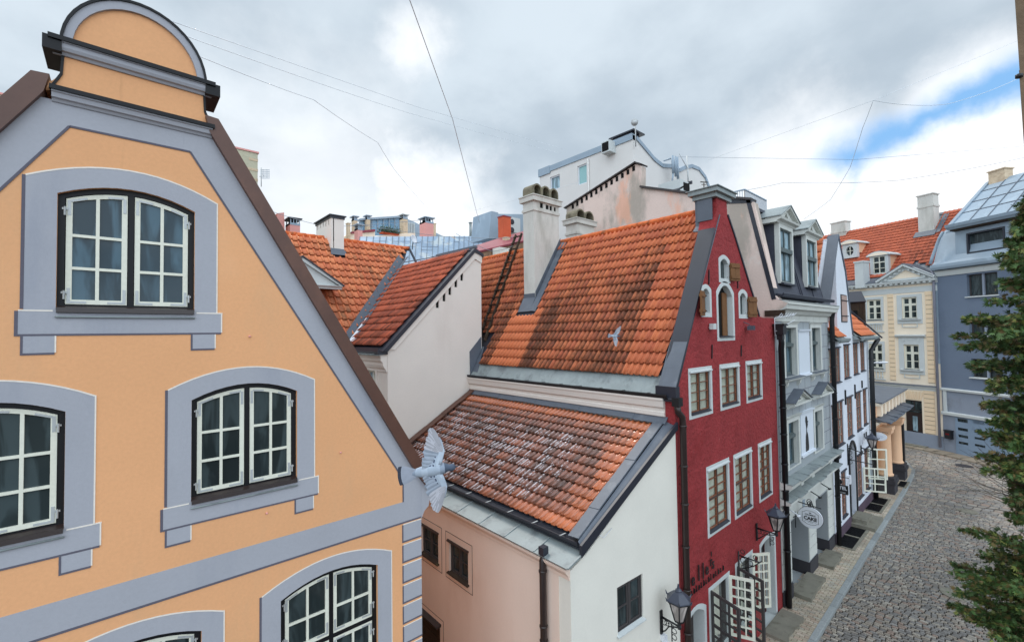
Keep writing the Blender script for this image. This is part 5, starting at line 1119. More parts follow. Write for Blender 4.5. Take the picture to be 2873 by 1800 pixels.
mb = MB(); mb.box(FR, 34.4, 34.7, .3, 3.2, .3, .42); ht.part('open_shutter', mb, 'iron')
# weathered timber shed and white chimney between the white house and the yellow front
hs_ = T('timber_shed', 'dark board-clad attic shed squeezed behind the white gable', 'shed', (28.8, 5.1, 0))
Fs = Fr(28.8, 5.85, -90); mb = MB()
for k in range(7): mb.box(Fs, .0+.11*k, .10+.11*k, 7.6, 9.95, -.2, .0+.006*(k % 2))
hs_.part('board_wall', mb, 'darkwood'); mb = MB(); mb.box(Fs, .28, .46, 8.9, 9.45, .0, .02); hs_.part('opening', mb, 'dark')
mb = MB(); mb.plate([Fs.w(-.3, 9.9, .12), Fs.w(.85, 9.9, .12), Fs.w(.5, 10.5, -.8), Fs.w(-.3, 10.5, -.8)], .06, up=(-.5, 0, .8)); hs_.part('roof', mb, 'leadD')

# ================================================================ yellow classical house closing the street
hy = T('yellow_house', 'pale yellow classical house with a pediment, rusticated strips and big orange roof', 'house', (43.34, 6.28, 0))
yw = [(-1.36, -.42, 9.16, 10.72), (.90, 1.80, 9.16, 10.72), (-1.32, -.44, 5.45, 7.31), (.92, 1.82, 5.50, 7.30)]
yd = (.83, 1.85, .14, 3.30)
YL, YR_ = -9.0, 2.98
hy.part('wall', MB().slab(FY, rect(YL, YR_, 0, 11.8), [rect(*o) for o in yw+[yd]], -.4, 0), 'yellow')
mb = MB()
for o in yw:
    big = o[0] > 0; lowr = o[2] < 7
    w_ = .16 if not big else .30; mb.slab(FY, rect(o[0]-w_, o[1]+w_, o[2]-(.1 if not big else .35), o[3]+.2+(.35 if big and lowr else 0)), [rect(*o)], .0005, .05)
    if big: mb.prof(FY, o[0]-.22, o[1]+.22, [(.05, o[2]-.12), (.18, o[2]-.10), (.20, o[2]-.02), (.05, o[2])])
    if big and lowr:
        mb.prof(FY, o[0]-.45, o[1]+.42, [(.05, o[3]+.50), (.14, o[3]+.52), (.24, o[3]+.62), (.24, o[3]+.68), (.05, o[3]+.72)])
        for x in (o[0]-.05, o[1]-.08): mb.box(FY, x, x+.13, o[3]+.24, o[3]+.48, .05, .09)
        mb.slab(FY, [((o[0]+o[1])/2-.2, o[3]+.42), ((o[0]+o[1])/2-.1, o[3]+.30), ((o[0]+o[1])/2+.1, o[3]+.30), ((o[0]+o[1])/2+.2, o[3]+.42), ((o[0]+o[1])/2+.12, o[3]+.36), ((o[0]+o[1])/2-.12, o[3]+.36)], (), .05, .08)
    if not big:
        z0 = o[2]-.95 if not lowr else o[2]-.85; mb.box(FY, o[0]-.16, o[1]+.16, z0, z0+.08, .0005, .10); mb.box(FY, o[0]-.16, o[1]+.16, z0+.62, z0+.70, .0005, .10)
        for k in range(5 if lowr else 9):
            n_ = 5 if lowr else 9; x = lerp(o[0]-.08, o[1]+.08, (k+.5)/n_); mb.lathe(FY.w(x, z0+.08, .05), [(.03, 0), (.06 if lowr else .03, .14), (.03, .32), (.045, .54)], 6)
    else:
        mb.slab(FY, rect(o[0]-.02, o[1]+.02, o[2]-.62, o[2]-.30), [rect(o[0]+.03, o[1]-.03, o[2]-.57, o[2]-.35)], .05, .075)
hy.part('window_surround', mb, 'trimw')
for o in yw:
    g_ = window(hy, FY, o, d=-.08, fw=.05, fm='whitepvc', sm='whitepvc', sashes=2, cols=1, rows=(2, 1), tr=(o[3]-o[2])*.66, sw=.045, mw_=.04, mid=.06)
    mb = MB(); mb.prof(FY, o[0]-.05, o[1]+.05, [(-.08, o[2]+.03), (.10, o[2]+.005), (.10, o[2]-.02), (-.08, o[2]-.01)]); hy.part('sill', mb, 'leadD', g_)
mb = MB(); mb2 = MB()
for (a, b) in ((0.0, .36), (2.28, 2.66)):
    for k in range(20):
        z0 = 4.62+.322*k
        if z0 < 10.95: mb.box(FY, a, b, z0+.03, z0+.322, .0005, .05)
for side in ((0.02, .62), (1.98, 2.58), (-8.9, -.05)):
    for k in range(10): mb.box(FY, side[0], side[1], 1.10+.305*k, 1.10+.305*k+.27, .0005, .045)
for k in range(7): mb.slab(FY, [(.95+.13*k-.02*(3-k)*0, 3.36), (1.05+.13*k, 3.36), (1.05+.13*k+.05*(k-3), 3.95), (.95+.13*k+.05*(k-3), 3.95)], (), .0005, .045)
hy.part('rustication', mb, 'yellowD')
M['joint'] = mat('dirty_joint', c(92, 70, 52), v=.15, bump=0)
for (a, b, zs0, st, n_) in ((0.0, .36, 4.62, .322, 20), (2.28, 2.66, 4.62, .322, 20), (0.02, .62, 1.07, .305, 10), (1.98, 2.58, 1.07, .305, 10)):
    mb = MB()
    for k in range(n_):
        if zs0+st*k < 10.98: mb.box(FY, a+.01, b-.01, zs0+st*k+.002, zs0+st*k+.028, .0005, .012)
    hy.part('joint_lines', mb, 'joint')
mb = MB(); mb.prof(FY, YL, 2.75, [(0, 4.08), (.05, 4.08), (.06, 4.22), (.14, 4.26), (.16, 4.34), (0, 4.38)]); hy.part('string_course', mb, 'trimw'); mb = MB()
mb.box(FY, YL, YR_, 11.05, 11.45, .0005, .04); mb.prof(FY, YL, YR_+.04, [(0, 11.62), (.08, 11.62), (.12, 11.74), (.38, 11.78), (.42, 11.92), (0, 11.96)])
for k in range(36): mb.box(FY, YL+.1+.33*k, YL+.1+.33*k+.15, 11.66, 11.775, .1, .34)
P0, P1, P2 = (-.55, 11.97), (2.98, 11.97), (1.21, 13.05)
mb.slab(FY, [P0, P1, P2], [[(.25, 12.12), (2.2, 12.12), (1.22, 12.72)]], -.5, .12)
for a in (P0, P1): stroke(mb, FY, (a[0], a[1]+.05), (P2[0], P2[1]+.04), .16, .12, .40)
for k in range(5):
    for sx in (-1, 1): x = 1.22+sx*(.28+.30*k); z = 12.87-.19*(k+1)*1.0; mb.box(FY, x-.06, x+.06, z-.05, z+.06, .12, .30)
hy.part('cornice', mb, 'trimw')
mb = MB(); mb.slab(FY, [(.25, 12.12), (2.2, 12.12), (1.22, 12.72)], (), -.2, .05); hy.part('tympanum', mb, 'yellow')
mb = MB()
for a in (P0, P1): mb.plate([FY.w(a[0]-.05, a[1]+.14, .42), FY.w(P2[0], P2[1]+.15, .42), FY.w(P2[0], P2[1]+.15, -2.2), FY.w(a[0], a[1]+.14, -1.0)], .04, up=(0, 0, 1))
mb.plate([FY.w(YL, 11.97, .42), FY.w(-.5, 11.97, .42), FY.w(-.5, 12.5, -.9), FY.w(YL, 12.5, -.9)], .04, up=(0, 0, 1)); hy.part('roof_sheet', mb, 'lead'); mb = MB(); mb.plate([FY.w(YL, 4.45, .02), FY.w(2.8, 4.45, .02), FY.w(2.8, 4.38, .20), FY.w(YL, 4.38, .20)], .02, up=(0, 0, 1)); hy.part('ledge_sheet', mb, 'lead')
mb = MB(); mb.box(FY, YL, YR_, 0, 1.04, .0005, .03); hy.part('plinth', mb, 'bluel')
mb = MB(); mb.box(FY, yd[0], yd[1], yd[2], yd[3], -.2, -.14); D_ = hy.part('door', mb, 'pipe'); mb = MB()
for (a, b, z0, z1) in ((1.22, 1.5, 1.1, 2.15), (1.22, 1.5, .35, .78)): mb.box(FY, a, b, z0, z1, -.14, -.13)
hy.part('pane', mb, 'glassG', D_); mb = MB(); mb.box(FY, yd[0]+.05, 1.30, 2.6, 3.2, -.14, -.12); mb.box(FY, 1.38, yd[1]-.05, 2.6, 3.2, -.14, -.12); mb.box(FY, yd[0], yd[1], 2.44, 2.54, -.14, -.09); hy.part('fanlight', mb, 'glass', D_)
mb = MB(); mb.box(FY, yd[0]-.3, yd[1]+.3, .0, .17, .03, .5); hy.part('doorstep', mb, 'stone')
n4 = Vector((FY.n.x*-.68, FY.n.y*-.68, .73)).normalized(); ry = random.Random(4)
def in_y(u, v):
    s_ = YL+u; d = v*.68
    if -1.55 < s_ < -.4 and v < 2.3 and v > .5: return False
    if -.55 < s_ < 3.0 and v < 1.4-abs(s_-1.2)*.75: return False
    if .35 < s_ < 1.2 and 5.6 < v: return False
    return True
tiles(hy, 'roof', FY.w(YL, 12.45, -.75), FY.e, n4, 12.0, 6.9, .27, .36, 'creamroof', inside=in_y, patch=lambda u, v: (.1+.4*ry.random(), max(0, .12+.45*ry.random()*(1 if (u > 9.3 and v < 5) else .35)), 0), amp=.03, step=.04, sub=4)
mb = MB(); mb.plate([FY.w(YL, 12.35, -.75), FY.w(3.0, 12.35, -.75), FY.w(3.0, 17.4, -5.45), FY.w(YL, 17.4, -5.45)], .06, up=(FY.n.x*.7, FY.n.y*.7, .7)); mb.plate([FY.w(YL, 17.45, -5.5), FY.w(3.0, 17.45, -5.5), FY.w(3.0, 12, -11), FY.w(YL, 12, -11)], .06, up=(-FY.n.x*.7, -FY.n.y*.7, .7)); mb.prof(FY, YL, 3.0, [(-5.75, 17.30), (-5.3, 17.30), (-5.45, 17.50), (-5.6, 17.50)]); hy.part('roof_deck', mb, 'lead')
def yb(px_, py_, d): return FY.p(px_, py_, d)
for (pl_, pr_2, pt, pb, d, nm) in ((2573, 2619, 553, 640, -3.9, 'pale chimney with a stepped shaft'), (2331, 2372, 629, 672, -5.0, 'pale chimney at the far end of the ridge')):
    a, _ = yb(pl_, pt+20, d); b, _ = yb(pr_2, pt+20, d); z1 = yb(pl_, pt, d)[1]; z0 = yb(pl_, pb, d)[1]-1.0
    mb = MB(); mb.box(FY, a+.02, b-.02, z0, z1, d-.8, d); mb.box(FY, a-.03, b+.03, z1-.95, z1-.80, d-.85, d+.04); mb.box(FY, a-.05, b+.05, z1, z1+.08, d-.87, d+.07); hy.part('chimney', mb, 'chim', label=nm)
mb = MB(); a, _ = yb(2573, 600, -3.9); b, _ = yb(2622, 600, -3.9); mb.plate([FY.w(a-.15, 15.55, -3.5), FY.w(b+.1, 15.55, -3.5), FY.w(b+.1, 16.0, -3.92), FY.w(a-.15, 16.0, -3.92)], .03, up=(FY.n.x, FY.n.y, 1)); mb.plate([FY.w(b+.02, 15.7, -3.7), FY.w(b+.35, 15.75, -3.7), FY.w(b+.35, 17.3, -5.2), FY.w(b+.02, 17.3, -5.2)], .03, up=(FY.n.x, FY.n.y, 1)); hy.part('chimney_flashing', mb, 'lead')
def seg_dormer(t, fr, cx, w_, z0, z1, d, oval=False, lbl=None):
    mb = MB(); a, b = cx-w_/2, cx+w_/2
    op = (cx-w_*.33, cx+w_*.33, z0+.08, z1-.05) if not oval else None
    hole = outl(op) if op else [(cx+.30*math.cos(2*PI*k/16), (z0+z1)/2+.40*math.sin(2*PI*k/16)) for k in range(16)]
    mb.slab(fr, rect(a, b, z0, z1), [hole], d-.3, d); D_ = t.part('dormer', mb, 'trimw', label=lbl)
    mb = MB(); o_ = (a-.18, b+.18, z1, z1+.08, w_*.22); mb.slab(fr, outl(o_, 0, 12), (), d-2.2, d+.15); t.part('dormer_roof', mb, 'trimw', D_)
    mb = MB(); o_ = (a-.05, b+.05, z1+.02, z1+.05, w_*.17); mb.slab(fr, outl(o_, 0, 12), (), d+.15, d+.17); t.part('tympanum', mb, 'yellow', D_)
    t.part('dormer_cheek', MB().box(fr, b-.05, b, z0+.4, z1, d-1.8, d-.3), 'peach', D_); t.part('dormer_cheek', MB().box(fr, a, a+.05, z0+.4, z1, d-1.8, d-.3), 'peach', D_)
    t.part('pane', MB().slab(fr, hole, (), d-.16, d-.14), 'glass', D_)
    mb = MB()
    if op:
        mb.slab(fr, hole, [rect(op[0]+.05, cx-.03, op[2]+.05, op[3]-.5), rect(cx+.03, op[1]-.05, op[2]+.05, op[3]-.5), rect(op[0]+.05, cx-.03, op[3]-.42, op[3]-.05), rect(cx+.03, op[1]-.05, op[3]-.42, op[3]-.05)], d-.12, d-.05)
        mb.box(fr, op[0], op[1], op[2]+.38, op[2]+.42, d-.12, d-.06)
    else: mb.box(fr, cx-.02, cx+.02, (z0+z1)/2-.4, (z0+z1)/2+.4, d-.12, d-.05); mb.box(fr, cx-.3, cx+.3, (z0+z1)/2-.02, (z0+z1)/2+.02, d-.12, d-.06)
    t.part('casement', mb, 'whitepvc', D_)
seg_dormer(hy, FY, -.98, 1.25, 12.72, 14.18, -1.0, lbl='arched casement dormer')
seg_dormer(hy, FY, -3.83, 1.15, 14.55, 15.75, -2.4, oval=True, lbl='oval dormer window')
mb = MB(); a = yb(2397, 735, .6); b = yb(2421, 785, .6); mb.box(FY, a[0], b[0]+.05, b[1]-.6, a[1], -.2, .6); mb.box(FY, a[0]-.05, b[0]+.1, a[1]-.1, a[1]+.02, -.25, .66); hy.part('parapet_block', mb, 'trimw')

# ================================================================ blue-grey house on the right
hb2 = T('blue_grey_house', 'slate-blue rendered house with a pale sheet-metal roof on the right', 'house', (42.46, 3.61, 0))
bw = [(1.93, 3.55, 10.47, 11.90), (1.97, 3.55, 7.95, 9.22), (1.98, 3.6, 5.25, 6.46)]
BL, BR_ = .18, 9.0
hb2.part('wall', MB().slab(FB, rect(BL, BR_, 4.25, 12.4), [rect(*o) for o in bw], -.4, 0), 'blueg')
mb = MB(); mb.box(FB, BL, BR_, 0, 4.25, -.4, -.02); hb2.part('lower_wall', mb, 'bluel')
for o in bw:
    mid_ = (o[0]+o[1])/2; mb = MB(); mb.slab(FB, rect(*o), [rect(o[0]+.07, mid_-.06, o[2]+.08, o[3]-.07), rect(mid_+.06, o[1]-.07, o[2]+.08, o[3]-.07)], -.28, -.20)
    g_ = hb2.part('window', mb, 'sashd'); hb2.part('pane', MB().box(FB, o[0]+.02, o[1]-.02, o[2]+.02, o[3]-.02, -.26, -.25), 'glass', g_)
    mb = MB(); mb.box(FB, mid_-.05, mid_+.05, o[2]+.04, o[3], -.2, -.1); hb2.part('mullion', mb, 'bluel', g_)
    mb = MB(); mb.prof(FB, o[0]-.10, o[1]+.06, [(-.2, o[2]+.03), (.08, o[2]-.0), (.08, o[2]-.06), (-.2, o[2]-.05)]); hb2.part('sill', mb, 'trimw', g_)
mb = MB(); mb.prof(FB, BL, BR_, [(-.02, 4.20), (.10, 4.22), (.12, 4.34), (-.02, 4.40)]); mb.box(FB, BL+.12, BL+.30, 2.6, 4.2, -.02, .06); mb.prof(FB, BL, BR_, [(-.02, 2.58), (.10, 2.58), (.12, 2.76), (-.02, 2.80)]); hb2.part('string_course', mb, 'trimw')
mb = MB(); mb.prof(FB, BL, BR_, [(0, 12.0), (.06, 12.0), (.16, 12.3), (.30, 12.36), (0, 12.4)]); hb2.part('frieze', mb, 'trimw')
S3 = lambda x, y: FB.p(2640+x/6.3, 1100+y/6.3)
mb = MB(); pan = []
for (xa, ya, xb, yb_) in ((300, 615, 485, 700), (310, 738, 487, 820), (315, 858, 490, 940), (590, 660, 775, 740), (597, 782, 790, 860), (600, 905, 790, 985), (880, 685, 1075, 770), (885, 810, 1075, 880), (295, 450, 480, 545), (575, 480, 775, 580), (875, 510, 1060, 600)):
    p_, q_ = S3(xa, ya), S3(xb, yb_); pan.append((p_[0], q_[0], (q_[1]+.0), (p_[1])))
g0 = S3(255, 500)[0]
gd = rect(g0, 4.3, .08, 2.5)
hb2.part('garage_door', MB().slab(FB, gd, [rect(*o) for o in pan], -.02, .03), 'bluem' if 0 else mat('grey_blue_door', c(128, 146, 166), v=.04, stains=[(c(96, 106, 118), .55, .75, 2, .5, .5)]))
gdo = hb2.part('garage_pane', MB().slab(FB, rect(g0+.05, 4.2, .5, 2.45), (), -.018, -.008), 'glass')
# metal mansard
d0 = -.05
mb = MB(); mb.plate([FB.w(BL-.1, 12.75, .35), FB.w(BR_, 12.75, .35), FB.w(BR_, 13.0, .05), FB.w(BL-.1, 13.0, .05)], .03, up=(0, 0, 1)); mb.prof(FB, BL-.1, BR_, [(0, 12.4), (.36, 12.44), (.42, 12.60), (.42, 12.78), (.36, 12.80), (.34, 12.66), (0, 12.6)])
bt = (2.08, 3.9, 13.25, 14.62)
q_ = [FB.p(2250+x/S_, 400+y/S_, -.1) for x, y in ((1405, 775), (1405, 940), (1700, 715), (1700, 930))]
mb.plate([FB.w(BL, 12.9, .10), FB.w(BR_, 12.9, .10), FB.w(BR_, 15.0, -.75), FB.w(BL, 15.0, -.75)], .06, up=(FB.n.x, FB.n.y, .4)); hb2.part('mansard_sheet', mb, 'bluem')
mb = MB(); bt = (q_[0][0], q_[2][0]+.1, (q_[1][1]), q_[0][1]); mb.slab(FB, rect(bt[0]-.7, BR_, bt[2]-.35, 15.0), [rect(*bt)], -.9, -.08); dz = hb2.part('dormer', mb, 'bluem', label='wide flat dormer band')
hb2.part('pane', MB().box(FB, bt[0], bt[1], bt[2], bt[3], -.35, -.3), 'glass', dz)
mb = MB(); mb.slab(FB, rect(bt[0]-.04, bt[1]+.04, bt[2]-.04, bt[3]+.04), [rect(bt[0]+.06, bt[1]-.06, bt[2]+.06, bt[3]-.06)], -.2, -.03); hb2.part('window_frame', mb, 'leadD', dz)
eL = FB.p(2667, 640, .5); mb = MB(); mb.prof(FB, eL[0]-.3, BR_, [(-.6, 14.98), (.40, 14.98), (.45, 15.05), (.55, 15.12), (.6, 15.30), (.52, 15.32), (.45, 15.2), (-.6, 15.25)]); hb2.part('eaves', mb, 'bluem')
mb = MB(); mb.prof(FB, eL[0]-.2, BR_, [(-.6, 14.80), (.30, 14.90), (.30, 14.975), (-.6, 14.975)]); hb2.part('soffit', mb, 'darkwood')
rA = FB.p(2673, 622, .4); rB = FB.p(2779, 506, -4.0)
mb = MB(); mb.plate([FB.w(rA[0], 15.25, .5), FB.w(BR_+3, 15.25, .5), FB.w(BR_+3, 18.6, -4.0), FB.w(rB[0], 18.6, -4.0)], .08, up=(FB.n.x*.5, FB.n.y*.5, .8)); rf = hb2.part('roof', mb, 'bluem')
mb = MB()
for k in range(1, 9):
    x0 = rA[0]+.95*k; x1 = rB[0]+.95*k; mb.plate([FB.w(x0, 15.30, .5), FB.w(x0+.04, 15.30, .5), FB.w(x1+.04, 18.66, -4.0), FB.w(x1, 18.66, -4.0)], .05, up=(FB.n.x*.5, FB.n.y*.5, .8))
for k in range(1, 4): z_ = 15.25+.84*k; d_ = .5-1.125*k; mb.plate([FB.w(lerp(rA[0], rB[0], k/4), z_+.05, d_), FB.w(BR_+3, z_+.05, d_), FB.w(BR_+3, z_+.075, d_-.03), FB.w(lerp(rA[0], rB[0], k/4), z_+.075, d_-.03)], .03, up=(FB.n.x*.5, FB.n.y*.5, .8))
hb2.part('roof_seam', mb, 'lead', rf)
mb = MB(); mb.plate([FB.w(rA[0]-.35, 15.2, .5), FB.w(rA[0]+.02, 15.35, .5), FB.w(rB[0]+.02, 18.72, -4.0), FB.w(rB[0]-.3, 18.62, -4.0)], .08, up=(FB.n.x*.5, FB.n.y*.5, .8)); hb2.part('roof_verge', mb, 'bluem')
mb = MB(); a, _ = FB.p(2772, 480, -3.6); b, z1 = FB.p(2818, 472, -3.6); mb.box(FB, a, b, 17.5, z1, -4.3, -3.6); mb.box(FB, a-.06, b+.06, z1, z1+.08, -4.36, -3.54); hb2.part('chimney', mb, 'tan')
mb = MB(); mb.slab(Fr(*FB.w(BL, 0, 0).xy, FB.az+90), [(0, 6), (5, 6), (5, 17.5), (.9, 15.1), (0, 12.5)], (), -.3, 0); hb2.part('gable_wall', mb, 'bluem')
pipe_ = FB.w(.18, 0, .1)
mb = MB(True); mb.tube([FB.w(.75, 15.0, .1), FB.w(.5, 14.6, .1), FB.w(.15, 13.3, .3), FB.w(.10, 12.9, .4)], .09, 8); hb2.part('upper_downpipe', mb, 'bluem')
mb = MB(True); mb.tube([FB.w(.08, 12.6, .3), FB.w(.06, 12.1, .14), FB.w(.06, .3, .14)], .075, 8)
for z_ in (11, 9.6, 8.2, 6.8, 5.4, 4): mb.tube([FB.w(.06, z_, .14), FB.w(.06, z_+.04, .14)], .09, 8)
hb2.part('downpipe', mb, mat('grey_pipe', c(134, 134, 146), rough=.5, v=.1, bump=0))

# ================================================================ peach render tower block and the far roofs
hw = T('pale_tower', 'tall off-white building with a curved parapet rising behind the red gable', 'building', (19, 12.25, 0))
FT = Fr(19, 12.25, -90); FTf = Fr(19, 12.25, 0)
tw = []
for (a, b) in (((1543, 498), (1571, 528)), ((1620, 467), (1647, 512))):
    p_, q_ = FT.p(*a), FT.p(*b); tw.append((min(p_[0], q_[0]), max(p_[0], q_[0]), q_[1], p_[1]))
hw.part('wall', MB().slab(FT, rect(-6.5, 0, 0, 18.25), [rect(*o) for o in tw], -.3, 0), 'palewall')
cur = [(0, 18.25), (.5, 18.2), (1.2, 17.75), (2.0, 17.40), (2.8, 17.15), (3.5, 17.1), (4.3, 17.25), (4.75, 17.75), (5.6, 18.1), (6.4, 18.1), (7.3, 17.85), (8.0, 17.3), (8.4, 16.6), (8.5, 15.5)]
q_ = [FTf.p(*p_) for p_ in ((1778, 384), (1808, 415), (1835, 447), (1858, 465), (1880, 466), (1905, 478), (1920, 470), (1940, 466), (1960, 474), (1978, 497), (1990, 530), (1995, 560))]
cur = [(max(.301, p_[0]), p_[1]) for p_ in q_]
hw.part('curved_front', MB().slab(FTf, [(.3, 0), (cur[-1][0], 0)]+cur[::-1], (), -6.4, 0), 'palewall')
mb = MB()
for a, b in zip(cur, cur[1:]): stroke(mb, FTf, a, b, .20, -.6, .06)
mb.box(FT, -6.55, -.0, 18.0, 18.32, -.3, .06); mb.box(FT, -6.55, -5.6, 17.9, 18.35, -.3, .08); hw.part('parapet_sheet', mb, 'bluem')
for o in tw:
    mb = MB(); mb.slab(FT, rect(*o), [rect(o[0]+.06, o[1]-.06, o[2]+.06, o[3]-.06)], -.14, -.06); g_ = hw.part('window', mb, 'signw'); hw.part('pane', MB().box(FT, o[0]+.02, o[1]-.02, o[2]+.02, o[3]-.02, -.12, -.11), mat('pale_aqua_glass', c(150, 190, 190), rough=.15, v=.05, bump=0) if o is tw[1] else 'glassG', g_)
p_ = FT.p(1705, 430); mb = MB(); mb.box(FT, p_[0]-.02, p_[0]+.5, p_[1]-.15, p_[1]+.42, 0, .5); ac = hw.part('cooler_box', mb, 'trimw'); mb = MB(); mb.box(FT, p_[0]+.03, p_[0]+.42, p_[1]-.08, p_[1]+.36, .5, .52); hw.part('cooler_grille', mb, 'dark', ac)
p_ = FT.p(1652, 440); mb = MB(True); mb.tube([FT.w(p_[0], 17.9, .06), FT.w(p_[0], 10, .06)], .035, 6); hw.part('downpipe', mb, 'palewall')
mb = MB(); p_ = FTf.p(1790, 374); mb.box(FTf, .05, .75, 17.3, 18.45, -1.2, -.1); mb.box(FTf, -.05, .95, 18.45, 18.52, -1.4, .1); hw.part('roof_vent', mb, 'leadD')
mb = MB(True); p_ = FTf.p(1775, 362); mb.tube([FTf.w(.02, 17.6, .15), FTf.w(.02, 18.8, .15)], .03, 6); mb.tube([FTf.w(.02, 18.7, .15), FTf.w(-.25, 18.68, .3)], .03, 6); mb.tube([FTf.w(-.27, 18.66, .3), FTf.w(-.36, 18.64, .36)], .17, 12); single('dish_aerial', mb, 'bracket', 'small round dish on a mast at the corner top of the off-white tower', 'aerial')
mb = MB(True); a = FTf.p(1862, 445); b = FTf.p(1868, 515)
for dx in (0, .28, .5): mb.tube([FTf.w(a[0]+dx, a[1]+.1*dx, .5), FTf.w(a[0]+dx+.05, b[1]+.4-dx*.4, .5)], .07, 8)
mb.tube([FTf.w(a[0]+.05, b[1]+.4, .5), FTf.w(a[0]+.2, b[1]-.3, .3)], .05, 6); mb.tube([FTf.w(a[0], b[1]+1.2, .5), FTf.w(a[0], b[1]+1.2, 0)], .04, 6); single('antenna', mb, 'bluem', 'cluster of grey upright panel antennas on the tower front', 'antenna')
mb = MB(True); a = FTf.p(1904, 445); b = FTf.p(1908, 540); mb.tube([FTf.w(a[0], a[1], .5), FTf.w(b[0], b[1], .5)], .045, 6); mb.tube([FTf.w(a[0]-.9, a[1]-.1, .5), FTf.w(a[0], a[1]-.7, .5)], .02, 5); single('antenna', mb, 'bracket', 'thin grey mast to the right of the panel antennas', 'antenna')
# small roof lantern and aerial on the peeling house
F1 = Fr(17.5, 8.2, 0); p_ = F1.p(1943, 512); a_ = F1.p(1890, 536); b_ = F1.p(1943, 536)
mb = MB(); mb.plate([F1.w(a_[0], a_[1], 0), F1.w(p_[0]-.1, p_[1]+.02, 0), F1.w(p_[0]-.1, p_[1]+.02, -1), F1.w(a_[0], a_[1], -1)], .06); mb.plate([F1.w(p_[0]-.1, p_[1]+.02, .05), F1.w(b_[0]-.1, b_[1]+.25, .05), F1.w(b_[0]-.1, b_[1]+.25, -1), F1.w(p_[0]-.1, p_[1]+.02, -1)], .06)
rl = T('roof_turret', 'little white turret with dark opening behind the sloping coping', 'turret', (17.5, 8.2, 12)); rl.part('turret_roof', mb, 'leadD')
mb = MB(); mb.box(F1, a_[0]+.5, b_[0]-.2, b_[1]-2.5, b_[1]+.28, -.9, -.0); rl.part('turret_wall', mb, 'trimw'); mb = MB(); mb.box(F1, a_[0]+.75, a_[0]+1.2, b_[1]-.1, b_[1]+.2, .0, .02); rl.part('turret_opening', mb, 'dark')
mb = MB(True); a = F1.p(1961, 545); b = F1.p(1961, 517); mb.tube([F1.w(a[0], a[1]-.6, .2), F1.w(b[0], b[1], .2)], .02, 6); mb.tube([F1.w(b[0]-.28, b[1]-.02, .2), F1.w(b[0]+.34, b[1]+.1, .2)], .02, 6); mb.tube([F1.w(b[0]-.2, b[1]-.1, .2), F1.w(b[0]+.2, b[1]-.03, .2)], .012, 6); single('roof_aerial', mb, 'darkwood', 'short cross-shaped aerial beside the turret behind the red gable cap', 'aerial')
# roof terrace railing
FQ = Fr(20.6, 8.0, -90); mb = MB()
q = [FQ.p(2050, 556), FQ.p(2100, 536)]; r_ = T('terrace_railing', 'pale bar railing of a roof terrace above the slate mansard', 'railing', (20.6, 7.5, 13.5))
FQ1 = Fr(20.6, 9.4, -90); mb = MB(); L1 = 1.7; zt_ = 14.66
for k in range(18): mb.box(FQ1, L1*k/17-.01, L1*k/17+.01, 13.3, zt_, -.01, .01)
mb.box(FQ1, 0, L1, zt_, zt_+.05, -.02, .03); FQ2 = Fr(20.6, 9.4-L1, 0)
for k in range(26): mb.box(FQ2, 2.6*k/25-.01, 2.6*k/25+.01, 13.3, zt_, -.01, .01)
mb.box(FQ2, 0, 2.6, zt_, zt_+.05, -.02, .03); mb.box(FQ2, 0, 2.6, 14.02, 14.06, -.02, .03); r_.part('railing_bar', mb, 'bluem')

# left tower of beige block
tl = T('block_tower', 'beige block fire wall rising behind the orange gable on both sides', 'building', (0, 25, 0)); FL = Fr(0, 25, 0)
mb = MB(); mb.box(FL, -9, 5.19, 0, 17.72, -8, 0); tl.part('wall', mb, 'beige'); mb = MB(); mb.box(FL, -9.05, 5.24, 17.72, 17.8, -8.05, .05); tl.part('wall_capping', mb, 'salmon')
for k in range(11): tl.part('corner_brick', MB().box(FL, 4.75+.05*(k % 3), 5.20, 12.3+.5*k, 12.42+.5*k, .001, .02), 'tan')
ar = T('grid_aerial', 'faint grid aerial on a thin mast beside the beige block wall', 'aerial', (5.6, 25, 14)); mb = MB(True); P_ = lambda x, y: FL.w(*FL.p(x, y), .3)
mb.tube([P_(729, 528), P_(729, 475)], .02, 5); mb.tube([P_(724, 500), P_(736, 497)], .015, 5); ar.part('mast', mb, 'bracket'); mb = MB()
for k in range(7): a, b = P_(728+3.8*k, 480), P_(728+3.8*k, 505); mb.tube([a, b], .009, 4)
for k in range(5): mb.tube([P_(727, 481+6*k), P_(752, 481+6*k)], .009, 4)
ar.part('grid', mb, 'bluem')

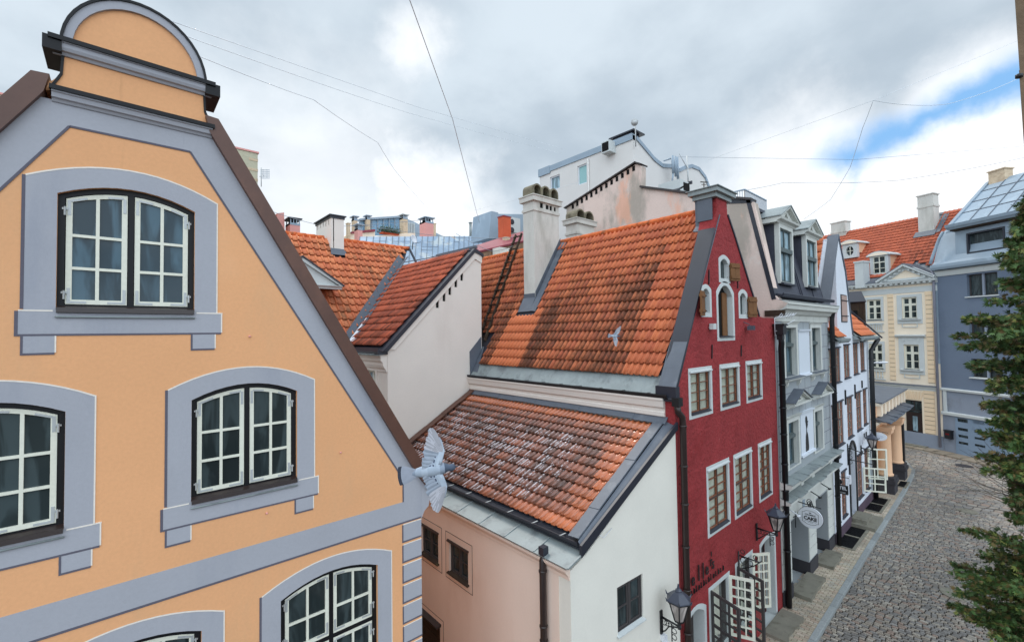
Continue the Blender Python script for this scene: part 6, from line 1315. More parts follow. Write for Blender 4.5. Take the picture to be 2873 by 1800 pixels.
def simple_chimney(px0, px1, pt, pb, Y_, m, label, cap='bluem', hood=True, dep=.9, group=None):
    f_ = Fr(0, Y_, 0); a, z1 = f_.p(px0, pt); b, _ = f_.p(px1, pt); _, z0 = f_.p(px0, pb); dep = min(dep, .42*(b-a)*Y_/a); a = Fr(0, Y_+dep, 0).p(px0, pt)[0]
    hh_ = (z1-z0)*.16 if hood else 0
    t = T('chimney', label, 'chimney', ((a+b)/2, Y_, z0), group); mb = MB(); mb.box(f_, a, b, z0-1.5, z1-hh_, -dep, 0); t.part('shaft', mb, m)
    if hood:
        mb = MB(); n = 4
        for k in range(n): x = lerp(a+.02, b-.06, k/(n-1)); mb.box(f_, x, x+.05, z1-hh_, z1-.06, -.06, -.01); mb.box(f_, x, x+.05, z1-hh_, z1-.06, -dep+.02, -dep+.07)
        mb.box(f_, a, b, z1-hh_-.12, z1-hh_, -dep-.01, .015); t.part('hood_post', mb, 'bluem')
        mb = MB(); mb.box(f_, a-.10, b+.10, z1-.06, z1, -dep-.1, .1); t.part('hood', mb, cap); t.part('flue', MB().box(f_, a+.1, b-.1, z1-hh_, z1-.07, -dep+.25, -.25), 'dark')
    else:
        mb = MB(); mb.box(f_, a-.03, b+.03, z1, z1+.06, -dep-.03, .03); t.part('cap', mb, cap)
    return t
simple_chimney(801, 842, 607, 700, 27, 'salmon', 'pink chimney under a dark hood, nearest the brown verge', cap='leadD')
simple_chimney(994, 1017, 626, 700, 28, 'salmon', 'small pink chimney under a metal hood beside the tall pale chimney')
simple_chimney(1177, 1216, 604, 682, 28, 'salmon', 'large pink chimney standing on the blue-grey metal roof', dep=1.1)
simple_chimney(971, 983, 626, 672, 30, 'tan', 'leftmost and lowest tan brick chimney of the penthouse', hood=False, cap='tan')
simple_chimney(986, 1003, 604, 655, 31, 'tan', 'tan chimney with a thin mast on its hood, left of the glass penthouse')
simple_chimney(1023, 1039, 602, 648, 31.5, 'tan', 'tan brick chimney at the left end of the glass wall')
simple_chimney(1121, 1144, 598, 655, 30.5, 'tan', 'widest tan brick chimney at the right end of the glass wall', cap='trimw')
simple_chimney(1214, 1223, 627, 665, 31, 'tan', 'tan chimney peeping out to the right of the large pink chimney', hood=False, cap='tan')
simple_chimney(1397, 1433, 603, 680, 20, 'brickred', 'orange-red brick chimney with a tiled hat above the maroon roof', cap='maroon', hood=False, dep=.8)
f_ = Fr(0, 27.5, 0); a = f_.p(750, 600); b = f_.p(800, 700)
sw3 = T('salmon_wall', 'salmon and grey stepped fire wall just right of the brown verge', 'wall', (a[0], 27.5, 12)); mb = MB(); q = [f_.p(*p_) for p_ in ((735, 600), (778, 606), (778, 598), (797, 596), (801, 700), (735, 700))]
sw3.part('wall', MB().slab(f_, q[::-1], (), -.5, 0), 'salmon')
# penthouse
FN = Fr(0, 32, 0); ph_ = T('glass_penthouse', 'blue glass penthouse between tan chimneys on the far roofs', 'penthouse', (15, 32, 14))
qs_ = [FN.p(*p_) for p_ in ((1003, 616), (1122, 609), (1150, 612), (1240, 660), (1240, 672), (1003, 672))]
q = [FN.p(*p_) for p_ in ((1008, 617), (1122, 609), (1122, 660), (1008, 660))]
mb = MB(); mb.slab(FN, q[::-1], (), -.1, 0); ph_.part('glass_wall', mb, mat('sky_glass', c(120, 160, 190), rough=.08, v=.15, vs=1.5, bump=0, spec=.8))
mb = MB()
for k in range(8): x = lerp(q[0][0], q[1][0], k/7); mb.box(FN, x-.04, x+.04, q[2][1], lerp(q[0][1], q[1][1], k/7), .0, .08)
stroke(mb, FN, q[0], q[1], .14, -.3, .25); ph_.part('glazing_bar', mb, 'bluem')
q = [FN.p(*p_) for p_ in ((1144, 612), (1160, 618), (1240, 658), (1262, 668), (1144, 668))]; mb = MB(); mb.slab(FN, q[::-1], (), -2, -.2); ph_.part('lean_roof', mb, 'bluem')
mb = MB(); 
for k in range(5): x = lerp(FN.p(1147, 640)[0], FN.p(1165, 640)[0], k/4); mb.box(FN, x-.03, x+.03, FN.p(1150, 650)[1], FN.p(1150, 622)[1], -.2, -.1)
ph_.part('grille', mb, 'trimw')
mb = MB(); q = [FN.p(*p_, 1.6) for p_ in ((960, 668), (985, 652), (1040, 648), (1052, 644), (1052, 664), (1071, 660), (1165, 652), (1165, 672), (960, 680))]; mb.slab(FN, q[::-1], (), .8, 1.6); ph_.part('terrace_parapet', mb, 'yellow')
mb = MB(); q = [FN.p(*p_, 1.7) for p_ in ((985, 650), (1052, 643), (1052, 649), (985, 655))]; mb.slab(FN, q[::-1], (), .8, 1.75); ph_.part('terrace_sheet', mb, 'maroon')
# planter
f2 = Fr(0, 30.2, 0); a, b = f2.p(1072, 650), f2.p(1120, 660); pt_ = T('planter_box', 'terracotta planter with a clipped green bush in front of the glass penthouse', 'planter', (a[0], 30.2, b[1]))
mb = MB(); mb.box(f2, a[0], b[0], b[1], a[1]+.02, -.5, 0); pt_.part('trough', mb, 'brickred')
mb = MB(); rg = random.Random(8)
for k in range(1500):
    x, y, z = rg.uniform(a[0]-.1, b[0]+.05), rg.uniform(29.9, 30.8), a[1]+abs(rg.gauss(0, .22))+.02
    s = rg.uniform(.03, .07); d = Vector((rg.gauss(0, 1), rg.gauss(0, 1), rg.gauss(0, 1))).normalized(); e_ = d.orthogonal().normalized()
    g_ = rg.uniform(.5, 1.3); mb.col = (.035*g_, .075*g_, .025*g_, 1); p_ = Vector((x, y, z)); mb.add([p_-d*s, p_+e_*s*.6, p_+d*s, p_-e_*s*.6], [(0, 1, 2, 3)])
pt_.part('foliage', mb, 'leaf')
# long blue-grey metal roof
mr = T('metal_roof_building', 'long blue-grey sheet-metal roof with rust and pale patches', 'building', (18, 26, 0))
A_, B_, C_, D_ = (atdist(*p_) for p_ in ((1010, 664, 1), (1150, 655, 1), (1400, 664, 1), (1400, 664, 1)))
f3 = Fr(0, 27.2, 0); f4 = Fr(0, 23.5, 0)
tl_, tr_ = f3.p(1010, 664), f3.p(1450, 662); bl_, br_ = f4.p(1000, 740), f4.p(1450, 760)
M['oldzinc'] = mat('patched_zinc', c(146, 166, 186), rough=.5, v=.06, bump=.03, spec=.4, stains=[(c(196, 202, 200), .54, .60, .7, .8, .7), (c(204, 150, 96), .64, .70, .9, .9, .6), (c(122, 142, 164), .56, .68, .5, .4, .5)])
mb = MB(); mb.plate([f4.w(bl_[0], bl_[1]), f4.w(br_[0], br_[1]), f3.w(tr_[0], tr_[1]), f3.w(tl_[0], tl_[1])], .2); rm = mr.part('roof', mb, 'oldzinc')
mb = MB(); n = 30
for k in range(n+1):
    p_, q = f4.w(lerp(bl_[0], br_[0], k/n), lerp(bl_[1], br_[1], k/n)), f3.w(lerp(tl_[0], tr_[0], k/n), lerp(tl_[1], tr_[1], k/n)); mb.tube([p_+V((0, -.01, .02)), q+V((0, -.01, .02))], .018, 4)
for k in range(40):
    i = rg.randrange(n); t_ = rg.choice((.25, .5, .62, .8)); p_ = f4.w(lerp(bl_[0], br_[0], i/n), lerp(bl_[1], br_[1], i/n)).lerp(f3.w(lerp(tl_[0], tr_[0], i/n), lerp(tl_[1], tr_[1], i/n)), t_)
    q = f4.w(lerp(bl_[0], br_[0], (i+1)/n), lerp(bl_[1], br_[1], (i+1)/n)).lerp(f3.w(lerp(tl_[0], tr_[0], (i+1)/n), lerp(tl_[1], tr_[1], (i+1)/n)), t_); mb.tube([p_+V((0, -.01, .02)), q+V((0, -.01, .02))], .014, 4)
mr.part('roof_seam', mb, 'lead', rm)
mb = MB(); mb.box(f3, tl_[0], tr_[0]+1, 0, tl_[1]-1, -8, -.3); mr.part('wall', mb, 'cream')
ds = T('satellite_dish', 'white satellite dish in front of the metal roof, left of the large pink chimney', 'satellite dish', (16, 25, 14)); p_ = Fr(0, 25, 0); a = p_.p(1152, 674)
mb = MB(True); mb.lathe(Vector((0, 0, 0)), [(.02, 0), (.14, .01), (.23, .045), (.28, .09), (.275, .10), (.22, .06), (.02, .02)], 16); Rm = Matrix.Rotation(R(75), 4, Vector((1, .4, 0)).normalized()); mb.v = [Rm @ v+p_.w(a[0], a[1], .3) for v in mb.v]; ds.part('dish', mb, 'signw')
mb = MB(True); mb.tube([p_.w(a[0]+.05, a[1]-.6, .1), p_.w(a[0]+.05, a[1], .25)], .025, 6); mb.tube([p_.w(a[0], a[1]-.25, .3), p_.w(a[0]+.3, a[1]-.2, .75)], .015, 5); ds.part('dish_arm', mb, 'iron')
mb = MB(True); p_ = Fr(0, 28.5, 0); a, b = p_.p(1320, 626), p_.p(1320, 670); mb.tube([p_.w(a[0], b[1]), p_.w(a[0], a[1])], .11, 10); mb.tube([p_.w(a[0], a[1]), p_.w(a[0], a[1]+.06)], .16, 10); single('flue_pipe', mb, 'zinc', 'slim pale metal flue pipe on the far ridge', 'flue')
# tilted duct, grey plant room, cooling units
p_ = Fr(0, 24, 0); a, b = p_.p(1355, 611), p_.p(1378, 630); mb = MB(); mb.plate([p_.w(a[0], a[1]+.12), p_.w(b[0], b[1]+.1), p_.w(b[0], b[1]-.14), p_.w(a[0]-.1, a[1]-.0)], .3, up=(0, -1, 0)); c_ = p_.p(1359, 620); dd_ = T('roof_duct', 'slanting pale duct on a thin post left of the grey plant room', 'duct', p_.w(c_[0], 13)); dd_.part('duct', mb, 'zinc'); mb = MB(True); mb.tube([p_.w(c_[0], c_[1], -.1), p_.w(c_[0], p_.p(1359, 670)[1], -.1)], .035, 6); dd_.part('post', mb, 'trimw')
p_ = Fr(0, 22.5, 0); q = [p_.p(*v_) for v_ in ((1372, 668), (1379, 592), (1397, 596), (1399, 600), (1475, 601), (1475, 668))]
pr2 = T('plant_room', 'grey slatted roof structure behind the orange-red brick chimney', 'plant room', (17, 22.5, 13)); pr2.part('wall', MB().slab(p_, q[::-1], (), -2, 0), 'bluem')
p_ = Fr(0, 21.5, 0); a, b = p_.p(1432, 608), p_.p(1460, 655); mb = MB(); mb.box(p_, a[0], b[0], b[1], a[1], -1.2, 0); cu2 = T('cooling_unit', 'pale box with two round fans between brick chimney and tall chimney', 'cooling unit', (a[0], 21.5, b[1])); cu2.part('housing', mb, 'trimw')
for (x, y) in ((1436, 622), (1436, 645)): s_ = p_.p(x, y); mb = MB(True); mb.lathe((0, 0, 0), [(.18, 0), (.18, .04), (.12, .05)], 14); mb.v = [Vector((v.x, -v.z, v.y))+p_.w(s_[0], s_[1], 0) for v in mb.v]; cu2.part('fan', mb, 'leadD')
# maroon roof, rubble wall, orange flap roof beyond the ridge
mo = T('maroon_roof_building', 'maroon sheet roof on a rubble wall behind the cream half gable', 'building', (15, 18.5, 0)); p_ = Fr(0, 18.5, 0); p2 = Fr(0, 20.5, 0)
q = [p_.w(*p_.p(1345, 703)), p_.w(*p_.p(1410, 688)), p2.w(*p2.p(1412, 664)), p2.w(*p2.p(1330, 690))]; mb = MB(); mb.plate(q, .1); q = [p_.w(*p_.p(1410, 688)), p_.w(*p_.p(1480, 672)), p2.w(*p2.p(1480, 645)), p2.w(*p2.p(1412, 664))]; mb.plate(q, .1); mo.part('roof', mb, 'maroon')
q = [p_.p(*v_) for v_ in ((1335, 705), (1410, 690), (1480, 674), (1480, 760), (1335, 760))]; mo.part('wall', MB().slab(p_, q[::-1], (), -.4, -.1), 'rubble')
p_ = Fr(0, 17.9, 0); a, b = p_.p(1402, 695), p_.p(1433, 712); mb = MB(); mb.box(p_, a[0], b[0], b[1]-1, a[1]+.05, -.6, 0); mo.part('pale_block', mb, 'offwhite'); p3 = Fr(0, 19.4, 0); a, b = p3.p(1419, 668), p3.p(1432, 698); mb = MB(); mb.box(p3, a[0], b[0], b[1]-.3, a[1]+.1, -.3, 0); mo.part('brick_pier', mb, 'tan')

# ================================================================ street furniture and fittings
def lantern(name, label, base, wallpt, d_out, grp, right=True):
    """wall bracket with scrollwork and a six-sided lantern; d_out is the reach from the wall"""
    t = T(name, label, 'street lamp', wallpt, grp); b = Vector(wallpt); o = Vector((0, -1, 0)); c0 = b+o*d_out
    mb = MB(); mb.box(Fr(b.x, b.y, 0), -.035, .035, b.z-.32, b.z+.14, 0, .03)
    mb.add([*(b+V((x, -.03, z)) for x in (-.02, .02) for z in (-.30, .10))]+[c0+V((x, 0, z)) for x in (-.02, .02) for z in (-.04, .03)], [(0, 1, 5, 4), (2, 6, 7, 3), (1, 3, 7, 5), (0, 4, 6, 2), (4, 5, 7, 6)]) if 0 else None
    mb.sm = False; t.part('wall_plate', mb, 'iron'); mb = MB(True)
    mb.tube([b+V((0, -.02, .02)), c0+V((0, 0, .0))], .018, 6); mb.tube([b+V((0, -.02, -.28)), b+V((0, -.10, -.22)), b+V((0, -d_out*.45, -.10)), c0+V((0, 0, -.02))], .014, 6)
    for k in range(4):
        q = b+V((0, -.07-d_out*.16*k, -.06-.0*k)); r_ = .06-.012*k
        mb.tube([q+V((0, r_*math.cos(a*PI/6), r_*math.sin(a*PI/6))) for a in range(12)], .008, 5)
    mb.tube([c0+V((0, .16, -.02)), c0+V((0, .16, -.36))], .012, 5)
    for k in range(2): q = c0+V((0, .11, -.14-.12*k)); mb.tube([q+V((0, .05*math.cos(a*PI/5), .05*math.sin(a*PI/5))) for a in range(10)], .008, 5)
    t.part('bracket', mb, 'iron')
    mb = MB(); mb.lathe(c0, [(.03, -.05), (.05, 0), (.035, .04), (.05, .08), (.095, .10), (.10, .13)], 6); t.part('lantern_base', mb, 'iron')
    mb = MB(); z0, z1, ra, rb = .13, .50, .095, .205
    for k in range(6):
        a = 2*PI*(k+.5)/6; mb.tube([c0+V((ra*math.cos(a), ra*math.sin(a), z0)), c0+V((rb*math.cos(a), rb*math.sin(a), z1))], .014, 4)
    mb.lathe(c0, [(rb+.01, z1-.02), (rb+.03, z1), (rb+.03, z1+.02), (rb, z1+.03)], 6); t.part('lantern_cage', mb, 'iron')
    mb = MB(); mb.lathe(c0, [(ra-.008, z0), (rb-.012, z1-.01)], 6); t.part('lantern_glass', mb, 'lampglass')
    mb = MB(); mb.lathe(c0, [(rb+.045, z1+.02), (rb+.04, z1+.04), (.11, z1+.16), (.07, z1+.18), (.07, z1+.20), (.03, z1+.24), (.015, z1+.32)], 6)
    for k in range(6):
        a = 2*PI*(k+.5)/6; q = c0+V(((rb+.045)*math.cos(a), (rb+.045)*math.sin(a), z1+.03)); mb.tube([q, q+V((.03*math.cos(a), .03*math.sin(a), .07))], [.02, .004], 5)
    t.part('lantern_roof', mb, 'lampmetal'); return t
lg = 'black wall lanterns along the street'
lantern('street_lamp', 'nearest black wall lantern on the white wall beside the red house', 0, (8.28, 4.93, 2.72), .40, lg)
lantern('street_lamp', 'black wall lantern on the red wall above the open casements', 0, (13.2, 4.88, 3.05), .50, lg)
lantern('street_lamp', 'distant black wall lantern on the white hostel house by the oval sign', 0, (25.75, 4.88, 2.98), .42, lg)
mb = MB(); a = FW.p(1857, 1792); mb.box(FW, a[0]-.05, a[0]+.05, a[1]-.0, a[1]+.12, 0, .10); mb.box(FW, a[0]+.02, a[0]+.14, a[1]-.16, a[1]-.06, .06, .16); mb.tube([FW.w(a[0]+.02, a[1], .08), FW.w(a[0]+.08, a[1]-.08, .10)], .02, 6); single('security_camera', mb, 'signw', 'small white camera on the pale wall under the nearest lantern', 'camera')
def lamp_head(label, w0, head, m='signw'):
    t = T('street_light', label, 'street light', w0); w0, head = Vector(w0), Vector(head); mb = MB(True); mb.tube([w0, w0.lerp(head, .5)+V((0, 0, .06)), head], .025, 6); t.part('arm', mb, 'iron')
    d = V((0, -1, .08)).normalized(); mb = MB(True); L_ = .62
    for_ = [(.03, 0), (.10, .12), (.145, .32), (.14, .45), (.08, .58), (.02, .62)]; vs_, fs = [], []
    for r_, k in for_: vs_ += [head+d*k+V((r_*math.cos(2*PI*i/10), 0, r_*.45*math.sin(2*PI*i/10)+.05)) for i in range(10)]
    for j in range(5): fs += [(j*10+i, j*10+(i+1) % 10, (j+1)*10+(i+1) % 10, (j+1)*10+i) for i in range(10)]
    mb.add(vs_, fs+[tuple(range(10)), tuple(range(50, 60))[::-1]]); t.part('lamp_head', mb, m); return t
lamp_head('white oval street light head beside the white house corner downpipe', (28.3, 4.9, 6.66), (28.45, 4.80, 6.72))
q = FY.w(*FY.p(2525, 1143, 1.2), 1.2); lamp_head('small white street light head over the peach porch', (q.x, q.y+1.0, q.z+.2), (q.x, q.y+.5, q.z))
# hanging signs
def bracket_sign(label, x, y0, y1, z, name='hanging_sign'):
    return T(name, label, 'sign', (x, 4.88, z))
SX = 16.6
cs = bracket_sign('white oval bakery sign reading CAKE hanging over the pavement', SX, 0, 0, 2.5); FSg = Fr(SX, 4.50, -90); zc = 2.50
mb = MB(); ov = [(.34*math.cos(2*PI*k/32), zc+.33*math.sin(2*PI*k/32)) for k in range(32)]; mb.slab(FSg, ov, (), -.03, .03); bd = cs.part('board', mb, 'signw')
mb = MB(); ov2 = [(.352*math.cos(2*PI*k/32), zc+.342*math.sin(2*PI*k/32)) for k in range(32)]; mb.slab(FSg, ov2, (), -.055, -.0305); cs.part('board_edge', mb, 'iron', bd)
def plaque(k):
    a, b = .225, .20; return [(-a*k, -b*.75*k), (-a*.8*k, -b*.8*k), (-a*.5*k, -b*1.05*k), (0, -b*1.12*k), (a*.5*k, -b*1.05*k), (a*.8*k, -b*.8*k), (a*k, -b*.75*k), (a*k, b*.75*k), (a*.8*k, b*.8*k), (a*.5*k, b*1.05*k), (0, b*1.12*k), (-a*.5*k, b*1.05*k), (-a*.8*k, b*.8*k), (-a*k, b*.75*k)]
mb = MB(); mb.slab(FSg, [(x, zc+z) for x, z in plaque(1.0)], [[(x, zc+z) for x, z in plaque(.955)]], .030, .033)
mb.box(FSg, -.16, .16, zc-.118, zc-.110, .030, .033); mb.slab(FSg, [(-.035, zc+.165), (-.025, zc+.135), (.025, zc+.135), (.035, zc+.165)], (), .030, .033); mb.box(FSg, -.03, .03, zc-.122, zc-.106, .030, .0335); mb.box(FSg, -.07, .08, zc-.158, zc-.152, .03, .0325)
cs.part('sign_border', mb, 'iron', bd); put_text(cs, 'CAKE', .145, FSg, 0, zc-.03, .031, 'iron', parent=bd, bold=.006, sx=.98); put_text(cs, 'CRUMBLE', .068, FSg, 0, zc+.085, .031, 'iron', parent=bd, bold=.001)
mb = MB(True); mb.tube([(SX, 4.9, zc+.42), (SX, 4.2, zc+.36)], .016, 6)
for k in range(3):
    q = Vector((SX, 4.52-.02*k, zc+.48-.06*k)); mb.tube([q+V((0, .07*math.cos(a*PI/6), .09*math.sin(a*PI/6))) for a in range(13)], .012, 5)
mb.tube([(SX, 4.5, zc+.33), (SX, 4.5, zc+.5)], .02, 6); cs.part('bracket', mb, 'iron')
mb = MB(True); mb.tube([(SX-.5, 4.9, zc+.02), (SX-.05, 4.8, zc+.0)], .018, 6); mb.tube([(SX-.5, 4.78, zc+.25), (SX-.5, 4.78, zc-.25)], .014, 6); cs.part('side_arm', mb, 'iron')
SX2 = 21.6; hs2 = bracket_sign('black hanging sign reading HOSTEL in white letters', SX2, 0, 0, 2.1); F5 = Fr(SX2, 4.86, -90); z0, z1 = 1.96, 2.30
mb = MB(); mb.box(F5, -.32, .32, z0, z1, -.05, .05); bd = hs2.part('board', mb, 'iron'); mb = MB(); mb.box(F5, -.32, -.02, z0+.0, z0+.09, .0505, .053); hs2.part('red_panel', mb, 'signr', bd)
put_text(hs2, 'HOSTEL', .175, F5, -.0, 2.195, .052, 'signw', parent=bd, bold=.004, sx=.92); put_text(hs2, 'NOSE', .085, F5, .13, 2.02, .052, 'bracket', parent=bd, bold=.001, sx=1.05)
mb = MB(); mb.slab(F5, [(-.30, 2.30), (.06, 2.30), (.12, 2.36), (.14, 2.44), (.10, 2.50), (.02, 2.55), (-.10, 2.56), (-.22, 2.52), (-.30, 2.44)], (), -.03, .03); hs2.part('cut_out_crest', mb, 'iron', bd); mb = MB(True); mb.lathe((0, 0, 0), [(.0, 0), (.04, .005), (.045, .02), (.02, .03)], 10); mb.v = [Vector((-v.z-.03, v.x, v.y))+F5.w(.0, 2.42, 0) for v in mb.v]; hs2.part('white_spot', mb, 'signw', bd)
mb = MB(True); mb.tube([(SX2, 5.0, 2.62), (SX2, 4.5, 2.62)], .015, 6); mb.tube([(SX2, 4.9, 2.62), (SX2, 4.9, 2.3)], .012, 6); hs2.part('bracket', mb, 'iron')
SX3 = 27.9; os_ = bracket_sign('pale blank-looking oval sign near the column porch', SX3, 0, 0, 3.2); F6 = Fr(SX3, 4.57, -90); mb = MB(); mb.slab(F6, [(.325*math.cos(2*PI*k/28), 3.22+.20*math.sin(2*PI*k/28)) for k in range(28)], (), -.03, .03); bd = os_.part('board', mb, 'signw')
mb = MB()
for k, (w_, z_) in enumerate(((.17, 3.27), (.2, 3.22), (.15, 3.17))): mb.box(F6, -w_, w_, z_-.006, z_+.006, .03, .033)
os_.part('faint_script', mb, mat('faded_ink', c(150, 160, 190), v=.2), bd); mb = MB(True); mb.tube([(SX3, 4.95, 3.48), (SX3, 4.2, 3.45)], .014, 6); mb.tube([(SX3, 4.7, 3.4), (SX3, 4.7, 3.48)], .01, 5); mb.tube([(SX3, 4.4, 3.4), (SX3, 4.4, 3.46)], .01, 5); os_.part('bracket', mb, 'iron')
# wrought arm by the pointed door, bird-like scroll bracket over the red shop window
mb = MB(True); mb.tube([(23.35, 4.88, 2.7), (23.35, 4.88, 3.6)], .03, 6); mb.tube([(23.35, 4.88, 3.45), (23.35, 4.3, 3.28)], .02, 6); mb.tube([(23.35, 4.88, 2.95), (23.35, 4.05, 2.9)], .018, 6)
for k in range(4): q = Vector((23.35, 4.80, 2.85+.2*k)); mb.tube([q+V((0, .07*math.cos(a*PI/5), .08*math.sin(a*PI/5))) for a in range(11)], .012, 5)
single('sign_bracket', mb, 'iron', 'empty wrought-iron sign arm left of the pointed dark doorway', 'bracket')
mb = MB(True); q0 = Vector((11.95, 4.86, 2.85))
mb.tube([q0, q0+V((0, 0, -.75))], .02, 6); mb.tube([q0+V((0, 0, -.1)), q0+V((0, -.5, -.1))], .016, 6); mb.tube([q0+V((0, 0, -.45)), q0+V((0, -.35, -.25)), q0+V((0, -.55, -.05))], .014, 6)
for (dy, dz, r_) in ((-.12, -.2, .08), (-.28, -.2, .06), (-.12, -.38, .07), (-.4, -.02, .05), (-.1, .02, .05)): mb.tube([q0+V((0, dy+r_*math.cos(a*PI/6), dz+r_*math.sin(a*PI/6))) for a in range(13)], .010, 5)
single('scroll_bracket', mb, 'iron', 'black wrought scroll bracket on the red wall between the open casements', 'bracket')
mb = MB(); mb.box(FB, .42, .80, 1.0, 1.55, .0, .24); mb.box(FB, .39, .83, 1.52, 1.58, .0, .28); pb = T('letter_box', 'dark red wall box beside the grey-blue garage door', 'box', FB.w(.6, 1.0, 0)); pb.part('box', mb, 'iron'); mb = MB(); mb.box(FB, .5, .72, 1.26, 1.36, .24, .245); pb.part('plate', mb, 'signr')
# fascia spotlights on the grey shop
for k, s_ in enumerate((15.75, 18.0, 19.2)):
    mb = MB(True); mb.tube([FR.w(s_, 2.9, .05), FR.w(s_, 2.78, .30)], .018, 6); mb.tube([FR.w(s_-.1, 2.78, .32), FR.w(s_+.1, 2.74, .32)], .035, 8); single('fascia_light', mb, 'iron' if k else 'signw', ['white spotlight', 'black spotlight', 'black spotlight'][k]+[' at the left end of the grey shop fascia', ' in the middle of the grey shop fascia', ' toward the right end of the grey shop fascia'][k], 'spotlight')
mb = MB(); mb.box(FR, 17.15, 17.35, 2.55, 2.80, .03, .05); single('fascia_plaque', mb, 'bluem', 'small blue-grey plaque on the grey shop fascia', 'plaque')
# stone steps and slabs at the doors
for (a, b, y0, y1, z1, lb) in ((13.4, 14.9, 4.28, 4.86, .20, 'concrete threshold slab before the red side door'), (16.0, 17.7, 4.40, 4.95, .24, 'broken stone step before the first grey doorway'), (18.7, 20.1, 4.42, 4.98, .22, 'stone step before the second grey doorway')):
    mb = MB(); n = 10; rs_ = random.Random(int(a*10)); out = []
    for k in range(n): out.append((lerp(a, b, k/(n-1)), y0+rs_.uniform(-.03, .05)))
    top = [(x, y, z1) for x, y in out]+[(b, y1, z1), (a, y1, z1)]; mb.plate(top, .16, up=(0, 0, 1)); single('door_step', mb, 'stone', lb, 'step')
for (x0, x1, y0, z1, lb) in ((23.6, 24.7, 4.36, .42, 'upper pale step of the pointed doorway'), (23.4, 25.1, 4.05, .26, 'lower pale step of the pointed doorway')):
    mb = MB(); mb.box(Fr(0, 4.9, 0), x0, x1, .06, z1, 0.0, 4.9-y0); single('door_step', mb, 'stone', lb, 'step')
# cellar light wells with dark grates in the pavement
for k, (x0, x1, lb) in enumerate(((20.95, 22.2, 'dark cellar grate nearest the grey house downpipe'), (22.3, 23.35, 'dark cellar grate left of the doorway steps'), (26.0, 27.1, 'dark cellar grate just past the doorway steps'), (27.2, 28.3, 'dark cellar grate at the end of the white house'), (31.0, 32.2, 'flat dark grate before the peach column'))):
    t = T('cellar_grate', lb, 'grate', (x0, 4.6, PZ), 'cellar grates in the pavement'); y0, y1 = (4.34, 4.86) if k < 4 else (4.1, 4.4); fz = Fr(x0, y1, 0)
    mb = MB(); mb.plate([(x0, y0, PZ+.008), (x1, y0, PZ+.008), (x1, y1, PZ+.008), (x0, y1, PZ+.008)], .005, up=(0, 0, 1)); t.part('shaft', mb, 'dark')
    mb = MB(); mb.box(fz, -.07, x1-x0+.04, PZ-.02, PZ+.035, y1-y0, y1-y0+.09); mb.box(fz, -.08, -.001, PZ-.02, PZ+.032, 0, y1-y0); t.part('stone_rim', mb, 'stone')
    mb = MB(); n = 14
    for q in range(n): xx = (x1-x0)*(q+.5)/n; mb.box(fz, xx-.008, xx+.008, PZ+.01, PZ+.028, .01, y1-y0-.01)
    t.part('grate_bar', mb, 'iron')
for (px_, py_, r_, lb) in ((2680, 1665, .36, 'round manhole cover in the cobbles beside the evergreen'), (2715, 1433, .34, 'farther round manhole cover with raised ring of cobbles'), (2705, 1306, .40, 'dark oval drain cover before the blue-grey house')):
    q = onplane(px_, py_, Vector((0, 0, .02)), Vector((0, 0, 1))); mb = MB(); mb.lathe(Vector((q.x, q.y, -.02)), [(r_, 0), (r_, .052), (r_-.05, .055), (r_-.05, .048), (.0001, .05)], 24)
    for k in range(5): mb.box(Fr(q.x-r_*.7, q.y-r_*.55+r_*.27*k, 0), 0, r_*1.4, .03, .04, -.02, .02)
    single('manhole_cover', mb, 'plinth' if r_ > .39 else 'stone', lb, 'manhole cover')

# ================================================================ overhead wires (real cables between the roofs)
def wire(pts, dists, r, m, label, sag=0):
    P = [atdist(x, y, d) for (x, y), d in zip(pts, dists)]; out = []
    for a, b in zip(P, P[1:]):
        for k in range(12): t_ = k/12; out.append(a.lerp(b, t_)+V((0, 0, -sag*4*t_*(1-t_))))
    out.append(P[-1]); mb = MB(True); mb.tube(out, r, 5); return single('overhead_wire', mb, m, label, 'wire', 'wires strung across the sky')
wire([(1045, -420), (1135, -40), (1270, 335)], [5, 7.5, 13], .009, 'cable', 'thickest pale cable from the top centre of the sky down to its kink')
wire([(1270, 335), (1345, 625)], [13, 27], .011, 'cable', 'lower continuation of the thick cable, running down from the kink to the far roofs')
wire([(430, 42), (1170, 300), (1580, 418)], [9, 22, 30], .008, 'cable', 'upper of the two parallel wires crossing the sky from the orange gable')
wire([(440, 72), (1150, 318), (1575, 430)], [9, 22, 30], .008, 'cable', 'lower of the two parallel wires crossing the sky from the orange gable', sag=.05)
wire([(480, 125), (880, 280), (1060, 400), (1110, 480), (1200, 585)], [9, 14, 19, 23, 29], .009, 'cable', 'bent wire drooping from the orange gable toward the bright cloud', sag=.04)
wire([(2873, 212), (2660, 292), (2450, 282)], [24, 20, 17], .010, 'cable', 'sagging wire from the right post to the spider junction', sag=.12)
wire([(2450, 282), (2420, 360), (2385, 470), (2330, 560), (2255, 615)], [17, 18, 20, 22, 24], .010, 'cable', 'wire curving down from the spider junction to the black dormers', sag=.02)
wire([(2450, 282), (1985, 450)], [17, 25], .006, 'cable', 'faint straight wire running left from the spider junction')
wire([(2873, 108), (2450, 282)], [24, 17], .006, 'cable', 'faint wire rising right from the spider junction to the frame edge')
wire([(2900, 408), (2400, 448), (1900, 440)], [26, 24, 27], .008, 'cabled', 'upper nearly level wire across the blue gap')
wire([(2900, 436), (2520, 506), (2200, 512), (2000, 545)], [24, 22, 24, 27], .010, 'cabled', 'lower dark wire sagging across the clouds at the right', sag=.08)
wire([(755, 590), (900, 632), (1000, 632), (1220, 612)], [22, 22, 23, 26], .012, 'cabled', 'dark wire looping in front of the tall pale chimney', sag=.05)
